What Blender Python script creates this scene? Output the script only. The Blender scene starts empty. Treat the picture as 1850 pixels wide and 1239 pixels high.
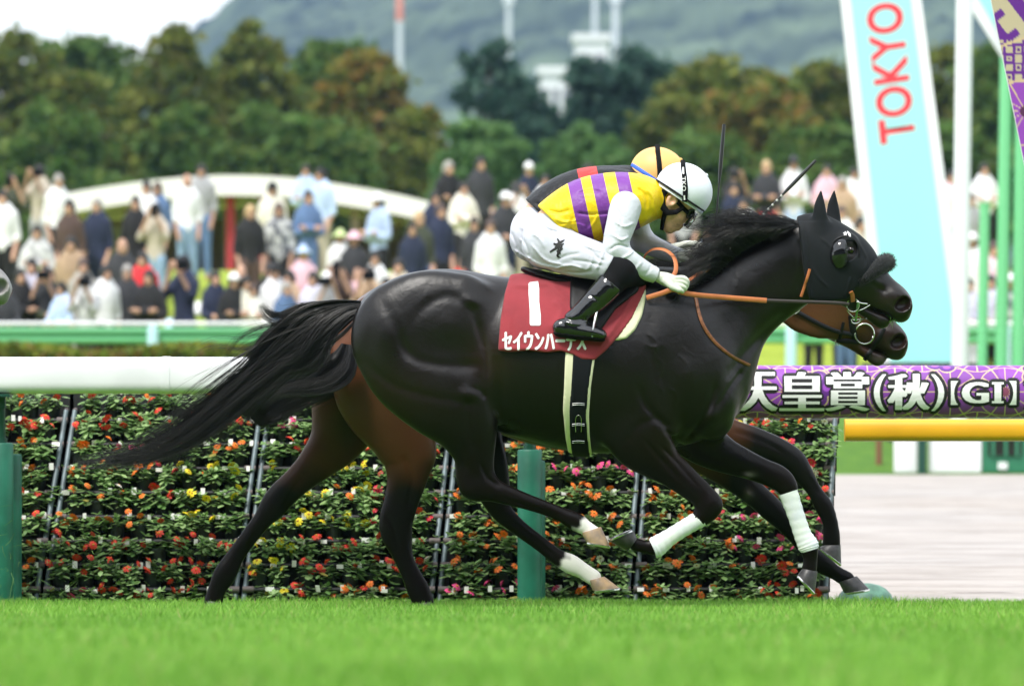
import bpy, bmesh, math, random
import numpy as np
from mathutils import Vector, Matrix
from mathutils.bvhtree import BVHTree

# ------------------------------------------------------------------ camera, sky, sun, exposure
F, HX, HY, ZC = 10400.0, 925.0, 650.0, 1.155      # focal length in photo pixels, horizon row, camera height
SC = bpy.context.scene
COL = SC.collection
cam_d = bpy.data.cameras.new('camera'); cam = bpy.data.objects.new('camera', cam_d); COL.objects.link(cam)
SC.camera = cam
cam.location = (0, 0, ZC); cam.rotation_euler = (math.radians(90), 0, 0)
cam_d.sensor_width = 36.0; cam_d.lens = F / 1850.0 * 36.0
cam_d.shift_y = (HY - 619.5) / 1850.0
cam_d.clip_start = 0.5; cam_d.clip_end = 9000
cam_d.dof.use_dof = True; cam_d.dof.focus_distance = 26.0; cam_d.dof.aperture_fstop = 3.8

SUN_EL, SUN_AZ = math.radians(58), math.radians(212)     # azimuth from +Y, clockwise
world = bpy.data.worlds.new('World'); SC.world = world; world.use_nodes = True
wn = world.node_tree.nodes; wl = world.node_tree.links
bg = wn['Background']
sky = wn.new('ShaderNodeTexSky'); sky.sky_type = 'NISHITA'; sky.sun_disc = False
sky.sun_elevation = SUN_EL; sky.sun_rotation = SUN_AZ
sky.air_density = 1.3; sky.dust_density = 1.2; sky.ozone_density = 1.0; sky.altitude = 50
# broken white overcast: cloud noise over the clear sky, the same all round
wtc = wn.new('ShaderNodeTexCoord'); wmp = wn.new('ShaderNodeMapping'); wmp.inputs['Scale'].default_value = (1, 1, 3.0)
wno = wn.new('ShaderNodeTexNoise'); wno.inputs['Scale'].default_value = 6.0; wno.inputs['Detail'].default_value = 7
wl.new(wtc.outputs['Generated'], wmp.inputs[0]); wl.new(wmp.outputs[0], wno.inputs['Vector'])
wmr = wn.new('ShaderNodeMapRange'); wmr.inputs['From Min'].default_value = 0.36; wmr.inputs['From Max'].default_value = 0.56
wmr.inputs['To Min'].default_value = 0.45; wmr.inputs['To Max'].default_value = 0.97
wl.new(wno.outputs['Fac'], wmr.inputs['Value'])
wmx = wn.new('ShaderNodeMix'); wmx.data_type = 'RGBA'; wmx.inputs['B'].default_value = (6.6, 6.85, 7.1, 1)
wl.new(wmr.outputs[0], wmx.inputs['Factor']); wl.new(sky.outputs[0], wmx.inputs['A']); wl.new(wmx.outputs['Result'], bg.inputs['Color'])
bg.inputs['Strength'].default_value = 0.15

sun_d = bpy.data.lights.new('sun', 'SUN'); sun_d.energy = 2.2; sun_d.angle = math.radians(12); sun_d.color = (1.0, 0.96, 0.9)
sun = bpy.data.objects.new('sun', sun_d); COL.objects.link(sun)
sd = Vector((math.sin(SUN_AZ) * math.cos(SUN_EL), math.cos(SUN_AZ) * math.cos(SUN_EL), math.sin(SUN_EL)))
sun.rotation_euler = sd.to_track_quat('Z', 'Y').to_euler()
sun.location = (0, 10, 40)
SC.view_settings.view_transform = 'Standard'; SC.view_settings.look = 'None'
SC.view_settings.gamma = 1.0; SC.view_settings.use_curve_mapping = False
SC.view_settings.exposure = 0.88
SC.cycles.use_denoising = True
SC.cycles.max_bounces = 8; SC.cycles.transparent_max_bounces = 16
SC.cycles.sample_clamp_indirect = 6.0

# ------------------------------------------------------------------ helpers
rng = np.random.default_rng(7)
random.seed(7)

def W(px, py, Y):
    return np.array([(px - HX) * Y / F, Y, ZC + (HY - py) * Y / F])
def WV(px, py, Y): return Vector(W(px, py, Y))

def lin(c):
    return tuple(((v / 255.0) / 12.92 if v <= 10 else (((v / 255.0) + 0.055) / 1.055) ** 2.4) for v in c)

def tag(o, label=None, cat=None, group=None, kind=None):
    if label: o['label'] = label
    if cat: o['category'] = cat
    if group: o['group'] = group
    if kind: o['kind'] = kind
    return o

def empty(name, loc, label=None, cat=None, group=None):
    o = bpy.data.objects.new(name, None); COL.objects.link(o); o.location = loc
    o.empty_display_size = 0.1
    tag(o, label, cat, group)
    return o

def adopt(o, parent):
    if parent is not None:
        o.parent = parent
        m = Matrix.Translation(-Vector(parent.location))
        if parent.parent is not None:      # parents at identity under their own root
            m = Matrix.Translation(-Vector(parent.parent.location)) if parent.type == 'EMPTY' else Matrix()
        o.matrix_parent_inverse = m
    return o

def link(name, me, mat=None, parent=None, loc=None):
    o = bpy.data.objects.new(name, me); COL.objects.link(o)
    if mat is not None and len(me.materials) == 0: me.materials.append(mat)
    if loc is not None: o.location = loc
    if parent is not None: adopt(o, parent)
    return o

def np_mesh(name, V, Fq, smooth=True):
    """V (n,3); Fq (m,k) int array or a list of such arrays."""
    V = np.asarray(V, np.float32)
    arrs = Fq if isinstance(Fq, list) else [Fq]
    arrs = [np.asarray(a, np.int32) for a in arrs if len(a)]
    me = bpy.data.meshes.new(name)
    me.vertices.add(len(V)); me.vertices.foreach_set('co', V.ravel())
    nl = sum(a.size for a in arrs); npoly = sum(len(a) for a in arrs)
    me.loops.add(nl); me.polygons.add(npoly)
    li = np.concatenate([a.ravel() for a in arrs]); me.loops.foreach_set('vertex_index', li)
    starts = []; off = 0
    for a in arrs:
        starts.append(off + np.arange(len(a)) * a.shape[1]); off += a.size
    me.polygons.foreach_set('loop_start', np.concatenate(starts).astype(np.int32))
    if smooth: me.polygons.foreach_set('use_smooth', np.ones(npoly, bool))
    me.update(calc_edges=True); me.validate()
    return me

def set_attr(me, name, vals):
    vals = np.asarray(vals, np.float32)
    if vals.ndim == 1:
        a = me.attributes.new(name, 'FLOAT', 'POINT'); a.data.foreach_set('value', vals)
    else:
        if vals.shape[1] == 3: vals = np.hstack([vals, np.ones((len(vals), 1), np.float32)])
        a = me.attributes.new(name, 'FLOAT_COLOR', 'POINT'); a.data.foreach_set('color', vals.ravel())

class MB:
    """collects boxes, tubes, lathes, prisms into one mesh"""
    def __init__(s): s.v = []; s.f = []
    def add(s, V, Fs):
        o = len(s.v); s.v += [tuple(map(float, p)) for p in V]; s.f += [tuple(i + o for i in f) for f in Fs]
        return s
    def box(s, c, d, R=None):
        V = []
        for z in (-1, 1):
            for y in (-1, 1):
                for x in (-1, 1):
                    p = Vector((x * d[0] / 2, y * d[1] / 2, z * d[2] / 2))
                    if R is not None: p = R @ p
                    V.append(p + Vector(c))
        return s.add(V, [(0, 2, 3, 1), (4, 5, 7, 6), (0, 1, 5, 4), (2, 6, 7, 3), (0, 4, 6, 2), (1, 3, 7, 5)])
    def hexa(s, q, n):
        """quad q (4 points) extruded by vector n"""
        q = [Vector(p) for p in q]; n = Vector(n)
        return s.add(q + [p + n for p in q], [(3, 2, 1, 0), (4, 5, 6, 7), (0, 1, 5, 4), (1, 2, 6, 5), (2, 3, 7, 6), (3, 0, 4, 7)])
    def tube(s, pts, r, n=10, cap=True, flat=None):
        pts = [Vector(p) for p in pts]; m = len(pts)
        rs = r if isinstance(r, (list, tuple, np.ndarray)) else [r] * m
        t0 = (pts[1] - pts[0]).normalized()
        ref = Vector((0, 1, 0)) if abs(t0.y) < 0.9 else Vector((0, 0, 1))
        u = t0.cross(ref).normalized(); V = []; 
        for i, p in enumerate(pts):
            t = (pts[min(i + 1, m - 1)] - pts[max(i - 1, 0)]).normalized()
            u = (u - t * u.dot(t)).normalized(); w = t.cross(u)
            for k in range(n):
                a = 2 * math.pi * k / n
                fl = 1.0 if flat is None else flat
                V.append(p + u * (math.cos(a) * rs[i]) + w * (math.sin(a) * rs[i] * fl))
        Fs = [(i * n + k, i * n + (k + 1) % n, (i + 1) * n + (k + 1) % n, (i + 1) * n + k) for i in range(m - 1) for k in range(n)]
        if cap: Fs += [tuple(range(n - 1, -1, -1)), tuple(range((m - 1) * n, m * n))]
        return s.add(V, Fs)
    def lathe(s, prof, c, n=16, cap=True):
        V = []; m = len(prof)
        for r, z in prof:
            for k in range(n):
                a = 2 * math.pi * k / n
                V.append((c[0] + r * math.cos(a), c[1] + r * math.sin(a), c[2] + z))
        Fs = [(i * n + k, i * n + (k + 1) % n, (i + 1) * n + (k + 1) % n, (i + 1) * n + k) for i in range(m - 1) for k in range(n)]
        if cap: Fs += [tuple(range(n - 1, -1, -1)), tuple(range((m - 1) * n, m * n))]
        return s.add(V, Fs)
    def prism(s, poly, n):
        poly = [Vector(p) for p in poly]; n = Vector(n); k = len(poly)
        return s.add(poly + [p + n for p in poly], [tuple(range(k - 1, -1, -1)), tuple(range(k, 2 * k))] + [(i, (i + 1) % k, k + (i + 1) % k, k + i) for i in range(k)])
    def mesh(s, name, smooth=False, bevel=0):
        me = bpy.data.meshes.new(name); me.from_pydata(s.v, [], s.f)
        bm = bmesh.new(); bm.from_mesh(me)
        bmesh.ops.recalc_face_normals(bm, faces=bm.faces)
        if bevel > 0:
            bmesh.ops.bevel(bm, geom=[e for e in bm.edges if len(e.link_faces) == 2 and e.calc_face_angle(0) > 0.6], offset=bevel, segments=2, affect='EDGES', clamp_overlap=True)
        bm.to_mesh(me); bm.free()
        if smooth:
            me.polygons.foreach_set('use_smooth', np.ones(len(me.polygons), bool))
            try: me.set_sharp_from_angle(angle=math.radians(38))
            except Exception: pass
        return me
    def build(s, name, mat, parent=None, smooth=False, bevel=0):
        return link(name, s.mesh(name, smooth, bevel), mat, parent)

# ------------------------------------------------------------------ materials
def mat(name, col=(0.5, 0.5, 0.5), rough=0.6, spec=0.5, metal=0.0, noise=None, bump=None, attr=None, objcol=False,
        sheen=0.0, coat=0.0, trans=0.0, sub=0.0, translucent=0.0, stripes=None):
    """noise=(scale, amount[, colour2]); bump=(scale, strength, distance)"""
    m = bpy.data.materials.new(name); m.use_nodes = True
    nt = m.node_tree; n = nt.nodes; l = nt.links; b = n['Principled BSDF']
    b.inputs['Base Color'].default_value = (*col, 1); b.inputs['Roughness'].default_value = rough
    b.inputs['Specular IOR Level'].default_value = spec; b.inputs['Metallic'].default_value = metal
    b.inputs['Sheen Weight'].default_value = sheen; b.inputs['Coat Weight'].default_value = coat
    b.inputs['Transmission Weight'].default_value = trans
    if sub: b.inputs['Subsurface Weight'].default_value = sub; b.inputs['Subsurface Radius'].default_value = (0.01, 0.004, 0.002)
    src = None
    if attr:
        a = n.new('ShaderNodeAttribute'); a.attribute_name = attr; src = a.outputs['Color']
    if objcol:
        a = n.new('ShaderNodeObjectInfo'); src = a.outputs['Color']
    tc = n.new('ShaderNodeTexCoord')
    if noise:
        t = n.new('ShaderNodeTexNoise'); t.inputs['Scale'].default_value = noise[0]; t.inputs['Detail'].default_value = 6
        l.new(tc.outputs['Object'], t.inputs['Vector'])
        mp = n.new('ShaderNodeMapRange'); mp.inputs['From Min'].default_value = 0.35; mp.inputs['From Max'].default_value = 0.65
        l.new(t.outputs['Fac'], mp.inputs['Value'])
        mx = n.new('ShaderNodeMix'); mx.data_type = 'RGBA'
        l.new(mp.outputs['Result'], mx.inputs['Factor'])
        if len(noise) > 2:
            if src: l.new(src, mx.inputs['A'])
            else: mx.inputs['A'].default_value = (*col, 1)
            mx.inputs['B'].default_value = (*noise[2], 1)
            mp.inputs['To Max'].default_value = noise[1]
        else:
            mx.blend_type = 'MULTIPLY'; mx.inputs['Factor'].default_value = 1.0
            for lk in list(mx.inputs['Factor'].links): l.remove(lk)
            mp.inputs['To Min'].default_value = 1 - noise[1]; mp.inputs['To Max'].default_value = 1 + noise[1]
            if src: l.new(src, mx.inputs['A'])
            else: mx.inputs['A'].default_value = (*col, 1)
            cb = n.new('ShaderNodeCombineColor')
            for i in range(3): l.new(mp.outputs['Result'], cb.inputs[i])
            l.new(cb.outputs[0], mx.inputs['B'])
        src = mx.outputs['Result']
    if src: l.new(src, b.inputs['Base Color'])
    if bump:
        t = n.new('ShaderNodeTexNoise'); t.inputs['Scale'].default_value = bump[0]; t.inputs['Detail'].default_value = 5
        l.new(tc.outputs['Object'], t.inputs['Vector'])
        bp = n.new('ShaderNodeBump'); bp.inputs['Strength'].default_value = bump[1]; bp.inputs['Distance'].default_value = bump[2]
        l.new(t.outputs['Fac'], bp.inputs['Height']); l.new(bp.outputs[0], b.inputs['Normal'])
    if translucent:
        tr = n.new('ShaderNodeBsdfTranslucent'); ms = n.new('ShaderNodeMixShader'); ms.inputs[0].default_value = translucent
        if src: l.new(src, tr.inputs['Color'])
        else: tr.inputs['Color'].default_value = (*col, 1)
        l.new(b.outputs[0], ms.inputs[1]); l.new(tr.outputs[0], ms.inputs[2])
        l.new(ms.outputs[0], n['Material Output'].inputs['Surface'])
    return m

# ------------------------------------------------------------------ implicit surfaces (bodies, clothing)
def smin(a, b, k):
    if k <= 0: return np.minimum(a, b)
    h = np.maximum(k - np.abs(a - b), 0) / k
    return np.minimum(a, b) - h * h * (k * 0.25)

def catmull(P, sub):
    P = np.asarray(P, float)
    if len(P) < 3 or sub <= 1: 
        if len(P) == 2 and sub > 1:
            t = np.linspace(0, 1, sub + 1)[:, None]; return P[0] * (1 - t) + P[1] * t
        return P
    Q = np.vstack([2 * P[0] - P[1], P, 2 * P[-1] - P[-2]]); out = []
    for i in range(1, len(Q) - 2):
        for t in np.arange(sub) / sub:
            out.append(0.5 * ((2 * Q[i]) + (-Q[i - 1] + Q[i + 1]) * t + (2 * Q[i - 1] - 5 * Q[i] + 4 * Q[i + 1] - Q[i + 2]) * t * t + (-Q[i - 1] + 3 * Q[i] - 3 * Q[i + 1] + Q[i + 2]) * t ** 3))
    out.append(P[-1])
    return np.array(out)

class Field:
    PAD = 0.05
    def __init__(s, lo, hi, h):
        s.lo = np.array(lo, float); s.h = h; hi = np.array(hi, float)
        n = np.ceil((hi - s.lo) / h).astype(int) + 1
        s.ax = [(s.lo[i] + h * np.arange(n[i])).astype(np.float32) for i in range(3)]
        s.f = np.full(n, 0.3, np.float32)
    def copy(s):
        o = object.__new__(Field); o.lo = s.lo; o.h = s.h; o.ax = s.ax; o.f = s.f.copy(); return o
    def win(s, lo, hi):
        r = []
        for i in range(3):
            a = int(np.floor((lo[i] - s.lo[i]) / s.h)); b = int(np.ceil((hi[i] - s.lo[i]) / s.h)) + 1
            a = max(0, min(a, len(s.ax[i]))); b = max(a, min(b, len(s.ax[i]))); r.append(slice(a, b))
        return tuple(r)
    def grid(s, w):
        return s.ax[0][w[0]][:, None, None], s.ax[1][w[1]][None, :, None], s.ax[2][w[2]][None, None, :]
    def comb(s, w, T, k, op):
        if op == 'u': s.f[w] = smin(s.f[w], T, k)
        elif op == 's': s.f[w] = -smin(-s.f[w], T, k)
        elif op == 'i': s.f[w] = -smin(-s.f[w], -T, k)
    def tube(s, P, k=0.03, op='u', sub=6):
        """P rows x,y,z,a(in the x-z plane),b(lateral)"""
        P = catmull(P, sub) if len(P) > 1 else np.array([P[0], P[0]], float)
        R = np.maximum(P[:, 3], P[:, 4])[:, None]; pad = s.PAD + k
        lo = (P[:, :3] - R).min(0) - pad; hi = (P[:, :3] + R).max(0) + pad
        w = s.win(lo, hi)
        if any(q.stop <= q.start for q in w): return
        T = np.full([q.stop - q.start for q in w], 0.3, np.float32)
        for i in range(len(P) - 1):
            A = P[i]; B = P[i + 1]; r = max(R[i, 0], R[i + 1, 0])
            w2 = s.win(np.minimum(A[:3], B[:3]) - r - pad, np.maximum(A[:3], B[:3]) + r + pad)
            w2 = tuple(slice(max(q.start, g.start), min(q.stop, g.stop)) for q, g in zip(w2, w))
            if any(q.stop <= q.start for q in w2): continue
            x, y, z = s.grid(w2); d = (B - A)[:3]; L2 = float(d @ d) + 1e-12
            t = np.clip(((x - A[0]) * d[0] + (y - A[1]) * d[1] + (z - A[2]) * d[2]) / L2, 0, 1).astype(np.float32)
            a = A[3] + (B[3] - A[3]) * t; b = A[4] + (B[4] - A[4]) * t
            dx = x - (A[0] + d[0] * t); dy = y - (A[1] + d[1] * t); dz = z - (A[2] + d[2] * t)
            v = (np.sqrt((dx * dx + dz * dz) / (a * a) + dy * dy / (b * b)) - 1) * np.minimum(a, b)
            sl = tuple(slice(q.start - g.start, q.stop - g.start) for q, g in zip(w2, w))
            T[sl] = np.minimum(T[sl], v)
        s.comb(w, T, k, op)
    def ell(s, c, r, k=0.02, op='u', rot=0.0):
        R = max(r); pad = s.PAD + k; c = np.array(c, float)
        w = s.win(c - R - pad, c + R + pad)
        if any(q.stop <= q.start for q in w): return
        x, y, z = s.grid(w); x = x - c[0]; y = y - c[1]; z = z - c[2]
        ca, sa = math.cos(rot), math.sin(rot)
        u = x * ca + z * sa; v = -x * sa + z * ca
        q = np.sqrt((u / r[0]) ** 2 + (y / r[1]) ** 2 + (v / r[2]) ** 2)
        g = np.sqrt((u / r[0] ** 2) ** 2 + (y / r[1] ** 2) ** 2 + (v / r[2] ** 2) ** 2) + 1e-6
        s.comb(w, (q * (q - 1) / g).astype(np.float32), k, op)
    def relief(s, line, wid, depth, side=-1, yc=0.0, yr=9.0):
        """engrave (depth>0) or raise (depth<0) along a polyline of (x,z) on one flank; wid and depth may taper to the ends"""
        L = catmull(np.array(line, float), 5)
        lo = np.array([L[:, 0].min() - 3 * wid, -1e3, L[:, 1].min() - 3 * wid]); hi = np.array([L[:, 0].max() + 3 * wid, 1e3, L[:, 1].max() + 3 * wid])
        w = s.win(lo, hi)
        x = s.ax[0][w[0]][:, None]; z = s.ax[2][w[2]][None, :]
        best = np.full((x.shape[0], z.shape[1]), 9.0, np.float32); par = np.zeros_like(best)
        for i in range(len(L) - 1):
            d = L[i + 1] - L[i]; t = np.clip(((x - L[i, 0]) * d[0] + (z - L[i, 1]) * d[1]) / (d @ d + 1e-12), 0, 1)
            q = np.hypot(x - L[i, 0] - d[0] * t, z - L[i, 1] - d[1] * t)
            m = q < best; best = np.where(m, q, best); par = np.where(m, (i + t) / (len(L) - 1), par)
        e = np.exp(-(best / wid) ** 2) * depth * np.clip(np.minimum(par, 1 - par) * 6 + 0.15, 0, 1)
        y = s.ax[1][w[1]]
        ms = np.ones_like(y) if side == 0 else (((y - yc) * side > 0) & (np.abs(y - yc) < yr)).astype(np.float32)
        s.f[w] += e[:, None, :] * ms[None, :, None]
    def bump2(s, c, r, amp, side=-1, yc=0.0, rot=0.0):
        """raise a soft oval on one flank, c=(x,z)"""
        R = max(r) * 2.4
        w = s.win((c[0] - R, -1e3, c[1] - R), (c[0] + R, 1e3, c[1] + R))
        x = s.ax[0][w[0]][:, None] - c[0]; z = s.ax[2][w[2]][None, :] - c[1]
        u = x * math.cos(rot) + z * math.sin(rot); v = -x * math.sin(rot) + z * math.cos(rot)
        e = np.exp(-((u / r[0]) ** 2 + (v / r[1]) ** 2)) * amp
        y = s.ax[1][w[1]]; ms = ((y - yc) * side > 0).astype(np.float32) if side else np.ones_like(y)
        s.f[w] -= e[:, None, :] * ms[None, :, None]
    def poly_region(s, poly):
        """signed distance (x,z) to a polygon, negative inside, on the grid's x-z plane"""
        P = np.array(poly, float); x = s.ax[0][:, None]; z = s.ax[2][None, :]
        best = np.full((x.shape[0], z.shape[1]), 1e9); ins = np.zeros(best.shape, bool)
        for i in range(len(P)):
            A, B = P[i], P[(i + 1) % len(P)]; d = B - A
            t = np.clip(((x - A[0]) * d[0] + (z - A[1]) * d[1]) / (d @ d + 1e-12), 0, 1)
            best = np.minimum(best, np.hypot(x - A[0] - d[0] * t, z - A[1] - d[1] * t))
            c = ((A[1] > z) != (B[1] > z)) & (x < (B[0] - A[0]) * (z - A[1]) / (B[1] - A[1] + 1e-12) + A[0])
            ins ^= c
        return np.where(ins, -best, best).astype(np.float32)
    def mesh(s, smooth=2, lam=0.5):
        f = s.f; h = s.h
        ins = f < 0
        c = np.zeros([n - 1 for n in f.shape], np.uint8)
        offs = [(i, j, k) for i in (0, 1) for j in (0, 1) for k in (0, 1)]
        for i, j, k in offs: c += ins[i:f.shape[0] - 1 + i, j:f.shape[1] - 1 + j, k:f.shape[2] - 1 + k]
        cells = np.argwhere((c > 0) & (c < 8))
        ids = np.full(c.shape, -1, np.int32); ids[tuple(cells.T)] = np.arange(len(cells))
        vals = {o: f[cells[:, 0] + o[0], cells[:, 1] + o[1], cells[:, 2] + o[2]] for o in offs}
        acc = np.zeros((len(cells), 3)); cnt = np.zeros(len(cells))
        for a in offs:
            for ax in range(3):
                if a[ax]: continue
                b = list(a); b[ax] = 1; b = tuple(b); va, vb = vals[a], vals[b]
                m = (va < 0) != (vb < 0); t = np.where(m, va / np.where(m, va - vb, 1), 0)
                p = np.tile(np.array(a, float), (len(cells), 1)); p[:, ax] = t
                acc += p * m[:, None]; cnt += m
        V = (cells + acc / np.maximum(cnt, 1)[:, None]) * h + s.lo
        quads = []
        for ax in range(3):
            b, d = [(1, 2), (2, 0), (0, 1)][ax]
            sl0 = [slice(None)] * 3; sl1 = [slice(None)] * 3
            sl0[ax] = slice(0, -1); sl1[ax] = slice(1, None)
            for q in (b, d): sl0[q] = slice(1, -1); sl1[q] = slice(1, -1)
            A = ins[tuple(sl0)]; B = ins[tuple(sl1)]
            e = np.argwhere(A != B)
            if not len(e): continue
            flip = A[tuple(e.T)]
            g = e.copy(); g[:, b] += 1; g[:, d] += 1
            def cid(db, dd):
                q = g.copy(); q[:, b] -= db; q[:, d] -= dd; return ids[tuple(q.T)]
            Q = np.stack([cid(1, 1), cid(0, 1), cid(0, 0), cid(1, 0)], 1)
            Q[~flip] = Q[~flip][:, ::-1]
            quads.append(Q)
        Q = np.concatenate(quads)
        Q = Q[(Q >= 0).all(1)]
        E = np.concatenate([Q[:, [0, 1]], Q[:, [1, 2]], Q[:, [2, 3]], Q[:, [3, 0]]]); 
        for _ in range(smooth):
            S = np.zeros_like(V); n = np.zeros(len(V))
            for i in range(3):
                S[:, i] = np.bincount(E[:, 0], V[E[:, 1], i], len(V)) + np.bincount(E[:, 1], V[E[:, 0], i], len(V))
            n = np.bincount(E[:, 0], minlength=len(V)) + np.bincount(E[:, 1], minlength=len(V))
            V = V + lam * (S / np.maximum(n, 1)[:, None] - V)
        return V, Q
    def build(s, name, mt, parent=None, smooth=2, attr=None):
        V, Q = s.mesh(smooth)
        me = np_mesh(name, V, Q)
        if attr: set_attr(me, 'col', attr(V))
        return link(name, me, mt, parent)

def strands(name, roots_pts, rad, mt, parent=None, sides=3):
    """roots_pts (n,m,3) polylines, rad (n,) or (n,m): thin tapering hairs joined in one mesh"""
    P = np.asarray(roots_pts, float); n, m, _ = P.shape
    T = np.empty_like(P); T[:, 1:-1] = P[:, 2:] - P[:, :-2]; T[:, 0] = P[:, 1] - P[:, 0]; T[:, -1] = P[:, -1] - P[:, -2]
    T /= np.linalg.norm(T, axis=2, keepdims=True) + 1e-9
    ref = np.array([0.2, 1.0, 0.1]); U = np.cross(T, ref); U /= np.linalg.norm(U, axis=2, keepdims=True) + 1e-9
    Wd = np.cross(T, U)
    R = np.asarray(rad, float)
    if R.ndim == 1: R = R[:, None] * np.linspace(1, 0.25, m)[None, :]
    V = []
    for k in range(sides):
        a = 2 * math.pi * k / sides
        V.append(P + (U * math.cos(a) + Wd * math.sin(a)) * R[..., None])
    V = np.stack(V, 2)                       # n,m,sides,3
    base = (np.arange(n) * m * sides)[:, None, None]
    i = np.arange(m - 1)[None, :, None] * sides; k = np.arange(sides)[None, None, :]; k2 = (k + 1) % sides
    Fq = np.stack([base + i + k, base + i + k2, base + i + sides + k2, base + i + sides + k], -1).reshape(-1, 4)
    me = np_mesh(name, V.reshape(-1, 3), Fq)
    if 'hair' in mt.name:
        k_ = np.random.default_rng(n).lognormal(0, .55, n)[:, None] * np.array([[.0050, .0044, .0043]]); set_attr(me, 'col', np.repeat(np.clip(k_, 0, .05), m * sides, 0))
    return link(name, me, mt, parent)

def text_mesh(body, size=1.0, extrude=0.0, offset=0.0, name='lettering', shear=0.0, spacing=1.0, res=4):
    c = bpy.data.curves.new(name, 'FONT'); c.body = body; c.size = size; c.extrude = extrude; c.offset = offset
    c.shear = shear; c.space_character = spacing; c.resolution_u = res; c.align_x = 'LEFT'
    o = bpy.data.objects.new(name, c); COL.objects.link(o)
    dg = bpy.context.evaluated_depsgraph_get(); dg.update()
    me = bpy.data.meshes.new_from_object(o.evaluated_get(dg))
    bpy.data.objects.remove(o); bpy.data.curves.remove(c)
    return me
# ------------------------------------------------------------------ horses
def pts_at(rows, Y0, sc=1.0):
    """rows (px, py, radius px, lateral radius m, y offset m) -> x,y,z,a,b"""
    out = []
    for px, py, r, b, yo in rows:
        p = W(px, py, Y0 + yo); out.append((p[0], p[1], p[2], r * (Y0 + yo) / F, b))
    return np.array(out)
def xz(px, py, Y): p = W(px, py, Y); return (p[0], p[2])

coat_black = mat('black_coat', rough=0.46, spec=0.46, attr='col', bump=(420, 0.16, 0.002))
coat_bay = mat('bay_coat', rough=0.46, spec=0.4, attr='col', bump=(420, 0.16, 0.002))
hair_black = mat('black_hair', rough=0.36, spec=0.5, attr='col')
hoof_dark = mat('dark_hoof', (0.035, 0.033, 0.033), rough=0.45, noise=(40, 0.4), bump=(120, 0.3, 0.003))
hoof_tan = mat('tan_hoof', (0.42, 0.28, 0.15), rough=0.5, noise=(25, 0.9, (0.20, 0.15, 0.11)), bump=(120, 0.3, 0.003))
steel = mat('bright_steel', (0.62, 0.62, 0.60), rough=0.25, metal=1.0)
wrap_white = mat('white_bandage', (0.74, 0.78, 0.72), rough=0.85, noise=(9, 0.7, (0.62, 0.66, 0.74)), bump=(70, 0.25, 0.004))

def coat_detail(m):
    n = m.node_tree.nodes; l = m.node_tree.links; b = n['Principled BSDF']; tc = n.new('ShaderNodeTexCoord')
    mp = n.new('ShaderNodeMapping'); mp.inputs['Scale'].default_value = (60, 60, 240); l.new(tc.outputs['Object'], mp.inputs[0])
    t1 = n.new('ShaderNodeTexNoise'); t1.inputs['Scale'].default_value = 6; t1.inputs['Detail'].default_value = 3; l.new(mp.outputs[0], t1.inputs['Vector'])
    t2 = n.new('ShaderNodeTexNoise'); t2.inputs['Scale'].default_value = 17; t2.inputs['Detail'].default_value = 4; t2.inputs['Distortion'].default_value = .6; l.new(tc.outputs['Object'], t2.inputs['Vector'])
    b1 = n.new('ShaderNodeBump'); b1.inputs['Strength'].default_value = .20; b1.inputs['Distance'].default_value = .012; l.new(t2.outputs['Fac'], b1.inputs['Height'])
    b2 = n.new('ShaderNodeBump'); b2.inputs['Strength'].default_value = .30; b2.inputs['Distance'].default_value = .0012; l.new(t1.outputs['Fac'], b2.inputs['Height']); l.new(b1.outputs[0], b2.inputs['Normal'])
    l.new(b2.outputs[0], b.inputs['Normal'])
    mr = n.new('ShaderNodeMapRange'); mr.inputs['To Min'].default_value = .22; mr.inputs['To Max'].default_value = .42; t3 = n.new('ShaderNodeTexNoise'); t3.inputs['Scale'].default_value = 5; l.new(tc.outputs['Object'], t3.inputs['Vector']); l.new(t3.outputs['Fac'], mr.inputs['Value']); l.new(mr.outputs[0], b.inputs['Roughness'])
    at = n.new('ShaderNodeAttribute'); at.attribute_name = 'gloss'; l.new(at.outputs['Fac'], b.inputs['Specular IOR Level'])
coat_detail(coat_black); coat_detail(coat_bay)
def add_gloss(o, row, top):
    V = np.empty(len(o.data.vertices) * 3, np.float32); o.data.vertices.foreach_get('co', V); V = V.reshape(-1, 3)      # sleek trunk, duller hair on the legs
    py = HY - (V[:, 2] - ZC) / V[:, 1] * F; set_attr(o.data, 'gloss', np.clip(top - (top - .13) * (py - row) / 200, .13, top))
def vcol(V, base, blobs, nz=0.0):
    """per-vertex colour: base, then soft blobs (x,y,z,rx,ry,rz,colour,weight)"""
    C = np.tile(np.array(base, float), (len(V), 1))
    for c, r, col, wt in blobs:
        d = ((V - np.array(c)) / np.array(r)); e = np.exp(-(d ** 2).sum(1)) * wt
        C = C * (1 - e[:, None]) + np.array(col) * e[:, None]
    return C

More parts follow.
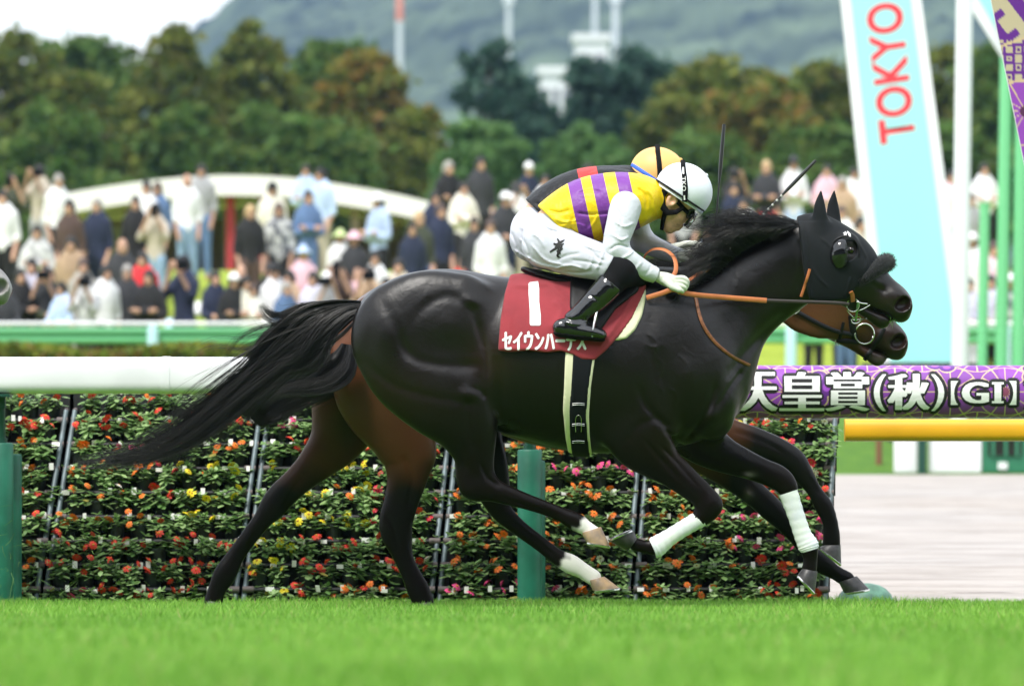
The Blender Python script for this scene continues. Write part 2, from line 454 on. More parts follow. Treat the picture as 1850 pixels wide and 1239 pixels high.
def head_parts(fd, Y, ox, oy, jaw_open=0.0):
    """horse head in photo pixels of the nearer horse, moved by (ox, oy)"""
    def T(rows, k=0.03, op='u', sub=6): fd.tube(pts_at([(a + ox, b + oy, r, q, yo) for a, b, r, q, yo in rows], Y), k, op, sub)
    T([(1472, 452, 58, .082, 0), (1516, 470, 56, .098, 0), (1552, 500, 47, .078, 0), (1584, 526, 37, .058, 0), (1610, 542, 32, .057, 0), (1618, 547, 29, .053, 0)], .03)
    for s in (-1, 1):
        T([(1466, 486, 50, .035, s * .052), (1492, 497, 47, .036, s * .055), (1520, 512, 30, .03, s * .05)], .035)      # cheek
        T([(1520, 462, 15, .02, s * .085), (1552, 487, 9, .014, s * .074), (1580, 512, 6, .012, s * .055)], .02)      # facial crest
        T([(1532, 438, 13, .022, s * .075)], .02)                                                          # brow
        T([(1616, 540, 17, .022, s * .045), (1634, 552, 15, .018, s * .040)], .02)                          # nostril wing
    T([(1622, 556, 25, .052, 0), (1628, 566, 17, .045, 0)], .02)                                            # upper lip
    T([(1512, 532, 15, .055, 0), (1548, 551, 13, .038, 0), (1578, 570, 13, .034, 0), (1593, 578, 16, .036, 0)], .016)   # lower jaw, chin
    for s in (-1, 1):
        n = W(1632 + ox, 549 + oy, Y + s * .052); r = Y / F
        fd.ell(n, (12 * r, .034, 15 * r), .005, 's', rot=-0.9)                                              # nostril hollow
        fd.relief([xz(1556 + ox, 553 + oy, Y), xz(1580 + ox, 562 + oy, Y), xz(1600 + ox, 569 + oy, Y), xz(1616 + ox, 578 + oy, Y)], .008, .013, s, Y)   # mouth line
        fd.relief([xz(1560 + ox, 500 + oy, Y), xz(1585 + ox, 520 + oy, Y), xz(1600 + ox, 528 + oy, Y)], .012, .006, s, Y)
        fd.relief([xz(1608 + ox, 535 + oy, Y), xz(1612 + ox, 548 + oy, Y), xz(1620 + ox, 560 + oy, Y)], .008, .004, s, Y)
        e = W(1533 + ox, 452 + oy, Y + s * .098); fd.ell(e, (.020, .012, .016), .006, 's', rot=-0.6)
        e = W(1533 + ox, 452 + oy, Y + s * .088); fd.ell(e, (.019, .018, .016), .002, 'u', rot=-0.6)

def ears(fd, Y, ox, oy, k=.012):
    for dx, yo in ((0, -.055), (24, .06)):
        fd.tube(pts_at([(1483 + dx + ox, 414 + oy, 13, .022, yo), (1482 + dx + ox, 395 + oy, 13, .02, yo * 1.05), (1481 + dx + ox, 372 + oy, 10, .014, yo * 1.05), (1483 + dx + ox, 346 + oy, 2, .004, yo)], Y), k)

def hoof(name, quad, Y, halfw, mt, parent, shoe=True):
    """quad = coronet back, coronet front, toe, heel (photo px); a tapered rounded block, horseshoe on its sole"""
    cb, cf, toe, heel = [W(q[0], q[1], Y) for q in quad]
    rings = []
    m = 14
    def ring(a, b, hw, yc=0.0):
        c = (a + b) / 2; u = (b - a) / 2; o = []
        for k in range(m):
            t = 2 * math.pi * k / m
            cu, sv = math.cos(t), math.sin(t)
            sc = 1.0 if cu > -0.2 else (1.0 - 0.15 * (-cu - 0.2))
            o.append(c + u * cu * sc + np.array([0, 1, 0]) * sv * hw)
        return o
    for t, g in ((0.0, .86), (0.12, .95), (0.5, .97), (0.93, 1.0), (1.0, .97)):
        rings.append(ring(cb + (heel - cb) * t, cf + (toe - cf) * t, halfw * (0.80 + 0.24 * t) * g))
    V = [p for r in rings for p in r]; n = len(rings)
    Fs = [(i * m + k, i * m + (k + 1) % m, (i + 1) * m + (k + 1) % m, (i + 1) * m + k) for i in range(n - 1) for k in range(m)]
    Fs += [tuple(range(m)), tuple(range((n - 1) * m, n * m))]
    mb = MB(); mb.add(V, Fs); o = mb.build(name, mt, parent, smooth=True)
    if shoe:
        nrm = np.cross(toe - heel, [0, 1, 0]); nrm = nrm / np.linalg.norm(nrm)
        if np.dot(nrm, (toe + heel - cb - cf)) < 0: nrm = -nrm
        pts = []
        c = (toe + heel) / 2; u = (toe - heel) / 2
        for k in range(15):
            t = math.radians(-140 + 280 * k / 14)
            pts.append(c + u * 0.94 * math.cos(t) + np.array([0, 1, 0]) * math.sin(t) * halfw * 0.98 + nrm * .003)
        MB().tube(pts, 0.0065, 6).build('horseshoe', steel, o, smooth=True)
    return o

YN, YF_ = 26.0, 27.15

def leg(fd, rows, Y, k=.035, sub=6): fd.tube(pts_at(rows, Y), k, 'u', sub)

# ---- the nearer, black horse
def near_horse():
    Y = YN; r = Y / F
    root = empty('horse', (W(1000, 0, Y)[0], Y, 0.0), 'galloping black racehorse in black hood with maroon number 1 saddle cloth', 'horse')
    lo = W(600, 1062, Y); hi = W(1665, 325, Y)
    fd = Field((lo[0], Y - .36, lo[2]), (hi[0], Y + .36, hi[2]), .0075)
    T = lambda rows, k=.04, op='u', sub=6: fd.tube(pts_at(rows, Y), k, op, sub)
    # trunk
    T([(728, 597, 92, .17, 0), (765, 592, 102, .225, 0), (812, 594, 108, .245, 0), (865, 612, 117, .235, 0), (905, 632, 132, .245, 0),
       (950, 646, 142, .272, 0), (1005, 655, 149, .285, 0), (1060, 660, 156, .285, 0), (1115, 660, 159, .27, 0), (1165, 655, 158, .24, 0),
       (1215, 662, 143, .21, 0), (1252, 688, 98, .175, 0), (1264, 700, 72, .14, 0)], .05)
    # withers and neck
    T([(1110, 545, 48, .06, 0), (1165, 536, 45, .06, 0), (1215, 540, 42, .065, 0)], .07)
    T([(1215, 640, 128, .17, 0), (1268, 594, 108, .145, 0), (1312, 560, 91, .118, 0), (1356, 528, 80, .102, 0), (1402, 500, 74, .092, 0), (1440, 474, 70, .082, 0), (1468, 456, 60, .076, 0)], .06)
    head_parts(fd, Y, 0, 0)
    # breast and shoulder blades
    for s in (-1, 1):
        T([(1170, 545, 46, .04, s * .135), (1205, 600, 60, .055, s * .155), (1240, 665, 66, .07, s * .15), (1272, 722, 52, .075, s * .125)], .05)
        T([(1150, 700, 58, .05, s * .20), (1165, 755, 55, .06, s * .185), (1158, 800, 42, .06, s * .16)], .05)       # triceps
        T([(1276, 735, 42, .07, s * .075), (1290, 762, 30, .05, s * .07)], .04)                                # breast
        T([(735, 585, 78, .08, s * .13), (770, 560, 70, .08, s * .15), (830, 545, 50, .07, s * .16)], .05)            # croup, gluteals
    # near hind leg
    T([(724, 620, 88, .085, -.135), (758, 658, 98, .10, -.15), (800, 702, 90, .105, -.165), (832, 748, 66, .085, -.165), (848, 786, 49, .065, -.16),
       (858, 826, 35, .048, -.155), (861, 856, 32, .040, -.15), (862, 874, 30, .037, -.15)], .04)
    T([(838, 845, 14, .022, -.15), (840, 866, 14, .024, -.15), (848, 880, 16, .028, -.15)], .02)                    # point of hock
    T([(866, 874, 25, .034, -.15), (902, 889, 20, .028, -.15), (943, 903, 15.5, .023, -.15), (984, 917, 13.5, .021, -.15), (1016, 930, 14, .022, -.15),
       (1042, 943, 17, .027, -.15), (1058, 953, 14, .022, -.15), (1074, 964, 14, .023, -.15)], .02)
    # off hind leg
    T([(760, 640, 85, .085, .135), (812, 705, 78, .09, .15), (858, 778, 46, .06, .15), (884, 838, 33, .045, .14), (892, 872, 29, .036, .14)], .04)
    T([(886, 884, 27, .034, .14), (905, 922, 20, .03, .14), (934, 950, 15.5, .024, .14), (975, 981, 14, .021, .14), (1006, 1005, 14.5, .023, .14), (1030, 1018, 18, .028, .14),
       (1052, 1030, 15, .023, .14), (1072, 1043, 15, .023, .14)], .02)
    # near fore leg, folded
    T([(1148, 775, 58, .07, -.165), (1166, 806, 45, .06, -.16), (1190, 832, 36, .047, -.155), (1216, 851, 30, .04, -.15), (1244, 874, 26, .036, -.15), (1270, 896, 23, .033, -.15), (1281, 912, 23, .034, -.15)], .04)
    T([(1281, 912, 22, .034, -.15), (1272, 930, 18, .030, -.15), (1245, 948, 12, .021, -.15), (1210, 970, 12, .020, -.15), (1188, 986, 16, .026, -.15), (1168, 988, 12, .021, -.15), (1146, 982, 12, .022, -.15)], .018)
    # off fore leg, reaching
    T([(1236, 765, 52, .065, .14), (1268, 797, 42, .055, .14), (1304, 820, 33, .045, .14), (1342, 836, 26.5, .038, .14), (1376, 850, 23, .034, .14), (1404, 862, 23, .034, .14), (1420, 876, 20, .032, .14),
       (1427, 896, 15, .024, .14), (1440, 936, 12, .02, .14), (1452, 970, 13, .022, .14), (1461, 988, 17, .027, .14), (1464, 1008, 13, .021, .14), (1462, 1028, 14, .023, .14)], .03)
    fd.ell(W(1348, 858, Y + .115), (.026, .012, .012), .004, 'u', rot=-0.3)       # chestnut
    R = lambda pts, w, d, s=-1: fd.relief([xz(a, b, Y - .15) for a, b in pts], w * (1.15 if w > .008 else 1), d * (.70 if w > .008 else 1.1), s, Y)
    # muscle lines of the quarters
    R([(742, 585), (770, 553), (808, 536), (845, 552), (862, 580), (872, 610), (880, 640), (884, 668)], .020, .008)
    R([(862, 580), (868, 605), (878, 640), (882, 690)], .013, .012)
    R([(722, 606), (738, 640), (775, 656), (830, 662), (872, 660)], .022, .009)
    R([(660, 650), (700, 688), (760, 712), (830, 725), (870, 735)], .018, .007)
    R([(850, 700), (868, 706), (878, 720)], .010, .008)
    R([(690, 540), (720, 600), (744, 650)], .020, .006)
    R([(850, 690), (845, 760), (858, 820)], .012, .006)
    R([(832, 800), (842, 850)], .010, .008); R([(866, 830), (880, 862), (905, 880)], .008, .007)
    fd.bump2(xz(810, 590, Y), (.11, .08), .010, -1, Y); fd.bump2(xz(700, 600, Y), (.06, .12), .014, -1, Y)
    fd.bump2(xz(846, 712, Y), (.035, .03), .012, -1, Y); fd.bump2(xz(850, 545, Y), (.04, .03), .012, -1, Y)
    # flank and ribs
    R([(896, 640), (905, 690), (900, 750)], .025, .012)
    for i in range(8): R([(905 + i * 4, 632 + i * 9), (922 + i * 3, 640 + i * 9)], .004, .003)
    for i in range(6): R([(945 + 17 * i, 640), (938 + 18 * i, 700), (950 + 16 * i, 760)], .010, .0022)
    # shoulder, breast and forearm lines
    R([(1150, 690), (1165, 730), (1195, 762), (1210, 772)], .016, .014)
    R([(1172, 560), (1180, 640), (1196, 700)], .03, .007)
    R([(1292, 690), (1282, 730), (1262, 768), (1240, 795)], .012, .015)
    R([(1345, 665), (1318, 700), (1295, 738)], .009, .010)
    R([(1200, 775), (1215, 790), (1240, 812)], .010, .012); R([(1130, 800), (1150, 770), (1195, 752)], .014, .007)
    R([(1160, 790), (1195, 830), (1235, 872)], .008, .006); R([(1188, 800), (1225, 838), (1262, 880)], .006, .005)
    R([(1268, 790), (1310, 822), (1370, 850)], .008, .006); R([(1320, 812), (1370, 836), (1405, 856)], .006, .004)
    fd.bump2(xz(1180, 610, Y), (.07, .10), .010, -1, Y); fd.bump2(xz(1245, 680, Y), (.07, .10), .012, -1, Y)
    fd.bump2(xz(1285, 752, Y), (.035, .035), .012, -1, Y)
    # neck, jaw groove, veins
    R([(1428, 560), (1390, 590), (1345, 640), (1310, 690)], .020, .012)
    R([(1440, 470), (1395, 520), (1330, 570), (1270, 640)], .04, .006)
    R([(1446, 430), (1452, 480), (1446, 530)], .016, .012)
    for a in (((1165, 600), (1185, 618), (1178, 645)), ((1205, 700), (1222, 712), (1218, 735)), ((950, 700), (1000, 712), (1010, 740)), ((1225, 640), (1240, 660), (1236, 690)), ((1150, 845), (1185, 862), (1215, 885)), ((1300, 832), (1345, 850), (1385, 862)), ((846, 800), (852, 835), (870, 860)), ((1310, 470), (1335, 500), (1330, 520)), ((1330, 545), (1345, 556), (1362, 552)), ((1180, 640), (1196, 660), (1188, 690), (1200, 712)), ((1160, 620), (1180, 628), (1200, 622))): R(a, .0045, -.003)
    # cannon tendons
    R([(900, 897), (945, 911), (1010, 934)], .005, .006); R([(915, 935), (960, 972), (1005, 1008)], .005, .006, 0)
    leg_field = fd
    black = (.0052, .0037, .0031); brown = (.026, .012, .006)
    white = (.74, .72, .68)
    def colour(V):
        C = vcol(V, black, [((*W(885, 640, Y - .2),), (.10, .3, .12), brown, .55), ((*W(700, 720, Y),), (.25, .4, .15), brown, .35),
                            ((*W(1230, 800, Y),), (.15, .4, .08), brown, .4), ((*W(1600, 540, Y),), (.10, .2, .08), (.022, .015, .012), .6),
                            ((*W(940, 560, Y),), (.3, .5, .1), (.018, .014, .012), .5)])
        n = np.sin(V[:, 0] * 91 + V[:, 2] * 60) * np.sin(V[:, 2] * 83 - V[:, 0] * 37) * 6
        px = V[:, 0] / V[:, 1] * F + HX; py = HY - (V[:, 2] - ZC) / V[:, 1] * F
        def sock(t0, s): return np.clip((t0) / s + .5, 0, 1)
        near = V[:, 1] < Y
        d1 = (px - 1046) * .80 + (py - 946) * .6 + n; m1 = sock(d1 - 2, 9) * near * (py > 915) * (px < 1100) * (px > 1000)
        d2 = (px - 1028) * .72 + (py - 1012) * .69 + n; m2 = sock(d2 + 8, 9) * (~near) * (py > 985) * (px < 1130) * (px > 980)
        m = np.clip(m1 + m2, 0, 1)[:, None]
        C = C * (1 - m) + np.array(white) * m
        mm = np.exp(-(((px - 1630) / 10) ** 2 + ((py - 549) / 10) ** 2)) * .6
        C = C * (1 - mm[:, None]) + np.array((.03, .008, .007)) * mm[:, None]
        ch = np.exp(-(((px - 1355) / 10) ** 2 + ((py - 857) / 5) ** 2))[:, None]; C = C * (1 - .6 * ch) + np.array((.16, .15, .12)) * ch * .6
        return C
    body = fd.build('body', coat_black, root, smooth=2, attr=colour); add_gloss(body, 660, .38)
    # hooves
    hoof('hoof', ((1048, 963), (1086, 951), (1102, 987), (1056, 978)), Y - .15, .050, hoof_tan, root)
    hoof('hoof', ((1062, 1048), (1092, 1041), (1120, 1062), (1068, 1067)), Y + .14, .052, hoof_tan, root)
    hoof('hoof', ((1152, 971), (1134, 995), (1100, 977), (1148, 957)), Y - .15, .052, hoof_dark, root)
    hoof('hoof', ((1448, 1026), (1477, 1032), (1472, 1072), (1439, 1036)), Y + .14, .052, hoof_dark, root)
    return root, body, fd

def wrap(name, rows, Y, parent):
    """a bandage: wound tube with raised turns"""
    P = catmull(pts_at(rows, Y), 10); n = 20; V = []; 
    for i, p in enumerate(P):
        t = P[min(i + 1, len(P) - 1), :3] - P[max(i - 1, 0), :3]; t = t / np.linalg.norm(t)
        u = np.array([t[2], 0, -t[0]])
        for k in range(n):
            a = 2 * math.pi * k / n
            g = 1 + 0.028 * math.sin(i * 1.55 + a) + 0.012 * math.sin(i * 3.1 + 2 * a) + (0.02 if i in (0, len(P) - 1) else 0)
            V.append(p[:3] + u * math.cos(a) * p[3] * g + np.array([0, 1, 0]) * math.sin(a) * p[4] * g)
    m = len(P)
    Fs = [(i * n + k, i * n + (k + 1) % n, (i + 1) * n + (k + 1) % n, (i + 1) * n + k) for i in range(m - 1) for k in range(n)]
    Fs += [tuple(range(n)), tuple(range((m - 1) * n, m * n))]
    return MB().add(V, Fs).build(name, wrap_white, parent, smooth=True)

horse1, horse1_body, horse1_f = near_horse()
wrap('leg_wrap', [(1268, 935, 16, .026, -.15), (1240, 951, 15, .025, -.15), (1210, 970, 15.5, .026, -.15), (1186, 987, 19.5, .032, -.15), (1180, 990, 18, .03, -.15)], YN, horse1)
wrap('leg_wrap', [(1424, 889, 17.5, .028, .14), (1438, 930, 15.5, .026, .14), (1450, 965, 16, .027, .14), (1460, 985, 19, .032, .14), (1463, 994, 16, .028, .14)], YN, horse1)

# ---- the farther, bay horse
def far_horse():
    Y = YF_
    root = empty('horse', (W(960, 0, Y)[0], Y, 0.0), 'brown bay racehorse galloping half hidden behind the black horse', 'horse')
    lo = W(345, 1125, Y); hi = W(1665, 400, Y)
    fd = Field((lo[0], Y - .36, lo[2]), (hi[0], Y + .36, hi[2]), .009)
    T = lambda rows, k=.04, op='u', sub=6: fd.tube(pts_at(rows, Y), k, op, sub)
    T([(684, 615, 82, .16, 0), (730, 604, 98, .225, 0), (790, 604, 105, .24, 0), (850, 624, 116, .235, 0), (930, 650, 134, .265, 0),
       (1010, 664, 146, .28, 0), (1090, 668, 150, .265, 0), (1150, 665, 146, .24, 0), (1200, 680, 120, .20, 0), (1235, 705, 80, .16, 0)], .05)
    T([(1190, 660, 112, .16, 0), (1250, 612, 96, .135, 0), (1310, 568, 78, .11, 0), (1370, 530, 62, .095, 0), (1430, 510, 56, .082, 0), (1462, 512, 56, .078, 0)], .06)
    head_parts(fd, Y, -8, 68)
    ears(fd, Y, -8, 68)
    for s in (-1, 1):
        T([(1180, 640, 60, .06, s * .15), (1215, 700, 60, .07, s * .14), (1245, 750, 46, .07, s * .12)], .05)
        T([(690, 600, 70, .08, s * .13), (730, 575, 66, .08, s * .15), (790, 560, 50, .07, s * .16)], .05)
    # trailing hind leg (near side), planted hind leg (off side)
    T([(662, 655, 84, .10, .14), (640, 715, 76, .09, .14), (611, 790, 50, .065, .14), (572, 836, 34, .045, .14), (540, 866, 27, .037, .14), (508, 896, 26, .034, .14), (494, 914, 25, .034, .14),
       (475, 938, 18, .027, .14), (453, 966, 16.5, .023, .14), (426, 1003, 16.5, .022, .14), (407, 1036, 21, .029, .14), (393, 1062, 17, .024, .14), (385, 1088, 17, .025, .14)], .04)
    T([(676, 650, 84, .10, -.14), (690, 715, 82, .10, -.15), (714, 768, 66, .085, -.15), (737, 812, 52, .065, -.15), (738, 838, 43, .055, -.15), (735, 866, 36, .046, -.15), (726, 902, 32, .038, -.15), (716, 938, 31, .036, -.15),
       (716, 962, 29, .034, -.15), (723, 988, 22, .029, -.15), (731, 1012, 18, .024, -.15), (744, 1040, 18, .024, -.15), (756, 1066, 21, .028, -.15), (766, 1088, 19, .026, -.15)], .04)
    # fore legs
    T([(1255, 770, 52, .065, -.13), (1310, 790, 38, .05, -.13), (1362, 800, 29, .04, -.13), (1405, 815, 25, .036, -.13), (1434, 832, 22, .034, -.13), (1450, 854, 19, .03, -.13), (1471, 886, 14, .022, -.13), (1488, 914, 17, .026, -.13), (1499, 940, 14.5, .023, -.13), (1502, 966, 16, .024, -.13), (1502, 984, 17, .025, -.13)], .035)
    T([(1245, 790, 50, .065, .13), (1290, 832, 34, .045, .13), (1330, 864, 27, .038, .13), (1366, 894, 23, .034, .13), (1396, 922, 22, .034, .13), (1416, 944, 17, .027, .13), (1440, 972, 14, .021, .13), (1460, 996, 15, .023, .13),
       (1481, 1015, 19, .028, .13), (1508, 1033, 14, .022, .13), (1530, 1046, 15, .024, .13)], .035)
    fd.ell(W(1352, 893, Y + .10), (.022, .012, .014), .004, 'u', rot=-0.5)
    R = lambda pts, w, d, s=-1: fd.relief([xz(a, b, Y - .15) for a, b in pts], w, d, s, Y)
    R([(730, 820), (745, 860), (735, 920)], .012, .006); R([(700, 930), (712, 955), (722, 1000)], .009, .007)
    R([(600, 740), (640, 790), (690, 830)], .02, .006)
    R([(560, 845), (530, 880), (505, 925)], .009, .006, 0); R([(470, 950), (440, 995), (415, 1030)], .006, .006, 0)
    R([(1320, 778), (1380, 798), (1420, 822)], .008, .005); R([(1460, 860), (1480, 895)], .006, .005)
    bay = (.062, .0235, .0095); blk = (.0042, .0036, .0034)
    def colour(V):
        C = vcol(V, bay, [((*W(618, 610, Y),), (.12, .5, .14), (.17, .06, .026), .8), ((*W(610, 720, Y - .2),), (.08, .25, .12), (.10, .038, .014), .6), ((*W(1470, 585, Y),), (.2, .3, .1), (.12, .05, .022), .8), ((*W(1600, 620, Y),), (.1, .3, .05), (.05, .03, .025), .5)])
        px = V[:, 0] / V[:, 1] * F + HX; py = HY - (V[:, 2] - ZC) / V[:, 1] * F
        n = np.sin(V[:, 0] * 31 + V[:, 2] * 20) * 8
        m = np.clip((py + n - 830) / 60, 0, 1) * (px < 1000)
        m = np.maximum(m, np.clip((px + 0.6 * (py - 760) + n - 1320) / 70, 0, 1) * (px > 1200) * (py > 740))
        m = np.maximum(m, np.clip((px - 1545 + .5 * (py - 600)) / 50, 0, 1) * .80 * (py < 700))
        m = np.maximum(m, np.exp(-(((px - 630) / 22) ** 2 + ((py - 745) / 60) ** 2)) * .75 * (V[:, 1] > Y))
        m = np.clip(m, 0, 1)[:, None]
        C = C * (1 - m) + np.array(blk) * m
        mz = np.exp(-(((px - 1590) / 22) ** 2 + ((py - 650) / 10) ** 2)) * .5
        C = C * (1 - mz[:, None]) + np.array((.10, .08, .075)) * mz[:, None]
        ch = np.exp(-(((px - 1352) / 8) ** 2 + ((py - 893) / 10) ** 2))[:, None] * (V[:, 1:2] < Y + .12); C = C * (1 - .5 * ch) + np.array((.13, .12, .10)) * ch * .5
        return C
    body = fd.build('body', coat_bay, root, smooth=2, attr=colour); add_gloss(body, 740, .30)
    hoof('hoof', ((372, 1084), (400, 1088), (398, 1112), (364, 1110)), Y + .14, .05, hoof_dark, root)
    hoof('hoof', ((752, 1090), (780, 1086), (796, 1112), (752, 1113)), Y - .15, .05, hoof_dark, root)
    hoof('hoof', ((1486, 984), (1519, 984), (1520, 1020), (1478, 986)), Y - .13, .05, hoof_dark, root)
    hoof('hoof', ((1513, 1052), (1548, 1040), (1571, 1064), (1522, 1071)), Y + .13, .05, hoof_dark, root)
    return root, body, fd
horse2, horse2_body, horse2_f = far_horse()
# ------------------------------------------------------------------ tack, manes and tails
CAM = Vector((0, 0, ZC))
def bvh_of(*objs):
    V = []; P = []
    for o in objs:
        me = o.data; k = len(V)
        V += [v.co.copy() for v in me.vertices]; P += [tuple(i + k for i in p.vertices) for p in me.polygons]
    return BVHTree.FromPolygons(V, P)
def on_surf(px, py, bvh, off=0.006, Yd=26.0):
    d = (WV(px, py, 26.0) - CAM).normalized()
    h = bvh.ray_cast(CAM, d)
    if h[0] is None: return WV(px, py, Yd)
    return h[0] - d * off
def strap(name, pxs, bvh, w, mt, parent, off=0.006, flat=.3, Yd=26.0, sub=4):
    """a flat strap laid over the surface along photo points, its half width w in px"""
    P = catmull(np.array(pxs, float), sub)
    pts = [on_surf(a, b, bvh, off, Yd) for a, b in P]
    ys = np.array([p.y for p in pts]); 
    for i in range(len(pts)):
        m = np.median(ys[max(0, i - 3):i + 4])
        if abs(ys[i] - m) > .02: pts[i] = WV(P[i][0], P[i][1], float(m))
    return MB().tube(pts, w * 26.0 / F, 8, flat=flat).build(name, mt, parent, smooth=True)
def free_strap(name, rows, w, mt, parent, flat=.3, sub=5):
    P = catmull(np.array(rows, float), sub)
    return MB().tube([WV(*p) for p in P], w * 26.0 / F, 8, flat=flat).build(name, mt, parent, smooth=True)
def ring(name, c, ru, rv, rad, mt, parent, n=26, rot=0.0, tilt=0.0):
    pts = []
    for k in range(n + 1):
        a = 2 * math.pi * k / n; u = ru * math.cos(a); v = rv * math.sin(a)
        pts.append(Vector(c) + Vector((u * math.cos(rot) - v * math.sin(rot), tilt * u, u * math.sin(rot) + v * math.cos(rot))))
    return MB().tube(pts, rad, 7).build(name, mt, parent, smooth=True)

black_lycra = mat('black_hood_fabric', (0.0045, 0.0065, 0.0085), rough=0.7, spec=0.22, bump=(60, .12, .004), sheen=.05)
black_gloss = mat('black_gloss', (0.006, 0.006, 0.007), rough=0.10, spec=0.6, coat=.3)
black_leather = mat('black_leather', (0.006, 0.006, 0.007), rough=0.5, spec=.25, bump=(90, .2, .002))
orange_leather = mat('orange_leather', (0.50, 0.155, 0.050), rough=0.6, noise=(9, .15), bump=(260, .5, .002))
brown_leather = mat('brown_leather', (0.20, 0.070, 0.026), rough=0.5, noise=(60, .3))
dark_leather = mat('dark_leather', (0.025, 0.018, 0.016), rough=0.5)
maroon_cloth = mat('maroon_cloth', (0.275, 0.026, 0.036), rough=0.85, noise=(5, .14), bump=(18, .35, .010), sheen=.1)
cream_pad = mat('cream_pad', (0.78, 0.74, 0.52), rough=0.8, bump=(50, .2, .003))
black_web = mat('black_webbing', (0.005, 0.006, 0.008), rough=0.75, spec=.2, bump=(300, .3, .002))
white_print = mat('white_print', (0.86, 0.86, 0.86), rough=0.7)
fleece = mat('black_fleece', (0.004, 0.005, 0.006), rough=0.9, sheen=.2)
eye_mat = mat('horse_eye', (0.012, 0.007, 0.005), rough=0.06, spec=.7)

Y = YN; r = Y / F
bvh1 = bvh_of(horse1_body); bvh2 = bvh_of(horse2_body)

# hood, cut from the head itself
lo = W(1425, 560, Y); hi = W(1605, 330, Y)
hf = Field((lo[0], Y - .14, lo[2]), (hi[0], Y + .14, hi[2]), .004)
hf.tube(pts_at([(1356, 528, 80, .102, 0), (1402, 500, 74, .092, 0), (1440, 474, 70, .082, 0), (1468, 456, 60, .076, 0)], Y), .06)
head_parts(hf, Y, 0, 0); 
hf.f -= .006
ears(hf, Y, 0, 0, .022)
reg = hf.poly_region([xz(a, b, Y) for a, b in ((1438, 380), (1443, 430), (1449, 480), (1456, 520), (1461, 541), (1480, 546), (1505, 544), (1530, 541), (1545, 520), (1562, 495), (1588, 470), (1560, 400), (1530, 330), (1445, 330))])
hf.f = -smin(-hf.f, -np.broadcast_to(reg[:, None, :], hf.f.shape), .006)
for s in (-1, 1): hf.ell(W(1534, 453, Y + s * .10), (.038, .045, .046), .004, 's', rot=-.5)
for ln in (((1452, 400), (1456, 450), (1462, 500), (1466, 540)),): hf.relief([xz(a, b, Y) for a, b in ln], .004, .003, 0, Y)
for ln in (((1480, 430), (1500, 450), (1505, 490)), ((1535, 500), (1530, 520), (1525, 538)), ((1550, 440), (1565, 470), (1560, 490)), ((1462, 480), (1475, 500), (1495, 520))): hf.relief([xz(a, b, Y) for a, b in ln], .006, -.003, 0, Y)
hood = hf.build('hood', black_lycra, horse1, smooth=2)
for s, nm in ((-1, 'blinker_cup'), (1, 'blinker_cup')):
    cf = Field((W(1490, 0, Y)[0], Y + s * .10 - .06, W(0, 500, Y)[2]), (W(1560, 0, Y)[0], Y + s * .10 + .05, W(0, 415, Y)[2]), .0025)
    c = W(1519, 459, Y + s * .096)
    cf.ell(c, (.052, .040, .070), 0, 'u', rot=-.18); cf.ell(c - np.array([-.006, 0, 0]), (.048, .036, .066), 0, 's', rot=-.18)
    cut = cf.poly_region([xz(a, b, Y) for a, b in ((1480, 425), (1523, 425), (1530, 450), (1532, 475), (1531, 500), (1480, 505))])
    cf.f = np.maximum(cf.f, cut[:, None, :])
    cf.build(nm, black_gloss, hood, smooth=1)
    ring('blinker_rim', W(1525, 457, Y + s * .094), 27 * r, 30 * r, .0045, black_leather, hood, rot=-.35)
    e = W(1537, 452, Y + s * .088)
    me = MB().lathe([(.001, -.017)] + [(.017 * math.cos(a), .017 * math.sin(a)) for a in np.linspace(-1.4, 1.4, 9)] + [(.001, .017)], e, 14)
    me.build('eye', eye_mat, horse1, smooth=True)
# small white mark on the hood
bvh_h = bvh_of(hood, horse1_body)
def surf_print(name, polys, bvh, mt, parent, off=.0015, Yd=26.0, seg=3.0):
    """flat print: polygons in photo px laid on the surface, subdivided so that they follow it"""
    bm = bmesh.new()
    for poly in polys:
        try: bm.faces.new([bm.verts.new((a, b, 0)) for a, b in poly])
        except ValueError: pass
    bmesh.ops.triangulate(bm, faces=bm.faces)
    for _ in range(6):
        E_ = [e for e in bm.edges if e.calc_length() > seg]
        if not E_: break
        bmesh.ops.subdivide_edges(bm, edges=E_, cuts=1)
        bmesh.ops.triangulate(bm, faces=[f for f in bm.faces if len(f.verts) > 3])
    for v in bm.verts: v.co = on_surf(v.co.x, v.co.y, bvh, off, Yd)
    bmesh.ops.recalc_face_normals(bm, faces=bm.faces)
    me = bpy.data.meshes.new(name); bm.to_mesh(me); bm.free()
    return link(name, me, mt, parent)
def star(cx, cy, R, n=5, q=.42, a0=-90):
    return [(cx + (R if i % 2 == 0 else R * q) * math.cos(math.radians(a0 + i * 180 / n)), cy + (R if i % 2 == 0 else R * q) * math.sin(math.radians(a0 + i * 180 / n))) for i in range(2 * n)]
surf_print('star_mark', [star(1527, 422, 4.5), [(1531, 417), (1537, 423), (1534, 423), (1537, 428), (1534, 427), (1532, 422), (1530, 420)]], bvh_h, white_print, hood, off=.002)

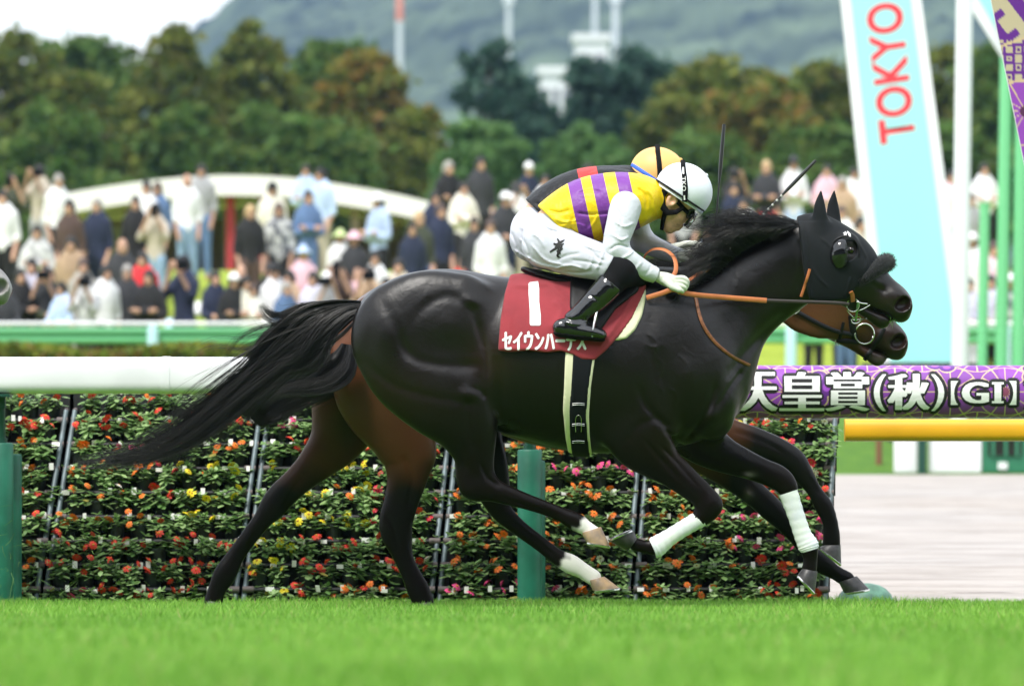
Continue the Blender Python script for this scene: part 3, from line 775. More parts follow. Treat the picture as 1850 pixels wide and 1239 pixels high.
# nose roll of black sheepskin
cl = catmull(np.array([W(1549, 516, Y - .070), W(1566, 500, Y - .072), W(1590, 481, Y - .045), W(1602, 474, Y), W(1590, 481, Y + .045), W(1566, 500, Y + .072), W(1549, 516, Y + .070)]), 6)
rr = np.interp(np.linspace(0, 1, len(cl)), [0, .15, .3, .5, .7, .85, 1], [.010, .030, .040, .042, .040, .030, .010])
roll = MB().tube([Vector(p) for p in cl], list(rr * .92), 14).build('nose_roll', fleece, horse1, smooth=True)
n = 5200; ii = rng.integers(1, len(cl) - 1, n); dirs = rng.normal(size=(n, 3)); dirs /= np.linalg.norm(dirs, axis=1)[:, None]
p0 = cl[ii] + (cl[ii + 0] - cl[ii - 1]) * rng.random((n, 1)) + dirs * rr[ii][:, None] * .85
fz = np.stack([p0 + (dirs * .011 + rng.normal(size=(n, 3)) * .004) * t for t in (0, .5, 1)], 1)
strands('sheepskin_pile', fz, np.full(n, .0011), fleece, roll)

# saddle cloth, pad, girth, saddle
def shell(name, poly, infl, mt, parent, ymax=None, h=.0055, extra=None, k=.004, base=None):
    P = np.array([xz(a, b, Y) for a, b in poly]); lo = P.min(0) - .03; hi = P.max(0) + .03
    src = horse1_f if base is None else base
    w = src.win((lo[0], Y - .36, lo[1]), (hi[0], (Y + .36) if ymax is None else ymax, hi[1]))
    o = object.__new__(Field); o.h = src.h; o.ax = [src.ax[i][w[i]] for i in range(3)]; o.lo = np.array([a[0] for a in o.ax], float)
    o.f = src.f[w].copy() - infl
    if extra: extra(o)
    rg = o.poly_region(P); o.f = -smin(-o.f, -np.broadcast_to(rg[:, None, :], o.f.shape), k)
    if ymax is not None: o.f[:, -2:, :] = .1
    o.f[0] = .1; o.f[-1] = .1; o.f[:, :, 0] = .1; o.f[:, :, -1] = .1
    return o.build(name, mt, parent, smooth=2)
def cloth_folds(o):
    for ln, d in ((((925, 512), (950, 516), (990, 512), (1010, 528), (1030, 545)), -.007), (((1000, 540), (1015, 560), (1005, 585)), -.006), (((1035, 560), (1020, 580), (990, 592)), -.005),
                  (((905, 628), (940, 630), (990, 632)), -.006), (((1150, 525), (1120, 575), (1080, 630)), -.010), (((1130, 520), (1105, 560), (1075, 600)), .008), (((910, 545), (920, 590), (905, 625)), -.004)):
        o.relief([xz(a, b, Y - .2) for a, b in ln], .012, d, 0, Y)
shell('saddle_pad', ((1105, 520), (1166, 522), (1164, 545), (1158, 572), (1146, 596), (1130, 612), (1112, 616), (1095, 612)), .014, cream_pad, horse1, k=.012)
cloth = shell('saddle_cloth', ((922, 496), (912, 530), (904, 580), (900, 634), (925, 636), (955, 633), (985, 637), (1012, 634), (1032, 640), (1050, 650), (1072, 651), (1092, 634), (1118, 606), (1140, 575), (1157, 540), (1167, 518), (1150, 490), (1050, 480)), .020, maroon_cloth, horse1, ymax=Y + .05, extra=cloth_folds)
bvh_c = bvh_of(cloth)
surf_print('number', [[(957, 510), (972, 508), (974, 520), (974, 545), (977, 570), (977, 586), (975, 588), (959, 588), (957, 585), (957, 560), (955, 530), (955, 512)]], bvh_c, white_print, cloth, off=.0025)
tm = text_mesh('セイウンハーデス', 1.0, res=3)
co = np.array([v.co[:] for v in tm.vertices]); mn = co.min(0); mx = co.max(0)
polys = []
for p in tm.polygons:
    polys.append([(908 + (co[i, 0] - mn[0]) / (mx[0] - mn[0]) * 150, 633 - (co[i, 1] - mn[1]) / (mx[1] - mn[1]) * 36) for i in p.vertices])
# thicken the strokes with shifted copies
for k, (dx, dy) in enumerate(((0, 0), (1.6, 0.0), (-1.2, 0.3), (0.4, 1.0), (0.4, -1.0))):
    surf_print('horse_name', [[(a + dx, b + dy) for a, b in q] for q in polys], bvh_c, white_print, cloth, off=.0024 + .0003 * k, seg=9)

shell('girth_sleeve', ((1022, 600), (1074, 600), (1073, 650), (1066, 700), (1063, 750), (1065, 790), (1070, 825), (1028, 825), (1021, 790), (1016, 740), (1018, 690)), .010, cream_pad, horse1)
gir = shell('girth', ((1036, 600), (1071, 600), (1069, 650), (1062, 700), (1058, 750), (1061, 790), (1066, 826), (1034, 826), (1029, 790), (1027, 740), (1031, 690)), .016, black_web, horse1)
bvh_g = bvh_of(gir)
for yy in (729, 766, 797):
    strap('girth_buckle', ((1034, yy), (1045, yy - 1), (1056, yy)), bvh_g, .7, steel, gir, off=.002, flat=1)
    strap('girth_buckle', ((1034, yy + 3), (1045, yy + 2), (1056, yy + 3)), bvh_g, .6, steel, gir, off=.002, flat=1)
strap('girth_buckle', ((1040, 780), (1040, 756), (1045, 750), (1050, 756), (1050, 780)), bvh_g, .6, steel, gir, off=.002, flat=1)

shell('saddle_flap', ((1030, 490), (1165, 490), (1150, 530), (1110, 560), (1082, 600), (1060, 612), (1040, 600), (1028, 555)), .030, black_leather, horse1, k=.010)
sad = Field((W(925, 0, Y)[0], Y - .30, W(0, 560, Y)[2]), (W(1185, 0, Y)[0], Y + .30, W(0, 465, Y)[2]), .006)
sad.tube(pts_at([(945, 486, 5, .07, 0), (975, 497, 9, .11, 0), (1010, 507, 12, .13, 0), (1060, 509, 13, .12, 0), (1110, 502, 12, .09, 0), (1150, 494, 12, .06, 0), (1162, 496, 8, .04, 0)], Y), .01)
saddle = sad.build('saddle', black_leather, horse1, smooth=3)

# bridle of the black horse
head_bvh = bvh_of(horse1_body, hood)
br = strap('cheek_strap', ((1463, 486), (1458, 503), (1452, 522), (1447, 536)), head_bvh, 2.6, orange_leather, horse1, off=.004)
strap('bit_strap', ((1537, 527), (1540, 533), (1541, 545)), head_bvh, 4, orange_leather, horse1, off=.006)
bc = on_surf(1541, 551, bvh1, .012)
bit = ring('bit', bc, 11 * r, 12 * r, .0032, steel, horse1)
green_pl = mat('green_plastic', (0.13, 0.30, 0.10), rough=.4)
for nm, a, b, rad, mm in (('bit_bar', (1547, 545), (1567, 549), .0038, steel), ('bit_bar', (1550, 562), (1572, 551), .0026, steel), ('bit_bar', (1530, 560), (1541, 573), .0022, steel), ('bit_bar', (1541, 578), (1566, 575), .0026, steel),
                          ('bit_guard', (1550, 547), (1546, 580), .0045, green_pl)):
    MB().tube([on_surf(*a, bvh1, .016), on_surf((a[0] + b[0]) / 2, (a[1] + b[1]) / 2 + 1, bvh1, .018), on_surf(*b, bvh1, .016)], rad, 8).build(nm, mm, bit, smooth=True)
ring('bit_ring', on_surf(1547, 578, bvh1, .014), 9 * r, 6 * r, .0026, steel, bit, rot=.3)
# blades of grass caught in the lips
n = 26; gp = np.array([W(1606 + 14 * rng.random(), 573 + 8 * rng.random(), Y - .035 + .03 * rng.random()) for _ in range(n)])
gd = rng.normal(size=(n, 3)) * .012 + np.array([.006, 0, .0])
grass_bit = mat('chewed_grass', (0.10, 0.25, 0.03), rough=.6)
strands('grass_blades', np.stack([gp, gp + gd * .6, gp + gd * 1.1 - np.array([0, 0, .006])], 1), np.full(n, .0016), grass_bit, horse1)

# reins and neck strap
free_strap('rein', ((1168, 538, 25.78), (1195, 530, 25.77), (1216, 523, 25.765), (1232, 528, 25.77), (1260, 533, 25.79), (1320, 538, 25.84), (1385, 543, 25.88)), 4.6, orange_leather, horse1)
free_strap('rein', ((1384, 543, 25.88), (1440, 545, 25.88), (1490, 546.5, 25.885), (1520, 548, 25.89), (1534, 550, 25.90)), 3.2, dark_leather, horse1)
free_strap('rein', ((1212, 505, 25.80), (1221, 488, 25.82), (1218, 466, 25.86), (1202, 452, 25.88), (1182, 450, 25.90), (1167, 459, 25.91), (1160, 476, 25.92)), 4.0, orange_leather, horse1)
free_strap('rein', ((1222, 522, 25.80), (1245, 508, 25.83), (1266, 494, 25.87), (1284, 481, 25.9)), 4.6, orange_leather, horse1)
strap('neck_strap', ((1257, 536), (1262, 562), (1272, 590), (1292, 618), (1320, 642), (1344, 655), (1355, 660)), bvh1, 3.0, brown_leather, horse1, off=.008)

# bridle of the bay horse
Yf = YF_
def s2(name, pts, w, mt=black_leather, off=.008): return strap(name, pts, bvh2, w, mt, horse2, off=off, Yd=Yf - .06)
s2('throat_strap', ((1421, 553), (1445, 566), (1480, 585), (1510, 598), (1540, 604)), 4.2)
s2('cheek_strap', ((1524, 582), (1520, 600), (1517, 612)), 3)
s2('chin_strap', ((1512, 615), (1530, 616), (1552, 618)), 4.5)
s2('nose_band', ((1597, 592), (1588, 610), (1577, 628), (1567, 642), (1562, 650)), 4)
s2('bit_strap', ((1538, 570), (1540, 590), (1545, 612)), 6)
rf = Yf / F
b2 = ring('bit', on_surf(1562, 603, bvh2, .015), 17 * rf, 18 * rf, .0040, steel, horse2)
MB().lathe([(.001, -.006), (.005, -.004), (.007, 0), (.005, .004), (.001, .006)], on_surf(1577, 609, bvh2, .018), 10).build('bit_ball', steel, b2, smooth=True)
ring('strap_buckle', on_surf(1438, 561, bvh2, .012), 8 * rf, 4.5 * rf, .0024, steel, horse2, rot=-.4 + 1.0)
ring('strap_ring', on_surf(1513, 617, bvh2, .012), 4 * rf, 6 * rf, .0022, steel, horse2)
for s in (-1, 1):
    e = W(1529, 520, Yf + s * .088)
    MB().lathe([(.001, -.017)] + [(.017 * math.cos(a), .017 * math.sin(a)) for a in np.linspace(-1.4, 1.4, 9)] + [(.001, .017)], e, 14).build('eye', eye_mat, horse2, smooth=True)

# ---- hair
def bundle(guides, n, Y0, m=16, clump=1.05, seed=1, fly=0.0, yspread=.03, wob=1.0):
    """strands that follow guide curves; guide rows (px, py, spread px[, y offset])"""
    g = np.random.default_rng(seed); out = []
    for (G, share) in guides:
        k = int(n * share); C = catmull(np.array(G, float), 8); 
        idx = np.linspace(0, len(C) - 1, m); C = np.stack([np.interp(idx, np.arange(len(C)), C[:, j]) for j in range(C.shape[1])], 1)
        T = np.gradient(C[:, :2], axis=0); T /= np.linalg.norm(T, axis=1)[:, None] + 1e-9; N = np.stack([-T[:, 1], T[:, 0]], 1)
        ncl = max(3, k // 22); cl_o = g.normal(size=(ncl, 2)) * .55; cl_w = g.normal(size=(ncl, 3))
        for _ in range(k):
            c = g.integers(ncl); o = cl_o[c] * clump + g.normal(size=2) * .15
            o = np.clip(o, -1.15, 1.15)
            end = g.uniform(.72, 1.0) if g.random() > fly else g.uniform(.9, 1.02)
            ii = np.linspace(0, (m - 1) * end, m)
            f = lambda a: np.interp(ii, np.arange(m), a)
            ss = ii / (m - 1)
            tip = np.clip((ss / max(end, .01) - .72) / .28, 0, 1)
            cen = np.clip(1 - .45 * tip * g.random(), 0, 1)
            wv = np.sin(ss * (5 + 2 * cl_w[c, 0]) + cl_w[c, 1] * 3) * .14 * ss * wob + np.sin(ss * 11 + g.uniform(0, 6)) * .03 * ss * wob
            flyo = g.normal() * (1.0 if g.random() < fly else .12) * ss ** 2
            px = f(C[:, 0]) + f(N[:, 0]) * f(C[:, 2]) * (o[0] * cen + wv + flyo)
            py = f(C[:, 1]) + f(N[:, 1]) * f(C[:, 2]) * (o[0] * cen + wv + flyo)
            yo = (f(C[:, 3]) if C.shape[1] > 3 else 0) + o[1] * yspread * (f(C[:, 2]) / 25) + g.normal() * .01 * ss
            Yv = Y0 + yo
            out.append(np.stack([(px - HX) * Yv / F, Yv, ZC + (HY - py) * Yv / F], 1))
    return np.array(out)

tail_n = [(((656, 552, 7), (630, 553, 10), (595, 558, 14), (555, 572, 18), (520, 606, 22), (486, 645, 24), (446, 688, 27), (390, 735, 30), (320, 785, 30), (240, 820, 21), (130, 838, 11)), .27),
          (((656, 556, 8), (625, 566, 14), (590, 590, 22), (548, 626, 28), (504, 660, 26), (458, 696, 28), (405, 742, 32), (345, 792, 30), (275, 826, 19), (175, 842, 9)), .28),
          (((655, 554, 7), (622, 561, 12), (588, 586, 24), (566, 620, 34), (545, 650, 38), (520, 660, 32), (492, 664, 24)), .17),
          (((655, 551, 6), (620, 553, 9), (580, 553, 12), (540, 560, 15), (508, 574, 17), (484, 566, 15), (470, 548, 12)), .08), (((655, 551, 6), (610, 554, 8), (560, 560, 12), (515, 590, 16), (470, 600, 22), (430, 620, 30), (395, 665, 34)), .02),
          (((650, 553, 6), (600, 556, 8), (545, 580, 14), (500, 612, 22), (440, 630, 22), (385, 628, 20), (330, 660, 22)), .012),
          (((640, 570, 10), (600, 600, 20), (550, 620, 24), (500, 640, 26), (420, 690, 36), (370, 740, 50), (340, 800, 60)), .05)]
strands('tail', bundle(tail_n, 2900, YN + .02, m=18, seed=3, fly=.07, wob=1.9), np.random.default_rng(2).uniform(.0009, .0017, 10000)[:len(bundle(tail_n, 2900, YN, m=18, seed=3, fly=.07, wob=1.9))], hair_black, horse1)
tail_f = [(((600, 600, 14), (610, 640, 30), (596, 672, 34), (560, 686, 30), (512, 694, 27), (478, 712, 24), (462, 738, 20), (474, 758, 12), (504, 752, 10), (534, 722, 8)), .40),
          (((602, 605, 14), (606, 640, 34), (590, 680, 36), (556, 704, 30), (524, 726, 26), (496, 748, 18), (478, 762, 9)), .34),
          (((600, 590, 16), (560, 592, 22), (515, 606, 26), (480, 635, 24), (464, 672, 18), (460, 712, 14), (464, 745, 10)), .26)]
tail_m = [(((628, 622, 10), (624, 642, 18), (612, 664, 27), (580, 682, 26), (535, 690, 22), (492, 700, 18), (470, 725, 12)), .6), (((604, 610, 9), (590, 616, 18), (575, 628, 32), (548, 655, 34), (520, 672, 30), (494, 690, 22)), .4)]
bm_ = bundle(tail_m, 1500, YF_ - .34, m=18, seed=8, fly=.05, wob=1.5)
strands('tail_lock', bm_, np.random.default_rng(6).uniform(.0009, .0017, len(bm_)), hair_black, horse2)
bt = bundle(tail_f, 3200, YF_ - .12, m=18, seed=5, fly=.06, wob=1.6)
strands('tail', bt, np.random.default_rng(4).uniform(.0009, .0017, len(bt)), hair_black, horse2)

def mane(name, parent, crest, Y0, n, ln, seed, bvh, yo0=-.05):
    g = np.random.default_rng(seed); C = catmull(np.array(crest, float), 8); out = []
    ncl = 70; cl = g.normal(size=(ncl, 3)); m = 12
    for i in range(n):
        t = g.random() ** .9; c = int(t * (ncl - 1)); row = np.array([np.interp(t * (len(C) - 1), np.arange(len(C)), C[:, j]) for j in range(C.shape[1])])
        px, py, dx, dy, lift = row
        s = np.linspace(0, 1, m); L = g.uniform(.6, .92) * (1 + .22 * cl[c, 0]); side = g.uniform(-1, 1)
        bx = dx * L; by = dy * L + cl[c, 1] * 11 + g.normal() * 2.2
        up = lift * (1 + .4 * side + .2 * cl[c, 2])
        x = px + g.normal() * 2 + bx * s; y = py + 5 * (1 - side) * .8 + by * s - up * np.sin(np.pi * np.minimum(s * 1.05, 1)) + s ** 2 * (cl[c, 1] * 6)
        x += np.sin(s * 6 + cl[c, 0] * 4) * 2.5 * s; y += np.sin(s * 7 + cl[c, 2] * 4) * 3 * s
        yo = -.045 + .05 * side + (-.075 * (1 - side) * .5 - .02 * cl[c, 1]) * np.sin(np.minimum(s * 1.6, 1) * np.pi / 2) + g.normal() * .006
        Yv = Y0 + yo
        out.append(np.stack([(x - HX) * Yv / F, Yv, ZC + (HY - y) * Yv / F], 1))
    return strands(name, np.array(out), g.uniform(.0008, .0016, n), hair_black, parent)
mane('mane', horse1, ((1444, 402, -70, -6, 8), (1415, 410, -95, -8, 14), (1385, 424, -105, -12, 22), (1352, 440, -100, -5, 30), (1322, 462, -88, 8, 26), (1296, 488, -80, 22, 16), (1262, 508, -85, 16, 10), (1225, 520, -80, 6, 8)), YN, 3000, 1, 11, bvh1)
mane('mane', horse2, ((1440, 470, -80, -4, 8), (1380, 490, -95, -6, 14), (1310, 505, -100, -30, 18), (1260, 500, -100, -34, 14), (1215, 500, -90, -20, 8)), YF_, 1300, 1, 12, bvh2)
# ------------------------------------------------------------------ jockeys
skin = mat('skin', (0.74, 0.42, 0.27), rough=0.5, noise=(60, .12), sub=.08)
white_cloth = mat('white_cloth', (0.56, 0.58, 0.63), rough=0.75, bump=(22, .55, .012))
white_lycra = mat('white_breeches', (0.52, 0.53, 0.60), rough=0.7, bump=(18, .45, .010))
boot_black = mat('polished_black_boot', (0.006, 0.006, 0.007), rough=0.12, spec=.7, coat=.4, bump=(14, .35, .012))
boot_matt = mat('matt_black_cloth', (0.005, 0.005, 0.006), rough=0.8, spec=.15)
glove_white = mat('cream_white_glove', (0.60, 0.62, 0.54), rough=0.75, bump=(80, .3, .003))
silk = mat('racing_silk', rough=0.5, spec=.4, attr='col', bump=(15, .4, .014), sheen=.1)
goggle = mat('goggle_lens', (0.01, 0.01, 0.012), rough=0.05, spec=.8)
visor_m = mat('clear_visor', (0.95, 0.97, 0.98), rough=0.02, trans=1.0)
hair_dark = mat('dark_hair', (0.010, 0.008, 0.007), rough=0.5)

def silk_material(name, bands, base, other, umin, umax):
    m = mat(name, base, rough=.45, spec=.3, bump=(20, .6, .014))
    nt = m.node_tree; n = nt.nodes; l = nt.links
    a = n.new('ShaderNodeAttribute'); a.attribute_name = 'u'
    mr = n.new('ShaderNodeMapRange'); mr.inputs['From Min'].default_value = umin; mr.inputs['From Max'].default_value = umax
    l.new(a.outputs['Fac'], mr.inputs['Value'])
    cr = n.new('ShaderNodeValToRGB'); cr.color_ramp.interpolation = 'CONSTANT'
    e = cr.color_ramp.elements; e[0].position = 0; e[0].color = (*base, 1); e[1].position = 0.999; e[1].color = (*base, 1)
    for u0, u1 in bands:
        x = e.new((u0 - umin) / (umax - umin)); x.color = (*other, 1)
        x = e.new((u1 - umin) / (umax - umin)); x.color = (*base, 1)
    l.new(mr.outputs[0], cr.inputs[0]); l.new(cr.outputs[0], n['Principled BSDF'].inputs['Base Color'])
    return m

def jockey(Y, ox, oy, hx, hy, label, helmet_m, band_m, strap_m, vest_m, sleeve_m, near, uv_u):
    """photo px of the nearer rider moved by (ox, oy); the head moved by (hx, hy) more"""
    r = Y / F
    root = empty('person', (W(1050 + ox, 0, Y)[0], Y, W(0, 500 + oy, Y)[2]), label, 'person', 'jockeys riding in the race')
    M = lambda rows: pts_at([(a + ox, b + oy, q, w, yo) for a, b, q, w, yo in rows], Y)
    H = lambda rows: pts_at([(a + ox + hx, b + oy + hy, q, w, yo) for a, b, q, w, yo in rows], Y)
    torso = M([(985, 424, 40, .125, 0), (1015, 400, 45, .140, 0), (1060, 381, 54, .155, 0), (1108, 370, 53, .170, 0), (1146, 362, 43, .165, 0), (1166, 360, 33, .11, 0)])
    pelvis = M([(990, 438, 42, .15, 0), (1000, 436, 40, .15, 0)])
    thigh = lambda s: M([(986, 443, 40, .085, s * .095), (1035, 460, 36, .078, s * .15), (1085, 474, 30, .066, s * .215), (1118, 488, 25, .055, s * .25)])
    shin = lambda s: M([(1120, 489, 23, .052, s * .25), (1104, 512, 22, .052, s * .272), (1078, 540, 20, .046, s * .285), (1050, 566, 15.5, .036, s * .30), (1036, 578, 15, .034, s * .305)])
    foot = lambda s: M([(1014, 592, 13, .030, s * .305), (1040, 596, 13.5, .036, s * .31), (1070, 601, 11, .038, s * .315), (1086, 605, 8, .032, s * .315)])
    arm_n = M([(1130, 374, 25, .062, -.165), (1124, 398, 23, .056, -.20), (1115, 428, 20, .05, -.225), (1112, 450, 17.5, .044, -.235)])
    fore_n = M([(1112, 452, 17.5, .044, -.235), (1136, 472, 16, .038, -.235), (1165, 489, 12.5, .03, -.215), (1190, 500, 9.5, .025, -.20)])
    arm_f = M([(1138, 376, 25, .06, .165), (1148, 405, 20, .048, .22), (1156, 430, 17, .042, .25)])
    fore_f = M([(1156, 432, 17, .042, .25), (1184, 447, 14, .034, .19), (1210, 457, 11, .028, .12), (1232, 463, 8.5, .024, .06)])
    neck = H([(1160, 358, 24, .06, 0), (1186, 362, 21, .052, 0), (1206, 360, 22, .054, 0)])
    if not near: neck = np.vstack([M([(1156, 356, 24, .06, 0)]), neck[1:]])
    fv = np.array([.83, .55]); dv = np.array([-.55, .83]); hc = np.array([1230., 345.])
    def hp(f, d, q, w, yo=0.): p = hc + fv * f + dv * d; return (p[0], p[1], q, w, yo)
    def head(fd):
        fd.tube(neck, .02)
        fd.tube(H([hp(-8, -2, 37, .076), hp(8, -2, 36, .076)]), .02)
        fd.tube(H([hp(12, 18, 26, .064), hp(15, 42, 22, .052), hp(18, 60, 15, .036)]), .025)          # face, jaw
        fd.tube(H([hp(-6, 38, 12, .058), hp(6, 56, 10, .044), hp(20, 68, 9, .022)]), .02)             # jaw line, chin
        fd.tube(H([hp(34, 20, 5, .012), hp(41, 34, 5.5, .013), hp(44, 42, 5.5, .017)]), .009)             # nose
        fd.tube(H([hp(35, 53, 4.5, .022), hp(33, 60, 4.8, .020)]), .005)                              # lips
        fd.relief([xz(*(hc + fv * 37 + dv * 57 + np.array([ox + hx, oy + hy])), Y), xz(*(hc + fv * 24 + dv * 56 + np.array([ox + hx, oy + hy])), Y)], .002, .004, 0, Y)
        for s in (-1, 1):
            fd.tube(H([hp(22, 40, 8, .014, s * .042)]), .02)                                           # cheek
            fd.tube(H([hp(26, 14, 7, .02, s * .03)]), .015)
            e = hc + fv * -4 + dv * 24
            fd.tube(H([(e[0], e[1], 11, .011, s * .084), (e[0] + dv[0] * 9, e[1] + dv[1] * 9, 6, .009, s * .079)]), .005)   # ear
            c = W(e[0] + ox + hx + 1, e[1] + oy + hy, Y + s * .090); fd.ell(c, (.012, .008, .015), .003, 's', rot=-.5)
    def hand_n(fd, q=1.0, infl=0.0):
        i = infl
        fd.tube(M([(1192, 501, 10, .026, -.20), (1204, 505, 12, .022, -.205), (1217, 510, 11.5, .020, -.208)]), .012)
        for k, (dx, dy) in enumerate(((5, -7), (4, 0), (1, 7), (-4, 13))):                    # fingers curl over the rein
            fd.tube(M([(1216 + dx * .6, 508 + dy * .8, 4.2, .012, -.212), (1230 + dx, 509 + dy, 4.0, .012, -.234), (1237 + dx, 516 + dy * .8, 3.7, .011, -.230), (1229 + dx * .5, 523 + dy * .4, 3.5, .011, -.205)]), .0015)
        fd.tube(M([(1203, 508, 6.5, .015, -.222), (1214, 518, 5.4, .013, -.238), (1226, 524, 4.6, .012, -.240)]), .006)
    def hand_f(fd):
        fd.tube(M([(1232, 463, 9, .026, .06), (1248, 462, 11.5, .022, .05), (1264, 461, 11, .02, .04)]), .012)
        for k, dy in enumerate((-7, -2, 3, 8)):
            fd.tube(M([(1262, 460 + dy * .8, 4.8, .012, .04), (1278, 459 + dy, 4.6, .011, .02), (1289, 463 + dy, 4.2, .011, -.0), (1286, 470 + dy * .6, 4, .010, -.01)]), .004)
        fd.tube(M([(1246, 458, 6, .014, .03), (1262, 452, 5, .012, .015), (1276, 452, 4.4, .011, .01)]), .006)
    lo = W(915 + ox, 630 + oy, Y); hi = W(1310 + ox, 285 + oy + min(hy, 0), Y)
    def newf(h=.0055, box=None):
        a, b = (lo, hi) if box is None else (W(box[0] + ox, box[3] + oy, Y), W(box[1] + ox, box[2] + oy, Y))
        return Field((a[0], Y - .37, a[2]), (b[0], Y + .37, b[2]), h)
    # the body: one continuous skin
    fd = newf(.0055)
    g = .94
    def shr(P): P = P.copy(); P[:, 3:] *= .9; return P
    fd.tube(shr(torso), .04); fd.tube(shr(pelvis), .04)
    for s in (-1, 1):
        fd.tube(shr(thigh(s)), .03); fd.tube(shr(shin(s)), .02); fd.tube(shr(foot(s)), .02)
    for P in (arm_n, fore_n, arm_f, fore_f): fd.tube(shr(P), .02)
    head(fd); 
    def shrunk(hf):
        q = newf(.0055); hf(q); return q.f + .002
    fd.f = smin(fd.f, shrunk(hand_n), .004); fd.f = smin(fd.f, shrunk(hand_f), .004)
    fd.build('body', skin, root, smooth=2)
    fh = newf(.0032, (1170 + hx, 1262 + hx, 335 + hy, 425 + hy)) if near else None
    # breeches
    fd = newf(.005, (915, 1150, 360, 520))
    fd.tube(pelvis, .05)
    for s in (-1, 1): fd.tube(thigh(s), .035)
    fd.tube(M([(985, 424, 36, .12, 0), (1015, 405, 38, .125, 0)]), .03)
    fd.f -= .007
    for ln, d in ((((950, 470), (965, 482), (1000, 490)), .006), (((958, 440), (985, 470), (1020, 480)), -.005), (((1000, 486), (1030, 480), (1055, 487)), -.005), (((1050, 440), (1070, 450), (1090, 455)), -.004), (((1090, 452), (1085, 470), (1075, 490)), -.004),
                  (((975, 400), (990, 415), (1010, 420)), .005), (((948, 462), (975, 478), (1010, 484)), -.004), (((1005, 470), (1025, 462), (1050, 458)), .003), (((1060, 446), (1078, 466), (1092, 472)), .004), (((1020, 490), (1045, 493), (1070, 490)), .004), (((1070, 455), (1068, 475), (1058, 492)), -.003), (((960, 420), (975, 432), (985, 450)), -.004), (((945, 430), (955, 455), (960, 475)), .004), (((1030, 470), (1060, 474), (1090, 482)), .004)):
        fd.relief([xz(a + ox, b + oy, Y - .15) for a, b in ln], .0055, d * 1.7, -1, Y)
    knee = np.array(xz(1102 + ox, 478 + oy, Y - .24)); kd = np.array([.88, -.47])
    x = fd.ax[0][:, None]; z = fd.ax[2][None, :]
    cut = ((x - knee[0]) * kd[0] + (z - knee[1]) * kd[1]).astype(np.float32)
    fk = fd.copy()
    fd.f = np.maximum(fd.f, cut[:, None, :])
    breeches = fd.build('breeches', white_lycra, root, smooth=2)
    # black knee cloth
    for s in (-1, 1):
        fd = newf(.005, (1060, 1180, 450, 570))
        fd.tube(M([(1086, 474, 29, .064, s * .215), (1118, 488, 25, .056, s * .25), (1126, 494, 22, .05, s * .255)]), .02); fd.tube(M([(1122, 490, 24, .054, s * .25), (1104, 514, 22, .05, s * .272)]), .02)
        fd.tube(M([(1120, 490, 22, .05, s * .23), (1150, 500, 16, .03, s * .20), (1166, 503, 8, .02, s * .18)]), .03)
        fd.f -= .0055
        x = fd.ax[0][:, None]; z = fd.ax[2][None, :]
        cut = -((x - knee[0]) * kd[0] + (z - knee[1]) * kd[1]).astype(np.float32)
        fd.f = np.maximum(fd.f, cut[:, None, :] - .004)
        fd.build('knee_cloth', boot_matt, root, smooth=2)
        fb = newf(.0045, (985, 1135, 485, 625))
        fb.tube(shin(s), .02); fb.tube(foot(s), .022)
        fb.f -= .007
        for ln, d in ((((1010, 570), (1035, 578), (1060, 572)), .005), (((1015, 580), (1040, 586), (1062, 582)), -.004), (((1060, 530), (1080, 545), (1070, 560)), .004), (((1090, 500), (1112, 522)), .003), (((1096, 496), (1117, 516)), -.003)):
            fb.relief([xz(a + ox, b + oy, Y - .30) for a, b in ln], .005, d, 0, Y)
        top = np.array(xz(1100 + ox, 507 + oy, Y - .27)); td = np.array([.62, .78])
        x = fb.ax[0][:, None]; z = fb.ax[2][None, :]
        cut = ((x - top[0]) * td[0] + (z - top[1]) * td[1]).astype(np.float32); fb.f = np.maximum(fb.f, cut[:, None, :])
        bt_ = fb.build('boot', boot_black, root, smooth=2)
        fs = newf(.004, (985, 1110, 590, 625)); fs.tube(foot(s), .02); fs.f -= .011
        z = fs.ax[2]; zc = W(0, 606 + oy, Y - .3)[2] + (fs.ax[0] - W(1040 + ox, 0, Y)[0]) * -.14
        fs.f = np.maximum(fs.f, (z[None, :] - zc[:, None])[:, None, :]); fs.build('sole', boot_matt, bt_, smooth=1)
        if near or s > -2:
            MB().tube([WV(a + ox, b + oy, Y + s * (.31 + q)) for a, b, q in ((1079, 560, 0), (1073, 585, .045), (1070, 608, .045), (1072, 613, 0), (1074, 608, -.045), (1076, 585, -.045), (1079, 560, 0))], .005, 8).build('stirrup', steel, root, smooth=True)
            MB().tube([WV(a + ox, b + oy, Y + s * q) for a, b, q in ((1079, 561, .315), (1088, 540, .300), (1096, 520, .285))], .009, 8, flat=.3).build('stirrup_leather', black_leather, root, smooth=True)
    # shirt sleeves
    for nm, A, B in (('sleeve', arm_n, fore_n), ('sleeve', arm_f, fore_f)):
        fd = newf(.0045, (1070, 1260, 330, 530))
        fd.tube(A, .02); fd.tube(B, .025); fd.f -= .011
        for ln, d in ((((1105, 400), (1125, 412), (1145, 405)), -.004), (((1103, 425), (1120, 436), (1135, 430)), -.005), (((1098, 455), (1115, 445), (1135, 450)), .006), (((1120, 470), (1135, 462), (1142, 455)), -.004), (((1140, 495), (1152, 482), (1158, 474)), -.003), (((1112, 380), (1120, 395), (1118, 415)), .004), (((1160, 500), (1170, 490), (1174, 482)), .003)):
            fd.relief([xz(a + ox, b + oy, Y) for a, b in ln], .0045, d * 1.6, 0, Y)
        e = B[-1, :3]; d_ = B[-1, :3] - B[-2, :3]; d_ /= np.linalg.norm(d_); e = e - d_ * .012
        x, y, z = fd.grid((slice(None),) * 3)
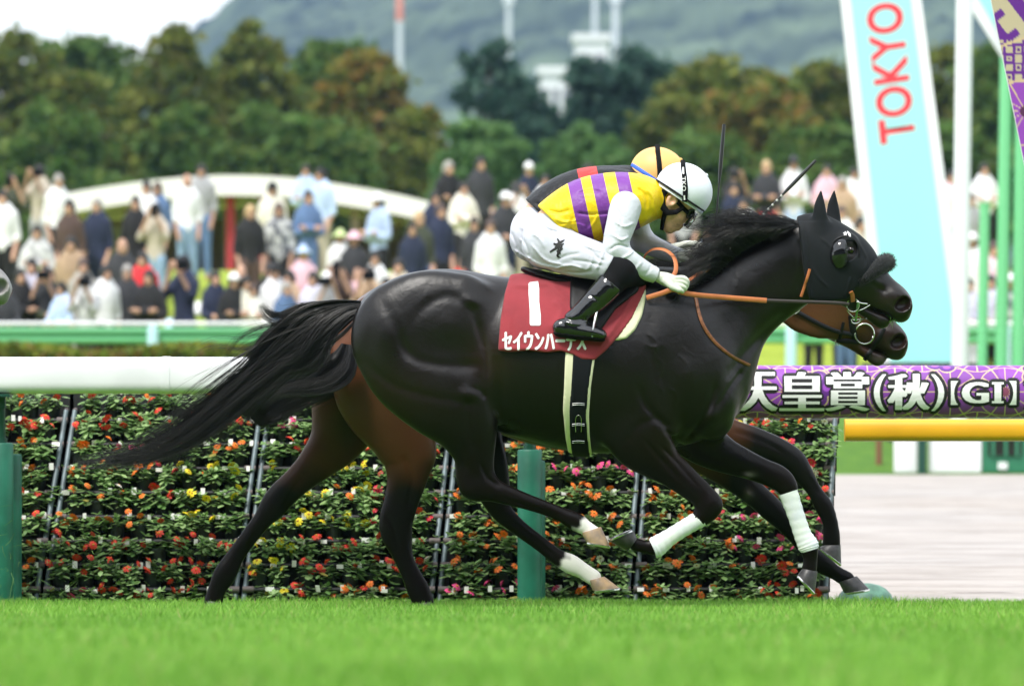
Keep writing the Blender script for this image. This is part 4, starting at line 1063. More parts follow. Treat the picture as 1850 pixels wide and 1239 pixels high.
        fd.f = np.maximum(fd.f, ((x - e[0]) * d_[0] + (y - e[1]) * d_[1] + (z - e[2]) * d_[2]).astype(np.float32))
        fd.build(nm, sleeve_m, root, smooth=2)
    # silks
    fd = newf(.0045, (960, 1215, 300, 450))
    fd.tube(torso, .04)
    for s in (-1, 1): fd.tube(M([(1118, 366, 34, .06, s * .10), (1146, 366, 30, .055, s * .11)]), .03)
    fd.tube(np.vstack([M([(1150, 362, 34, .11, 0)]), H([(1178, 362, 27, .066, 0)]), H([(1188, 363, 25, .062, 0)])]), .03)
    fd.f -= .014
    for ln, d in ((((1040, 385), (1070, 388), (1110, 384)), .006), (((1000, 395), (1020, 402), (1045, 398)), -.005), (((1010, 410), (1040, 405), (1060, 412)), -.005), (((1060, 420), (1075, 400), (1080, 385)), -.005), (((1040, 425), (1030, 410), (1035, 395)), .005), (((1085, 430), (1095, 410), (1098, 390)), .005),
                  (((1150, 340), (1165, 355), (1168, 380)), .005), (((1165, 340), (1180, 360), (1180, 385)), -.004), (((990, 380), (1010, 385), (1030, 380)), .004), (((1045, 350), (1065, 345), (1085, 348)), .003)):
        fd.relief([xz(a + ox, b + oy, Y - .1) for a, b in ln], .006, d * 1.6, -1, Y)
    wst = np.array(xz(1000 + ox, 402 + oy, Y)); wd = np.array([-.72, -.69])
    x = fd.ax[0][:, None]; z = fd.ax[2][None, :]
    cut = ((x - wst[0]) * wd[0] + (z - wst[1]) * wd[1]).astype(np.float32)
    fr = np.array(xz(1099 + ox, 437 + oy, Y)); cut2 = (-(x - fr[0]) * .1 - (z - fr[1])).astype(np.float32)
    fd.f = np.maximum(fd.f, np.maximum(cut, cut2)[:, None, :])
    V, Q = fd.mesh(2); me = np_mesh('silks', V, Q)
    px = V[:, 0] / V[:, 1] * F + HX - ox; py = HY - (V[:, 2] - ZC) / V[:, 1] * F - oy
    set_attr(me, 'u', px - .22 * (py - 330))
    link('silks', me, vest_m, root)
    # gloves
    for hf_, bx in ((hand_n, (1178, 1255, 480, 545)), (hand_f, (1215, 1305, 440, 490))):
        q = newf(.003, bx); hf_(q); q.f -= .0012; q.build('glove', glove_white, root, smooth=2)
    # helmet: shell, cover band, peak
    fd = newf(.0042, (1165 + hx, 1310 + hx, 280 + hy, 410 + hy))
    cc = hc + fv * 4 + dv * -4
    c3 = W(cc[0] + ox + hx, cc[1] + oy + hy, Y)
    ang = math.atan2(-fv[1], fv[0])
    fd.ell(c3, (53 * r, .112, 49 * r), 0, 'u', rot=ang)
    x = fd.ax[0][:, None]; z = fd.ax[2][None, :]
    c2 = xz(*(hc + dv * 12 + np.array([ox + hx, oy + hy])), Y); cut = ((x - c2[0]) * -dv[0] * -1 + (z - c2[1]) * dv[1] * -1).astype(np.float32)
    fd.f = np.maximum(fd.f, cut[:, None, :])
    helmet = fd.build('helmet', helmet_m, root, smooth=2)
    def hell(f, d, s, sc=1.012):
        """point on the helmet shell at frame coords (f, d) px"""
        u = (f - 4) / 53.0; v = (d + 4) / 49.0; q = math.sqrt(max(0.0, 1 - u * u - v * v)); p = hc + fv * (4 + (f - 4) * sc) + dv * (-4 + (d + 4) * sc)
        return WV(p[0] + ox + hx, p[1] + oy + hy, Y + s * q * .112 * sc)
    for s in (-1, 1):
        bandp = [hell(f, 7, s) for f in np.linspace(-46, 54, 22)]
        MB().tube(bandp, 3.4 * r, 8, flat=.35).build('helmet_band', band_m, helmet, smooth=True)
        MB().tube([hell(f, 12, s) for f in np.linspace(-44, 53, 22)], 2.2 * r, 8, flat=.5).build('helmet_trim', helmet_m, helmet, smooth=True)
        MB().tube([hell(f, d, s, 1.04) for f, d in ((-26, -46), (-20, -38), (-8, -24), (3, -10), (11, 2), (16, 12))], 4.6 * r, 8, flat=.45).build('helmet_strap', strap_m, helmet, smooth=True)
    pk = [hell(f, 13, s) for s in (-1, 1) for f in ((20, 32, 42, 50, 54) if s < 0 else (54, 50, 42, 32, 20))]
    out = [p + Vector((fv[0] * e, 0, -fv[1] * e)) * r for p, e in zip(pk, (2, 8, 14, 18, 20, 20, 18, 14, 8, 2))]
    MB().add(pk + out, [(i, i + 1, 11 + i, 10 + i) for i in range(9)]).build('peak', helmet_m, helmet, smooth=True)
    MB().lathe([(.011, -.004), (.010, .003), (.005, .007), (.001, .008)], hell(22, -49, -1, 1.0), 12).build('button', helmet_m, helmet, smooth=True)
    # ear pad strap, goggles, visor, hair
    def hq(f, d, yo): p = hc + fv * f + dv * d; return WV(p[0] + ox + hx, p[1] + oy + hy, Y + yo)
    hr = newf(.004, (1165 + hx, 1262 + hx, 320 + hy, 420 + hy))
    hr.tube(H([hp(-22, 12, 20, .060), hp(-26, 28, 12, .048)]), .02)
    for s in (-1, 1): hr.tube(H([hp(2, 14, 8, .008, s * .072), hp(4, 24, 3, .006, s * .07)]), .01)
    hr.build('hair', hair_dark, root, smooth=2)
    for s in (-1, 1):
        MB().tube([hq(f, d, s * q) for f, d, q in ((-24, 12, .076), (-23, 28, .078), (-13, 42, .080), (2, 46, .080), (14, 37, .080), (21, 22, .080))], [6 * r, 6 * r, 6.5 * r, 6 * r, 4.5 * r, 3.5 * r], 8, flat=.3).build('harness_strap', boot_matt, helmet, smooth=True)
        MB().tube([hq(f, d, s * q) for f, d, q in ((-3, 45, .081), (1, 58, .066), (6, 70, .044), (10, 78, .012))], [4.5 * r, 4.2 * r, 3.8 * r, 3.4 * r], 8, flat=.3).build('chin_strap', boot_matt, helmet, smooth=True)
        MB().tube([hq(f, d, s * q) for f, d, q in ((34, 26, .05), (22, 24, .070), (6, 20, .086))], 4 * r, 8, flat=.3).build('goggle_strap', boot_matt, helmet, smooth=True)
    gf = newf(.003, (1210 + hx, 1275 + hx, 360 + hy, 420 + hy))
    gf.tube(H([hp(34, 22, 10, .055), hp(35, 28, 9, .05)]), .01); gf.build('goggles', goggle, helmet, smooth=2)
    vp = []
    for f, d in ((50, 18), (51, 34), (49, 50)):
        for k in range(9):
            a = (k - 4) / 4 * 1.05; vp.append(hq(f - 22 * (1 - math.cos(a)), d, math.sin(a) * .072))
    if near:
        mbv = MB().add(vp, [(j * 9 + k, j * 9 + k + 1, (j + 1) * 9 + k + 1, (j + 1) * 9 + k) for j in range(2) for k in range(8)])
        mv = mbv.mesh('visor', True); ov = link('visor', mv, visor_m, helmet); sm = ov.modifiers.new('thick', 'SOLIDIFY'); sm.thickness = .0015
    return root, breeches, helmet, hell

yellow, purple = (0.80, 0.56, 0.010), (0.185, 0.045, 0.30)
vest1 = silk_material('yellow_purple_silk', ((1025, 1050), (1068, 1093), (1114, 1139)), yellow, purple, 940, 1220)
vest2 = silk_material('black_red_silk', ((1066, 1102),), (0.005, 0.005, 0.006), (0.62, 0.035, 0.03), 940, 1220)
hm1 = mat('white_helmet_cover', (0.76, 0.79, 0.86), rough=.45, bump=(30, .15, .004))
hm2 = mat('orange_helmet_cover', (0.82, 0.47, 0.15), rough=.5, bump=(30, .15, .004))
blue_band = mat('blue_band', (0.03, 0.13, 0.62), rough=.6)
j1, br1, helm1, hell1 = jockey(YN, 0, 0, 0, 0, 'jockey in yellow and purple hooped silks and white helmet on black horse', hm1, boot_matt, boot_matt, vest1, white_cloth, True, None)
j2, br2, helm2, hell2 = jockey(YF_, -22, -12, -24, -16, 'jockey in black and red silks with orange helmet behind the yellow rider', hm2, blue_band, boot_matt, vest2, vest2, False, None)
# writing on the helmet strap and breeches
bvh_b = bvh_of(br1)
ink = mat('black_ink', (0.01, 0.01, 0.01), rough=.7)
def brush(pts, ws):
    P = catmull(np.array([(a, b, w) for (a, b), w in zip(pts, ws)], float), 5); T = np.gradient(P[:, :2], axis=0); T /= np.linalg.norm(T, axis=1)[:, None] + 1e-9
    N = np.stack([-T[:, 1], T[:, 0]], 1); L = P[:, :2] + N * P[:, 2:3]; R = P[:, :2] - N * P[:, 2:3]
    return [[tuple(L[i]), tuple(L[i + 1]), tuple(R[i + 1]), tuple(R[i])] for i in range(len(P) - 1)]
marks = []
for pts, ws in ((((1007, 431), (1010, 438), (1008, 445)), (1.2, 2.2, 1.0)), (((1000, 440), (1006, 442), (1014, 437), (1020, 433)), (1.5, 2.6, 2.2, .6)), (((1009, 440), (1003, 449), (994, 456)), (1.8, 1.6, .5)), (((1002, 447), (1010, 444), (1019, 440)), (1, 1.6, .8)),
                (((993, 455), (1000, 451), (1009, 447), (1016, 447)), (.8, 1.8, 1.6, .8)), (((1010, 446), (1008, 456), (1013, 458)), (1.2, 1.8, 1)), (((1016, 441), (1012, 452), (1007, 462), (1013, 466)), (1.0, 1.8, 2.0, .6)), (((1005, 454), (1011, 453), (1017, 449)), (.8, 1.2, .6))):
    marks += brush(pts, ws)
surf_print('brush_mark', marks, bvh_b, ink, br1, off=.0025, seg=4)
bvh_s = bvh_of(*[o for o in helm1.children if o.name.startswith('helmet_strap')])
tk = text_mesh('TKO', 1.0, res=2); co = np.array([v.co[:] for v in tk.vertices]); mn = co.min(0); mx = co.max(0)
def strap_pt(u, v):    # u along the strap downwards, v across
    t_ = .40 + u * .34; f = -26 + 42 * t_ + (v - .5) * 5.4; d = -46 + 58 * t_ - (v - .5) * 4.2
    p = hell1(f, d, -1, 1.085); return p
bm = bmesh.new(); bm.from_mesh(tk)
for v in bm.verts:
    u = (v.co.x - mn[0]) / (mx[0] - mn[0]); w_ = (v.co.y - mn[1]) / (mx[1] - mn[1]); v.co = strap_pt(u, w_)
me = bpy.data.meshes.new('strap_lettering'); bm.to_mesh(me); bm.free(); link('strap_lettering', me, white_print, helm1)
for t0, t1 in ((.18, .34), (.84, .95)):
    MB().add([hell1(-26 + 42 * t_ + o_ * .8, -46 + 58 * t_ - o_ * .6, -1, 1.085) for t_, o_ in ((t0, -1.3), (t0, 1.3), (t1, 1.3), (t1, -1.3))], [(0, 1, 2, 3)]).build('strap_lettering', white_print, helm1)

# whips
whip_m = mat('black_whip', (0.012, 0.012, 0.013), rough=.35, spec=.6)
grip_m = mat('whip_binding', (0.55, 0.55, 0.52), rough=.6)
def whip(a, b, Ya, Yb, label, binding):
    A, B = WV(*a, Ya), WV(*b, Yb); root = empty('riding_whip', A, label, 'whip')
    P = [A.lerp(B, t) for t in np.linspace(0, 1, 15)]
    rs = [.0075] * 3 + [.0045] * 6 + [.008, .009, .009, .0085, .008, .007]
    MB().tube(P, rs, 8).build('shaft', whip_m, root, smooth=True)
    if binding:
        for i in range(9):
            t = .12 + i * .055; p = A.lerp(B, t); q = A.lerp(B, t + .018)
            MB().tube([p, q], .0055, 8).build('binding', grip_m, root)
    return root
whip((1288, 468), (1308, 225), YN - .03, YN + .02, 'upright black riding whip in the white-helmeted jockey\'s glove', False)
whip((1330, 438), (1474, 290), YF_ - .06, YF_ - .10, 'slanting black riding whip with light bindings above the black mane', True)
# ------------------------------------------------------------------ ground, turf, dirt, banks
PROFILE = [(-120, .55), (8, .55), (11, .525), (26, 0.0), (29.6, -.115), (31, -.10), (55, .055), (58, .20), (66, .60), (70, .66), (75, 1.20), (84, 2.33), (92, 2.58), (112, 2.60), (400, 2.6), (8000, 2.6)]
def gz(Yv): return float(np.interp(Yv, [p[0] for p in PROFILE], [p[1] for p in PROFILE]))

def ground_mat(name, c1, c2, scale, stretch=(1, 1, 1), rough=.95, bump=(20, .4, .03), big=None, detail=8):
    m = mat(name, c1, rough=rough, spec=.2)
    n = m.node_tree.nodes; l = m.node_tree.links; b = n['Principled BSDF']
    tc = n.new('ShaderNodeTexCoord'); mp = n.new('ShaderNodeMapping'); mp.inputs['Scale'].default_value = stretch; l.new(tc.outputs['Object'], mp.inputs[0])
    t = n.new('ShaderNodeTexNoise'); t.inputs['Scale'].default_value = scale; t.inputs['Detail'].default_value = detail; t.inputs['Roughness'].default_value = .65; l.new(mp.outputs[0], t.inputs['Vector'])
    cr = n.new('ShaderNodeValToRGB'); cr.color_ramp.elements[0].position = .35; cr.color_ramp.elements[1].position = .66
    cr.color_ramp.elements[0].color = (*c1, 1); cr.color_ramp.elements[1].color = (*c2, 1); l.new(t.outputs['Fac'], cr.inputs[0])
    src = cr.outputs[0]
    if big:
        t2 = n.new('ShaderNodeTexNoise'); t2.inputs['Scale'].default_value = big[0]; l.new(tc.outputs['Object'], t2.inputs['Vector'])
        mr = n.new('ShaderNodeMapRange'); mr.inputs['From Min'].default_value = .35; mr.inputs['From Max'].default_value = .65; l.new(t2.outputs['Fac'], mr.inputs[0])
        mx = n.new('ShaderNodeMix'); mx.data_type = 'RGBA'; mx.inputs['B'].default_value = (*big[1], 1); l.new(mr.outputs[0], mx.inputs['Factor']); l.new(src, mx.inputs['A']); src = mx.outputs['Result']
    l.new(src, b.inputs['Base Color'])
    bp = n.new('ShaderNodeBump'); bp.inputs['Strength'].default_value = bump[1]; bp.inputs['Distance'].default_value = bump[2]
    tb = n.new('ShaderNodeTexNoise'); tb.inputs['Scale'].default_value = bump[0]; tb.inputs['Detail'].default_value = 6; l.new(mp.outputs[0], tb.inputs['Vector'])
    l.new(tb.outputs['Fac'], bp.inputs['Height']); l.new(bp.outputs[0], b.inputs['Normal'])
    return m

def sheet(name, y0, y1, hw, mt, nx=24, ny=24, rough=0.0, lift=0.0):
    ys = np.linspace(y0, y1, ny); ys = np.unique(np.concatenate([ys, [p[0] for p in PROFILE if y0 < p[0] < y1]])); xs = np.linspace(-hw, hw, nx)
    V = [(x, y, gz(y) + lift + (rng.normal() * rough)) for y in ys for x in xs]
    Fs = [(j * nx + i, j * nx + i + 1, (j + 1) * nx + i + 1, (j + 1) * nx + i) for j in range(len(ys) - 1) for i in range(nx - 1)]
    me = np_mesh(name, V, np.array(Fs)); o = link(name, me, mt); o['kind'] = 'structure'; return o

turf_m = ground_mat('turf_soil', (.06, .16, .012), (.11, .24, .02), 30, bump=(60, .5, .02))
dirt_m = ground_mat('dirt', (.33, .30, .28), (.47, .44, .42), 7, stretch=(.18, 1.3, 1), bump=(9, 1.0, .07), big=(.25, (.40, .36, .33)))
fur = dirt_m.node_tree; fn_ = fur.nodes; fl_ = fur.links; ftc = fn_.new('ShaderNodeTexCoord'); fmp = fn_.new('ShaderNodeMapping'); fmp.inputs['Scale'].default_value = (.35, 1.2, 1); fl_.new(ftc.outputs['Object'], fmp.inputs[0])
fno = fn_.new('ShaderNodeTexNoise'); fno.inputs['Scale'].default_value = 3.0; fno.inputs['Detail'].default_value = 9; fno.inputs['Roughness'].default_value = .7; fl_.new(fmp.outputs[0], fno.inputs['Vector'])
fcr = fn_.new('ShaderNodeValToRGB'); fcr.color_ramp.elements[0].position = .36; fcr.color_ramp.elements[0].color = (.74, .73, .72, 1); fcr.color_ramp.elements[1].position = .56; fcr.color_ramp.elements[1].color = (1, 1, 1, 1); fl_.new(fno.outputs['Fac'], fcr.inputs[0])
fb_ = fn_['Principled BSDF']; old_ = fb_.inputs['Base Color'].links[0].from_socket; fmx = fn_.new('ShaderNodeMix'); fmx.data_type = 'RGBA'; fmx.blend_type = 'MULTIPLY'; fmx.inputs['Factor'].default_value = 1; fl_.new(old_, fmx.inputs['A']); fl_.new(fcr.outputs[0], fmx.inputs['B']); fl_.new(fmx.outputs['Result'], fb_.inputs['Base Color'])
bank_m = ground_mat('bank_grass', (.045, .12, .012), (.10, .20, .02), 6, bump=(30, .5, .05))
lawn_m = ground_mat('lawn_grass', (.19, .26, .022), (.31, .38, .045), 1.4, bump=(30, .5, .05))
sheet('turf_track', -120, 29.7, 150, turf_m, 40, 80)
sheet('dirt_track', 29.7, 55, 60, dirt_m, 60, 120, rough=.006)
sheet('grass_bank', 55, 66, 80, bank_m, 30, 20)
sheet('lawn', 66, 130, 150, lawn_m, 50, 60, rough=.01)
sheet('ground', 130, 8000, 5000, bank_m, 6, 6, lift=-.02)

# turf blades
N = 190000
yv = np.sqrt(rng.uniform(9.6 ** 2, 29.0 ** 2, N)); xv = rng.uniform(-1, 1, N) * (1010 / F) * yv
zz = np.interp(yv, [p[0] for p in PROFILE], [p[1] for p in PROFILE])
hh = rng.uniform(.030, .062, N) * (1 + .25 * np.sin(xv * 2.3 + 1) * np.sin(yv * 1.9)); wd = rng.uniform(.0017, .003, N); hh *= np.interp(yv, (20, 24, 29), (1, 1.1, 1.12))
ang = rng.uniform(0, 2 * np.pi, N); lean = rng.uniform(.1, .75, N); la = rng.uniform(0, 2 * np.pi, N)
u = np.stack([np.cos(ang), np.sin(ang), np.zeros(N)], 1) * wd[:, None]; ld = np.stack([np.cos(la), np.sin(la), np.zeros(N)], 1) * (lean * hh)[:, None]
B0 = np.stack([xv, yv, zz - .004], 1); up = np.array([0, 0, 1.0])
V = np.stack([B0 - u, B0 + u, B0 + u * .8 + ld * .4 + up * (hh * .62)[:, None], B0 - u * .8 + ld * .4 + up * (hh * .62)[:, None], B0 + ld + up * hh[:, None]], 1).reshape(-1, 3)
b = np.arange(N)[:, None] * 5
me = np_mesh('turf_blades', V, [np.hstack([b, b + 1, b + 2, b + 3]), np.hstack([b + 3, b + 2, b + 4])])
patch = .5 + .5 * np.sin(xv * 1.7 + np.sin(yv * .9) * 2) * np.sin(yv * 1.3 + np.sin(xv * 1.1))
mixv = np.clip(rng.random(N) * .75 + patch * .25, 0, 1)[:, None]
gc = np.array([.080, .24, .018]) * (1 - mixv) + np.array([.32, .58, .09]) * mixv
dry = (rng.random(N) < .04)[:, None]; gc = np.where(dry, np.array([.42, .42, .16]), gc)
set_attr(me, 'col', np.repeat(gc, 5, 0))
grass_m = mat('grass_blade', rough=.55, spec=.3, attr='col', translucent=.35)
o = link('turf_grass', me, grass_m); tag(o, 'short bright green turf of the race track', 'grass', kind='stuff')

# ------------------------------------------------------------------ running rail with posts and banner
rail_white = mat('white_rail_plastic', (.82, .82, .85), rough=.35, noise=(3.5, .07))
pad_green = mat('green_pad', (.012, .135, .085), rough=.5, noise=(6, .25), bump=(9, .35, .012))
pipe_green = mat('dark_green_pipe', (.008, .06, .04), rough=.4)
YR = 28.35
def profile_rail(name, x0, x1, yc, a, bdep, mt, Yr, n=24, seg=60, p=2.6):
    V = []; 
    for i in range(seg + 1):
        px = x0 + (x1 - x0) * i / seg; c = W(px, yc, Yr)
        for k in range(n):
            t = 2 * math.pi * k / n; cs, sn = math.cos(t), math.sin(t)
            V.append((c[0], c[1] + bdep * math.copysign(abs(cs) ** (2 / p), cs), c[2] + a * math.copysign(abs(sn) ** (2 / p), sn)))
    Fs = [(i * n + k, i * n + (k + 1) % n, (i + 1) * n + (k + 1) % n, (i + 1) * n + k) for i in range(seg) for k in range(n)]
    Fs += [tuple(range(n)), tuple(range(seg * n, (seg + 1) * n))]
    return MB().add(V, Fs).mesh(name, True)
rr_ = empty('running_rail', W(300, 1105, YR), 'white rounded plastic running rail behind the horses', 'rail')
for x0, x1 in ((-900, 300), (301, 1330)):
    link('rail_tube', profile_rail('rail_tube', x0, x1, 678, 33 * YR / F, .085, rail_white, YR, n=40, p=3.6), rail_white, rr_)

sl_ = link('joint_sleeve', profile_rail('joint_sleeve', 294, 308, 678, 34.2 * YR / F, .088, rail_white, YR, n=40, seg=1, p=3.6), rail_white, rr_)
for px_ in (2, 957):
    p_ = W(px_, 712, YR); MB().box(p_ + np.array([0, -.02, -.006]), (.10, .14, .016)).box(p_ + np.array([0, .02, -.04]), (.04, .05, .06)).build('rail_bracket', pipe_green, rr_, bevel=.003)
def rail_post(px, label, pad_top, Yp):
    root = empty('rail_post', (W(px, 0, Yp)[0], Yp, gz(Yp)), label, 'post', 'padded posts of the running rail')
    x = root.location.x; zt = W(0, pad_top, Yp)[2]; z0 = gz(Yp)
    MB().lathe([(.060, .0), (.061, .01), (.0605, (zt - z0) * .5), (.061, zt - z0 - .01), (.056, zt - z0), (.02, zt - z0 + .002)], (x, Yp, z0), 22).build('pad', pad_green, root, smooth=True)
    x2 = x + .020; z2 = zt - .06
    MB().lathe([(.058, .0), (.059, .01), (.0585, (z2 - z0) * .5), (.059, z2 - z0 - .01), (.054, z2 - z0)], (x2, Yp + .28, z0), 22).build('brace_pad', pad_green, root, smooth=True)
    MB().tube([(x, Yp, zt - .05), (x, Yp, zt + .03), (x, YR + .02, W(0, 716, YR)[2])], .022, 12).build('pipe', pipe_green, root, smooth=True)
    MB().lathe([(.031, 0), (.031, .03)], (x, Yp, zt - .005), 14).build('collar', pipe_green, root, smooth=True)
rail_post(2, 'green padded rail post at the left edge of the picture', 800, YR + .05)
rail_post(957, 'green padded rail post behind the black horse\'s hind legs', 812, YR + .05)

# printed banner round the rail: tessellated sheet whose print is a colour per vertex
def hexstar(U, V, cell, lw):
    """starburst / hemp-leaf line print; returns weight of gold lines and a second tone"""
    gx, gy = cell, cell * .866
    out = np.zeros(U.shape); tone = np.zeros(U.shape)
    for ox_, oy_ in ((0, 0), (gx / 2, gy)):
        u = (U - ox_ + gx / 2) % gx - gx / 2; v = (V - oy_ + gy) % (2 * gy) - gy
        rr2 = np.hypot(u, v); a = np.arctan2(v, u); k = 12
        da = np.abs((a * k / (2 * np.pi) + .5) % 1 - .5) * (2 * np.pi / k) * rr2
        ray = (da < lw * (.35 + .65 * rr2 / gx * 2)) & (rr2 < gx * .5) & (rr2 > gx * .07)
        rim = np.abs(rr2 - gx * .49) < lw * .8
        hub = (rr2 < gx * .085)
        out = np.maximum(out, (ray | rim).astype(float)); tone = np.maximum(tone, hub.astype(float) * .6)
    return out, tone
def blossom(U, V, c, R, lw):
    u, v = U - c[0], V - c[1]; rr2 = np.hypot(u, v); a = np.arctan2(v, u)
    pet = R * (.72 + .28 * np.abs(np.cos(2.5 * a)) ** .6)
    line = np.abs(rr2 - pet) < lw; inner = (rr2 < pet)
    dots = (np.hypot(u - .55 * R * np.cos(np.round(a * 5 / (2 * np.pi)) * 2 * np.pi / 5), v - .55 * R * np.sin(np.round(a * 5 / (2 * np.pi)) * 2 * np.pi / 5)) < .20 * R)
    return line, inner, dots
PUR, PUR2, GOLD, DKP = np.array((.23, .055, .36)), np.array((.13, .03, .25)), np.array((.62, .47, .28)), np.array((.10, .02, .20))
def print_colour(U, V):
    C = np.tile(PUR, U.shape + (1,)).reshape(U.shape + (3,)).copy()
    sw = (np.sin(U * 9) + np.sin(U * 5 + V * 12)) > .35; C[sw] = PUR * 1.25
    ln, tone = hexstar(U, V, .27, .0035); C[tone > 0] = np.array((.24, .06, .12)); C[ln > 0] = GOLD
    for c in ((.42, .02), (1.05, .19), (1.52, .10), (2.2, .05)):
        l2, inn, dots = blossom(U, V, c, .095, .004); C[inn] = PUR2; C[dots] = PUR * 1.5; C[l2] = GOLD
    return C
print_m = mat('printed_vinyl', rough=.38, spec=.4, attr='col')
ban = empty('rail_banner', W(1600, 1105, YR), 'purple patterned race banner with white Japanese title wrapped round the rail', 'banner')
x0, x1 = W(1318, 0, YR)[0], W(2060, 0, YR)[0]; nu, nv = 760, 190
cz = W(0, 707.5, YR)[2]; ra, rb = 47.5 * YR / F, .105
tt = np.linspace(-.62 * math.pi, .62 * math.pi, nv); xs = np.linspace(x0, x1, nu)
arc = tt * .118
UU, VV = np.meshgrid(xs - x0, arc, indexing='ij')
P = np.stack([np.broadcast_to(xs[:, None], UU.shape), np.broadcast_to((YR - rb * np.sign(np.cos(tt)) * np.abs(np.cos(tt)) ** .9)[None, :], UU.shape), np.broadcast_to((cz + ra * np.sin(tt) * (1))[None, :], UU.shape)], -1)
idx = np.arange(nu * nv).reshape(nu, nv); Fq = np.stack([idx[:-1, :-1], idx[1:, :-1], idx[1:, 1:], idx[:-1, 1:]], -1).reshape(-1, 4)
me = np_mesh('banner_sheet', P.reshape(-1, 3), Fq); set_attr(me, 'col', print_colour(UU, VV).reshape(-1, 3))
link('banner_sheet', me, print_m, ban)
link('rail_core', profile_rail('rail_core', 1319, 2060, 707.5, 44 * YR / F, .095, rail_white, YR, seg=4, p=2), rail_white, ban)
def ban_pt(px, py, lift):
    z = W(0, py, YR)[2]; s = max(-.999, min(.999, (z - cz) / ra)); c = abs(math.sqrt(1 - s * s)) ** .9
    return Vector((W(px, 0, YR)[0], YR - rb * c - lift, z))
def ban_text(body, px0, px1, py0, py1, bold=True):
    tm = text_mesh(body, 1.0, res=4); co = np.array([v.co[:] for v in tm.vertices]); mn = co.min(0); mx = co.max(0)
    w_px = px1 - px0; h_px = py1 - py0
    def lay(name, shifts, mt, lift0):
        for k, (dx, dy) in enumerate(shifts):
            bm = bmesh.new(); bm.from_mesh(tm)
            for v in bm.verts:
                v.co = Vector((px0 + (v.co.x - mn[0]) / (mx[0] - mn[0]) * w_px + dx, py1 - (v.co.y - mn[1]) / (mx[1] - mn[1]) * h_px + dy, 0))
            bmesh.ops.triangulate(bm, faces=bm.faces)
            for _ in range(3):
                E_ = [e for e in bm.edges if abs(e.verts[0].co.y - e.verts[1].co.y) > 12]
                if not E_: break
                bmesh.ops.subdivide_edges(bm, edges=E_, cuts=1); bmesh.ops.triangulate(bm, faces=[f for f in bm.faces if len(f.verts) > 3])
            for v in bm.verts: v.co = ban_pt(v.co.x, v.co.y, lift0 + .00012 * k)
            bmesh.ops.recalc_face_normals(bm, faces=bm.faces)
            m2 = bpy.data.meshes.new(name); bm.to_mesh(m2); bm.free(); link(name, m2, mt, ban)
    ol = [(7 * math.cos(a), 6 * math.sin(a)) for a in np.linspace(0, 2 * math.pi, 13)[:-1]] + [(3.5 * math.cos(a), 3 * math.sin(a)) for a in np.linspace(0.2, 2 * math.pi + .2, 7)[:-1]]
    lay('letter_outline', ol, ink, .0012)
    lay('lettering', [(0, 0)] + ([(-1.5, 0), (1.5, 0), (-2.8, 0), (2.8, 0), (-3.6, 0), (3.6, 0)] if bold else [(1.0, 0), (-1.0, 0)]), white_print, .0036)
ban_text('天', 1337, 1400, 672, 742); ban_text('皇', 1410, 1484, 672, 742); ban_text('賞', 1492, 1566, 672, 742)
ban_text('(', 1577, 1598, 676, 742, False); ban_text('秋', 1604, 1674, 675, 740); ban_text(')', 1681, 1702, 676, 742, False)
ban_text('【', 1716, 1727, 688, 731, False); ban_text('G', 1738, 1780, 690, 728); ban_text('Ｉ' if False else 'I', 1797, 1802, 690, 728); ban_text('-', 1790, 1809, 690, 694, False); ban_text('-', 1790, 1809, 724, 728, False); ban_text('】', 1821, 1832, 688, 731, False); ban_text('第', 1850, 1920, 675, 740)

beam_yellow = mat('yellow_beam', (.72, .36, .012), rough=.4, noise=(3, .08))
bo = link('yellow_beam', profile_rail('yellow_beam', 1526, 2060, 777, 20 * 29 / F, .055, beam_yellow, 29.0, seg=6, p=3), beam_yellow); tag(bo, 'yellow rounded beam just under the purple banner', 'beam')
dome_m = mat('green_rubber', (.09, .21, .15), rough=.55, noise=(20, .3))
dm = MB().lathe([(.150, -.03), (.150, .0), (.146, .03), (.132, .062), (.105, .090), (.07, .108), (.03, .117), (.001, .118)], (W(1563, 0, 29.25)[0], 29.25, gz(29.25) + .008), 28)
do = dm.build('marker_dome', dome_m, None, smooth=True); tag(do, 'low green dome on the turf by the rack\'s right end', 'dome')

# ------------------------------------------------------------------ flower racks
pipe_m = mat('weathered_grey_pipe', (.115, .15, .165), rough=.5, noise=(14, .35), metal=.2)
clamp_m = mat('clamp', (.13, .105, .10), rough=.7)
tray_m = mat('black_tray', (.010, .011, .011), rough=.55)
pot_m = mat('black_pot', (.012, .018, .015), rough=.5)
leaf_m = mat('zinnia_leaf', rough=.45, spec=.4, attr='col', translucent=.3)
petal_m = mat('zinnia_petal', objcol=True, rough=.6, translucent=.15)
eye_m = mat('flower_eye', (.45, .22, .02), rough=.8)
tag_m = mat('white_plant_label', (.84, .83, .80), rough=.6)
UPR = [((-236, 745), (-300, 1085)), ((119, 745), (64, 1085)), ((470, 745), (424, 1085)), ((815, 745), (778, 1085)), ((1160, 745), (1132, 1085)), ((1509, 745), (1490, 1085))]
def rackY(py): return float(np.interp(py, (745, 1085), (29.35, 28.78)))
def barx(i, py): (a, b), (c, d) = UPR[i]; return a + (c - a) * (py - b) / (d - b)
ROWS = [755 + 43.6 * k for k in range(9)]
ORD = ['first', 'second', 'third', 'fourth', 'fifth', 'sixth', 'seventh', 'eighth', 'ninth']
RACKN = ['leftmost', 'second', 'third', 'fourth', 'rightmost']
racks = []
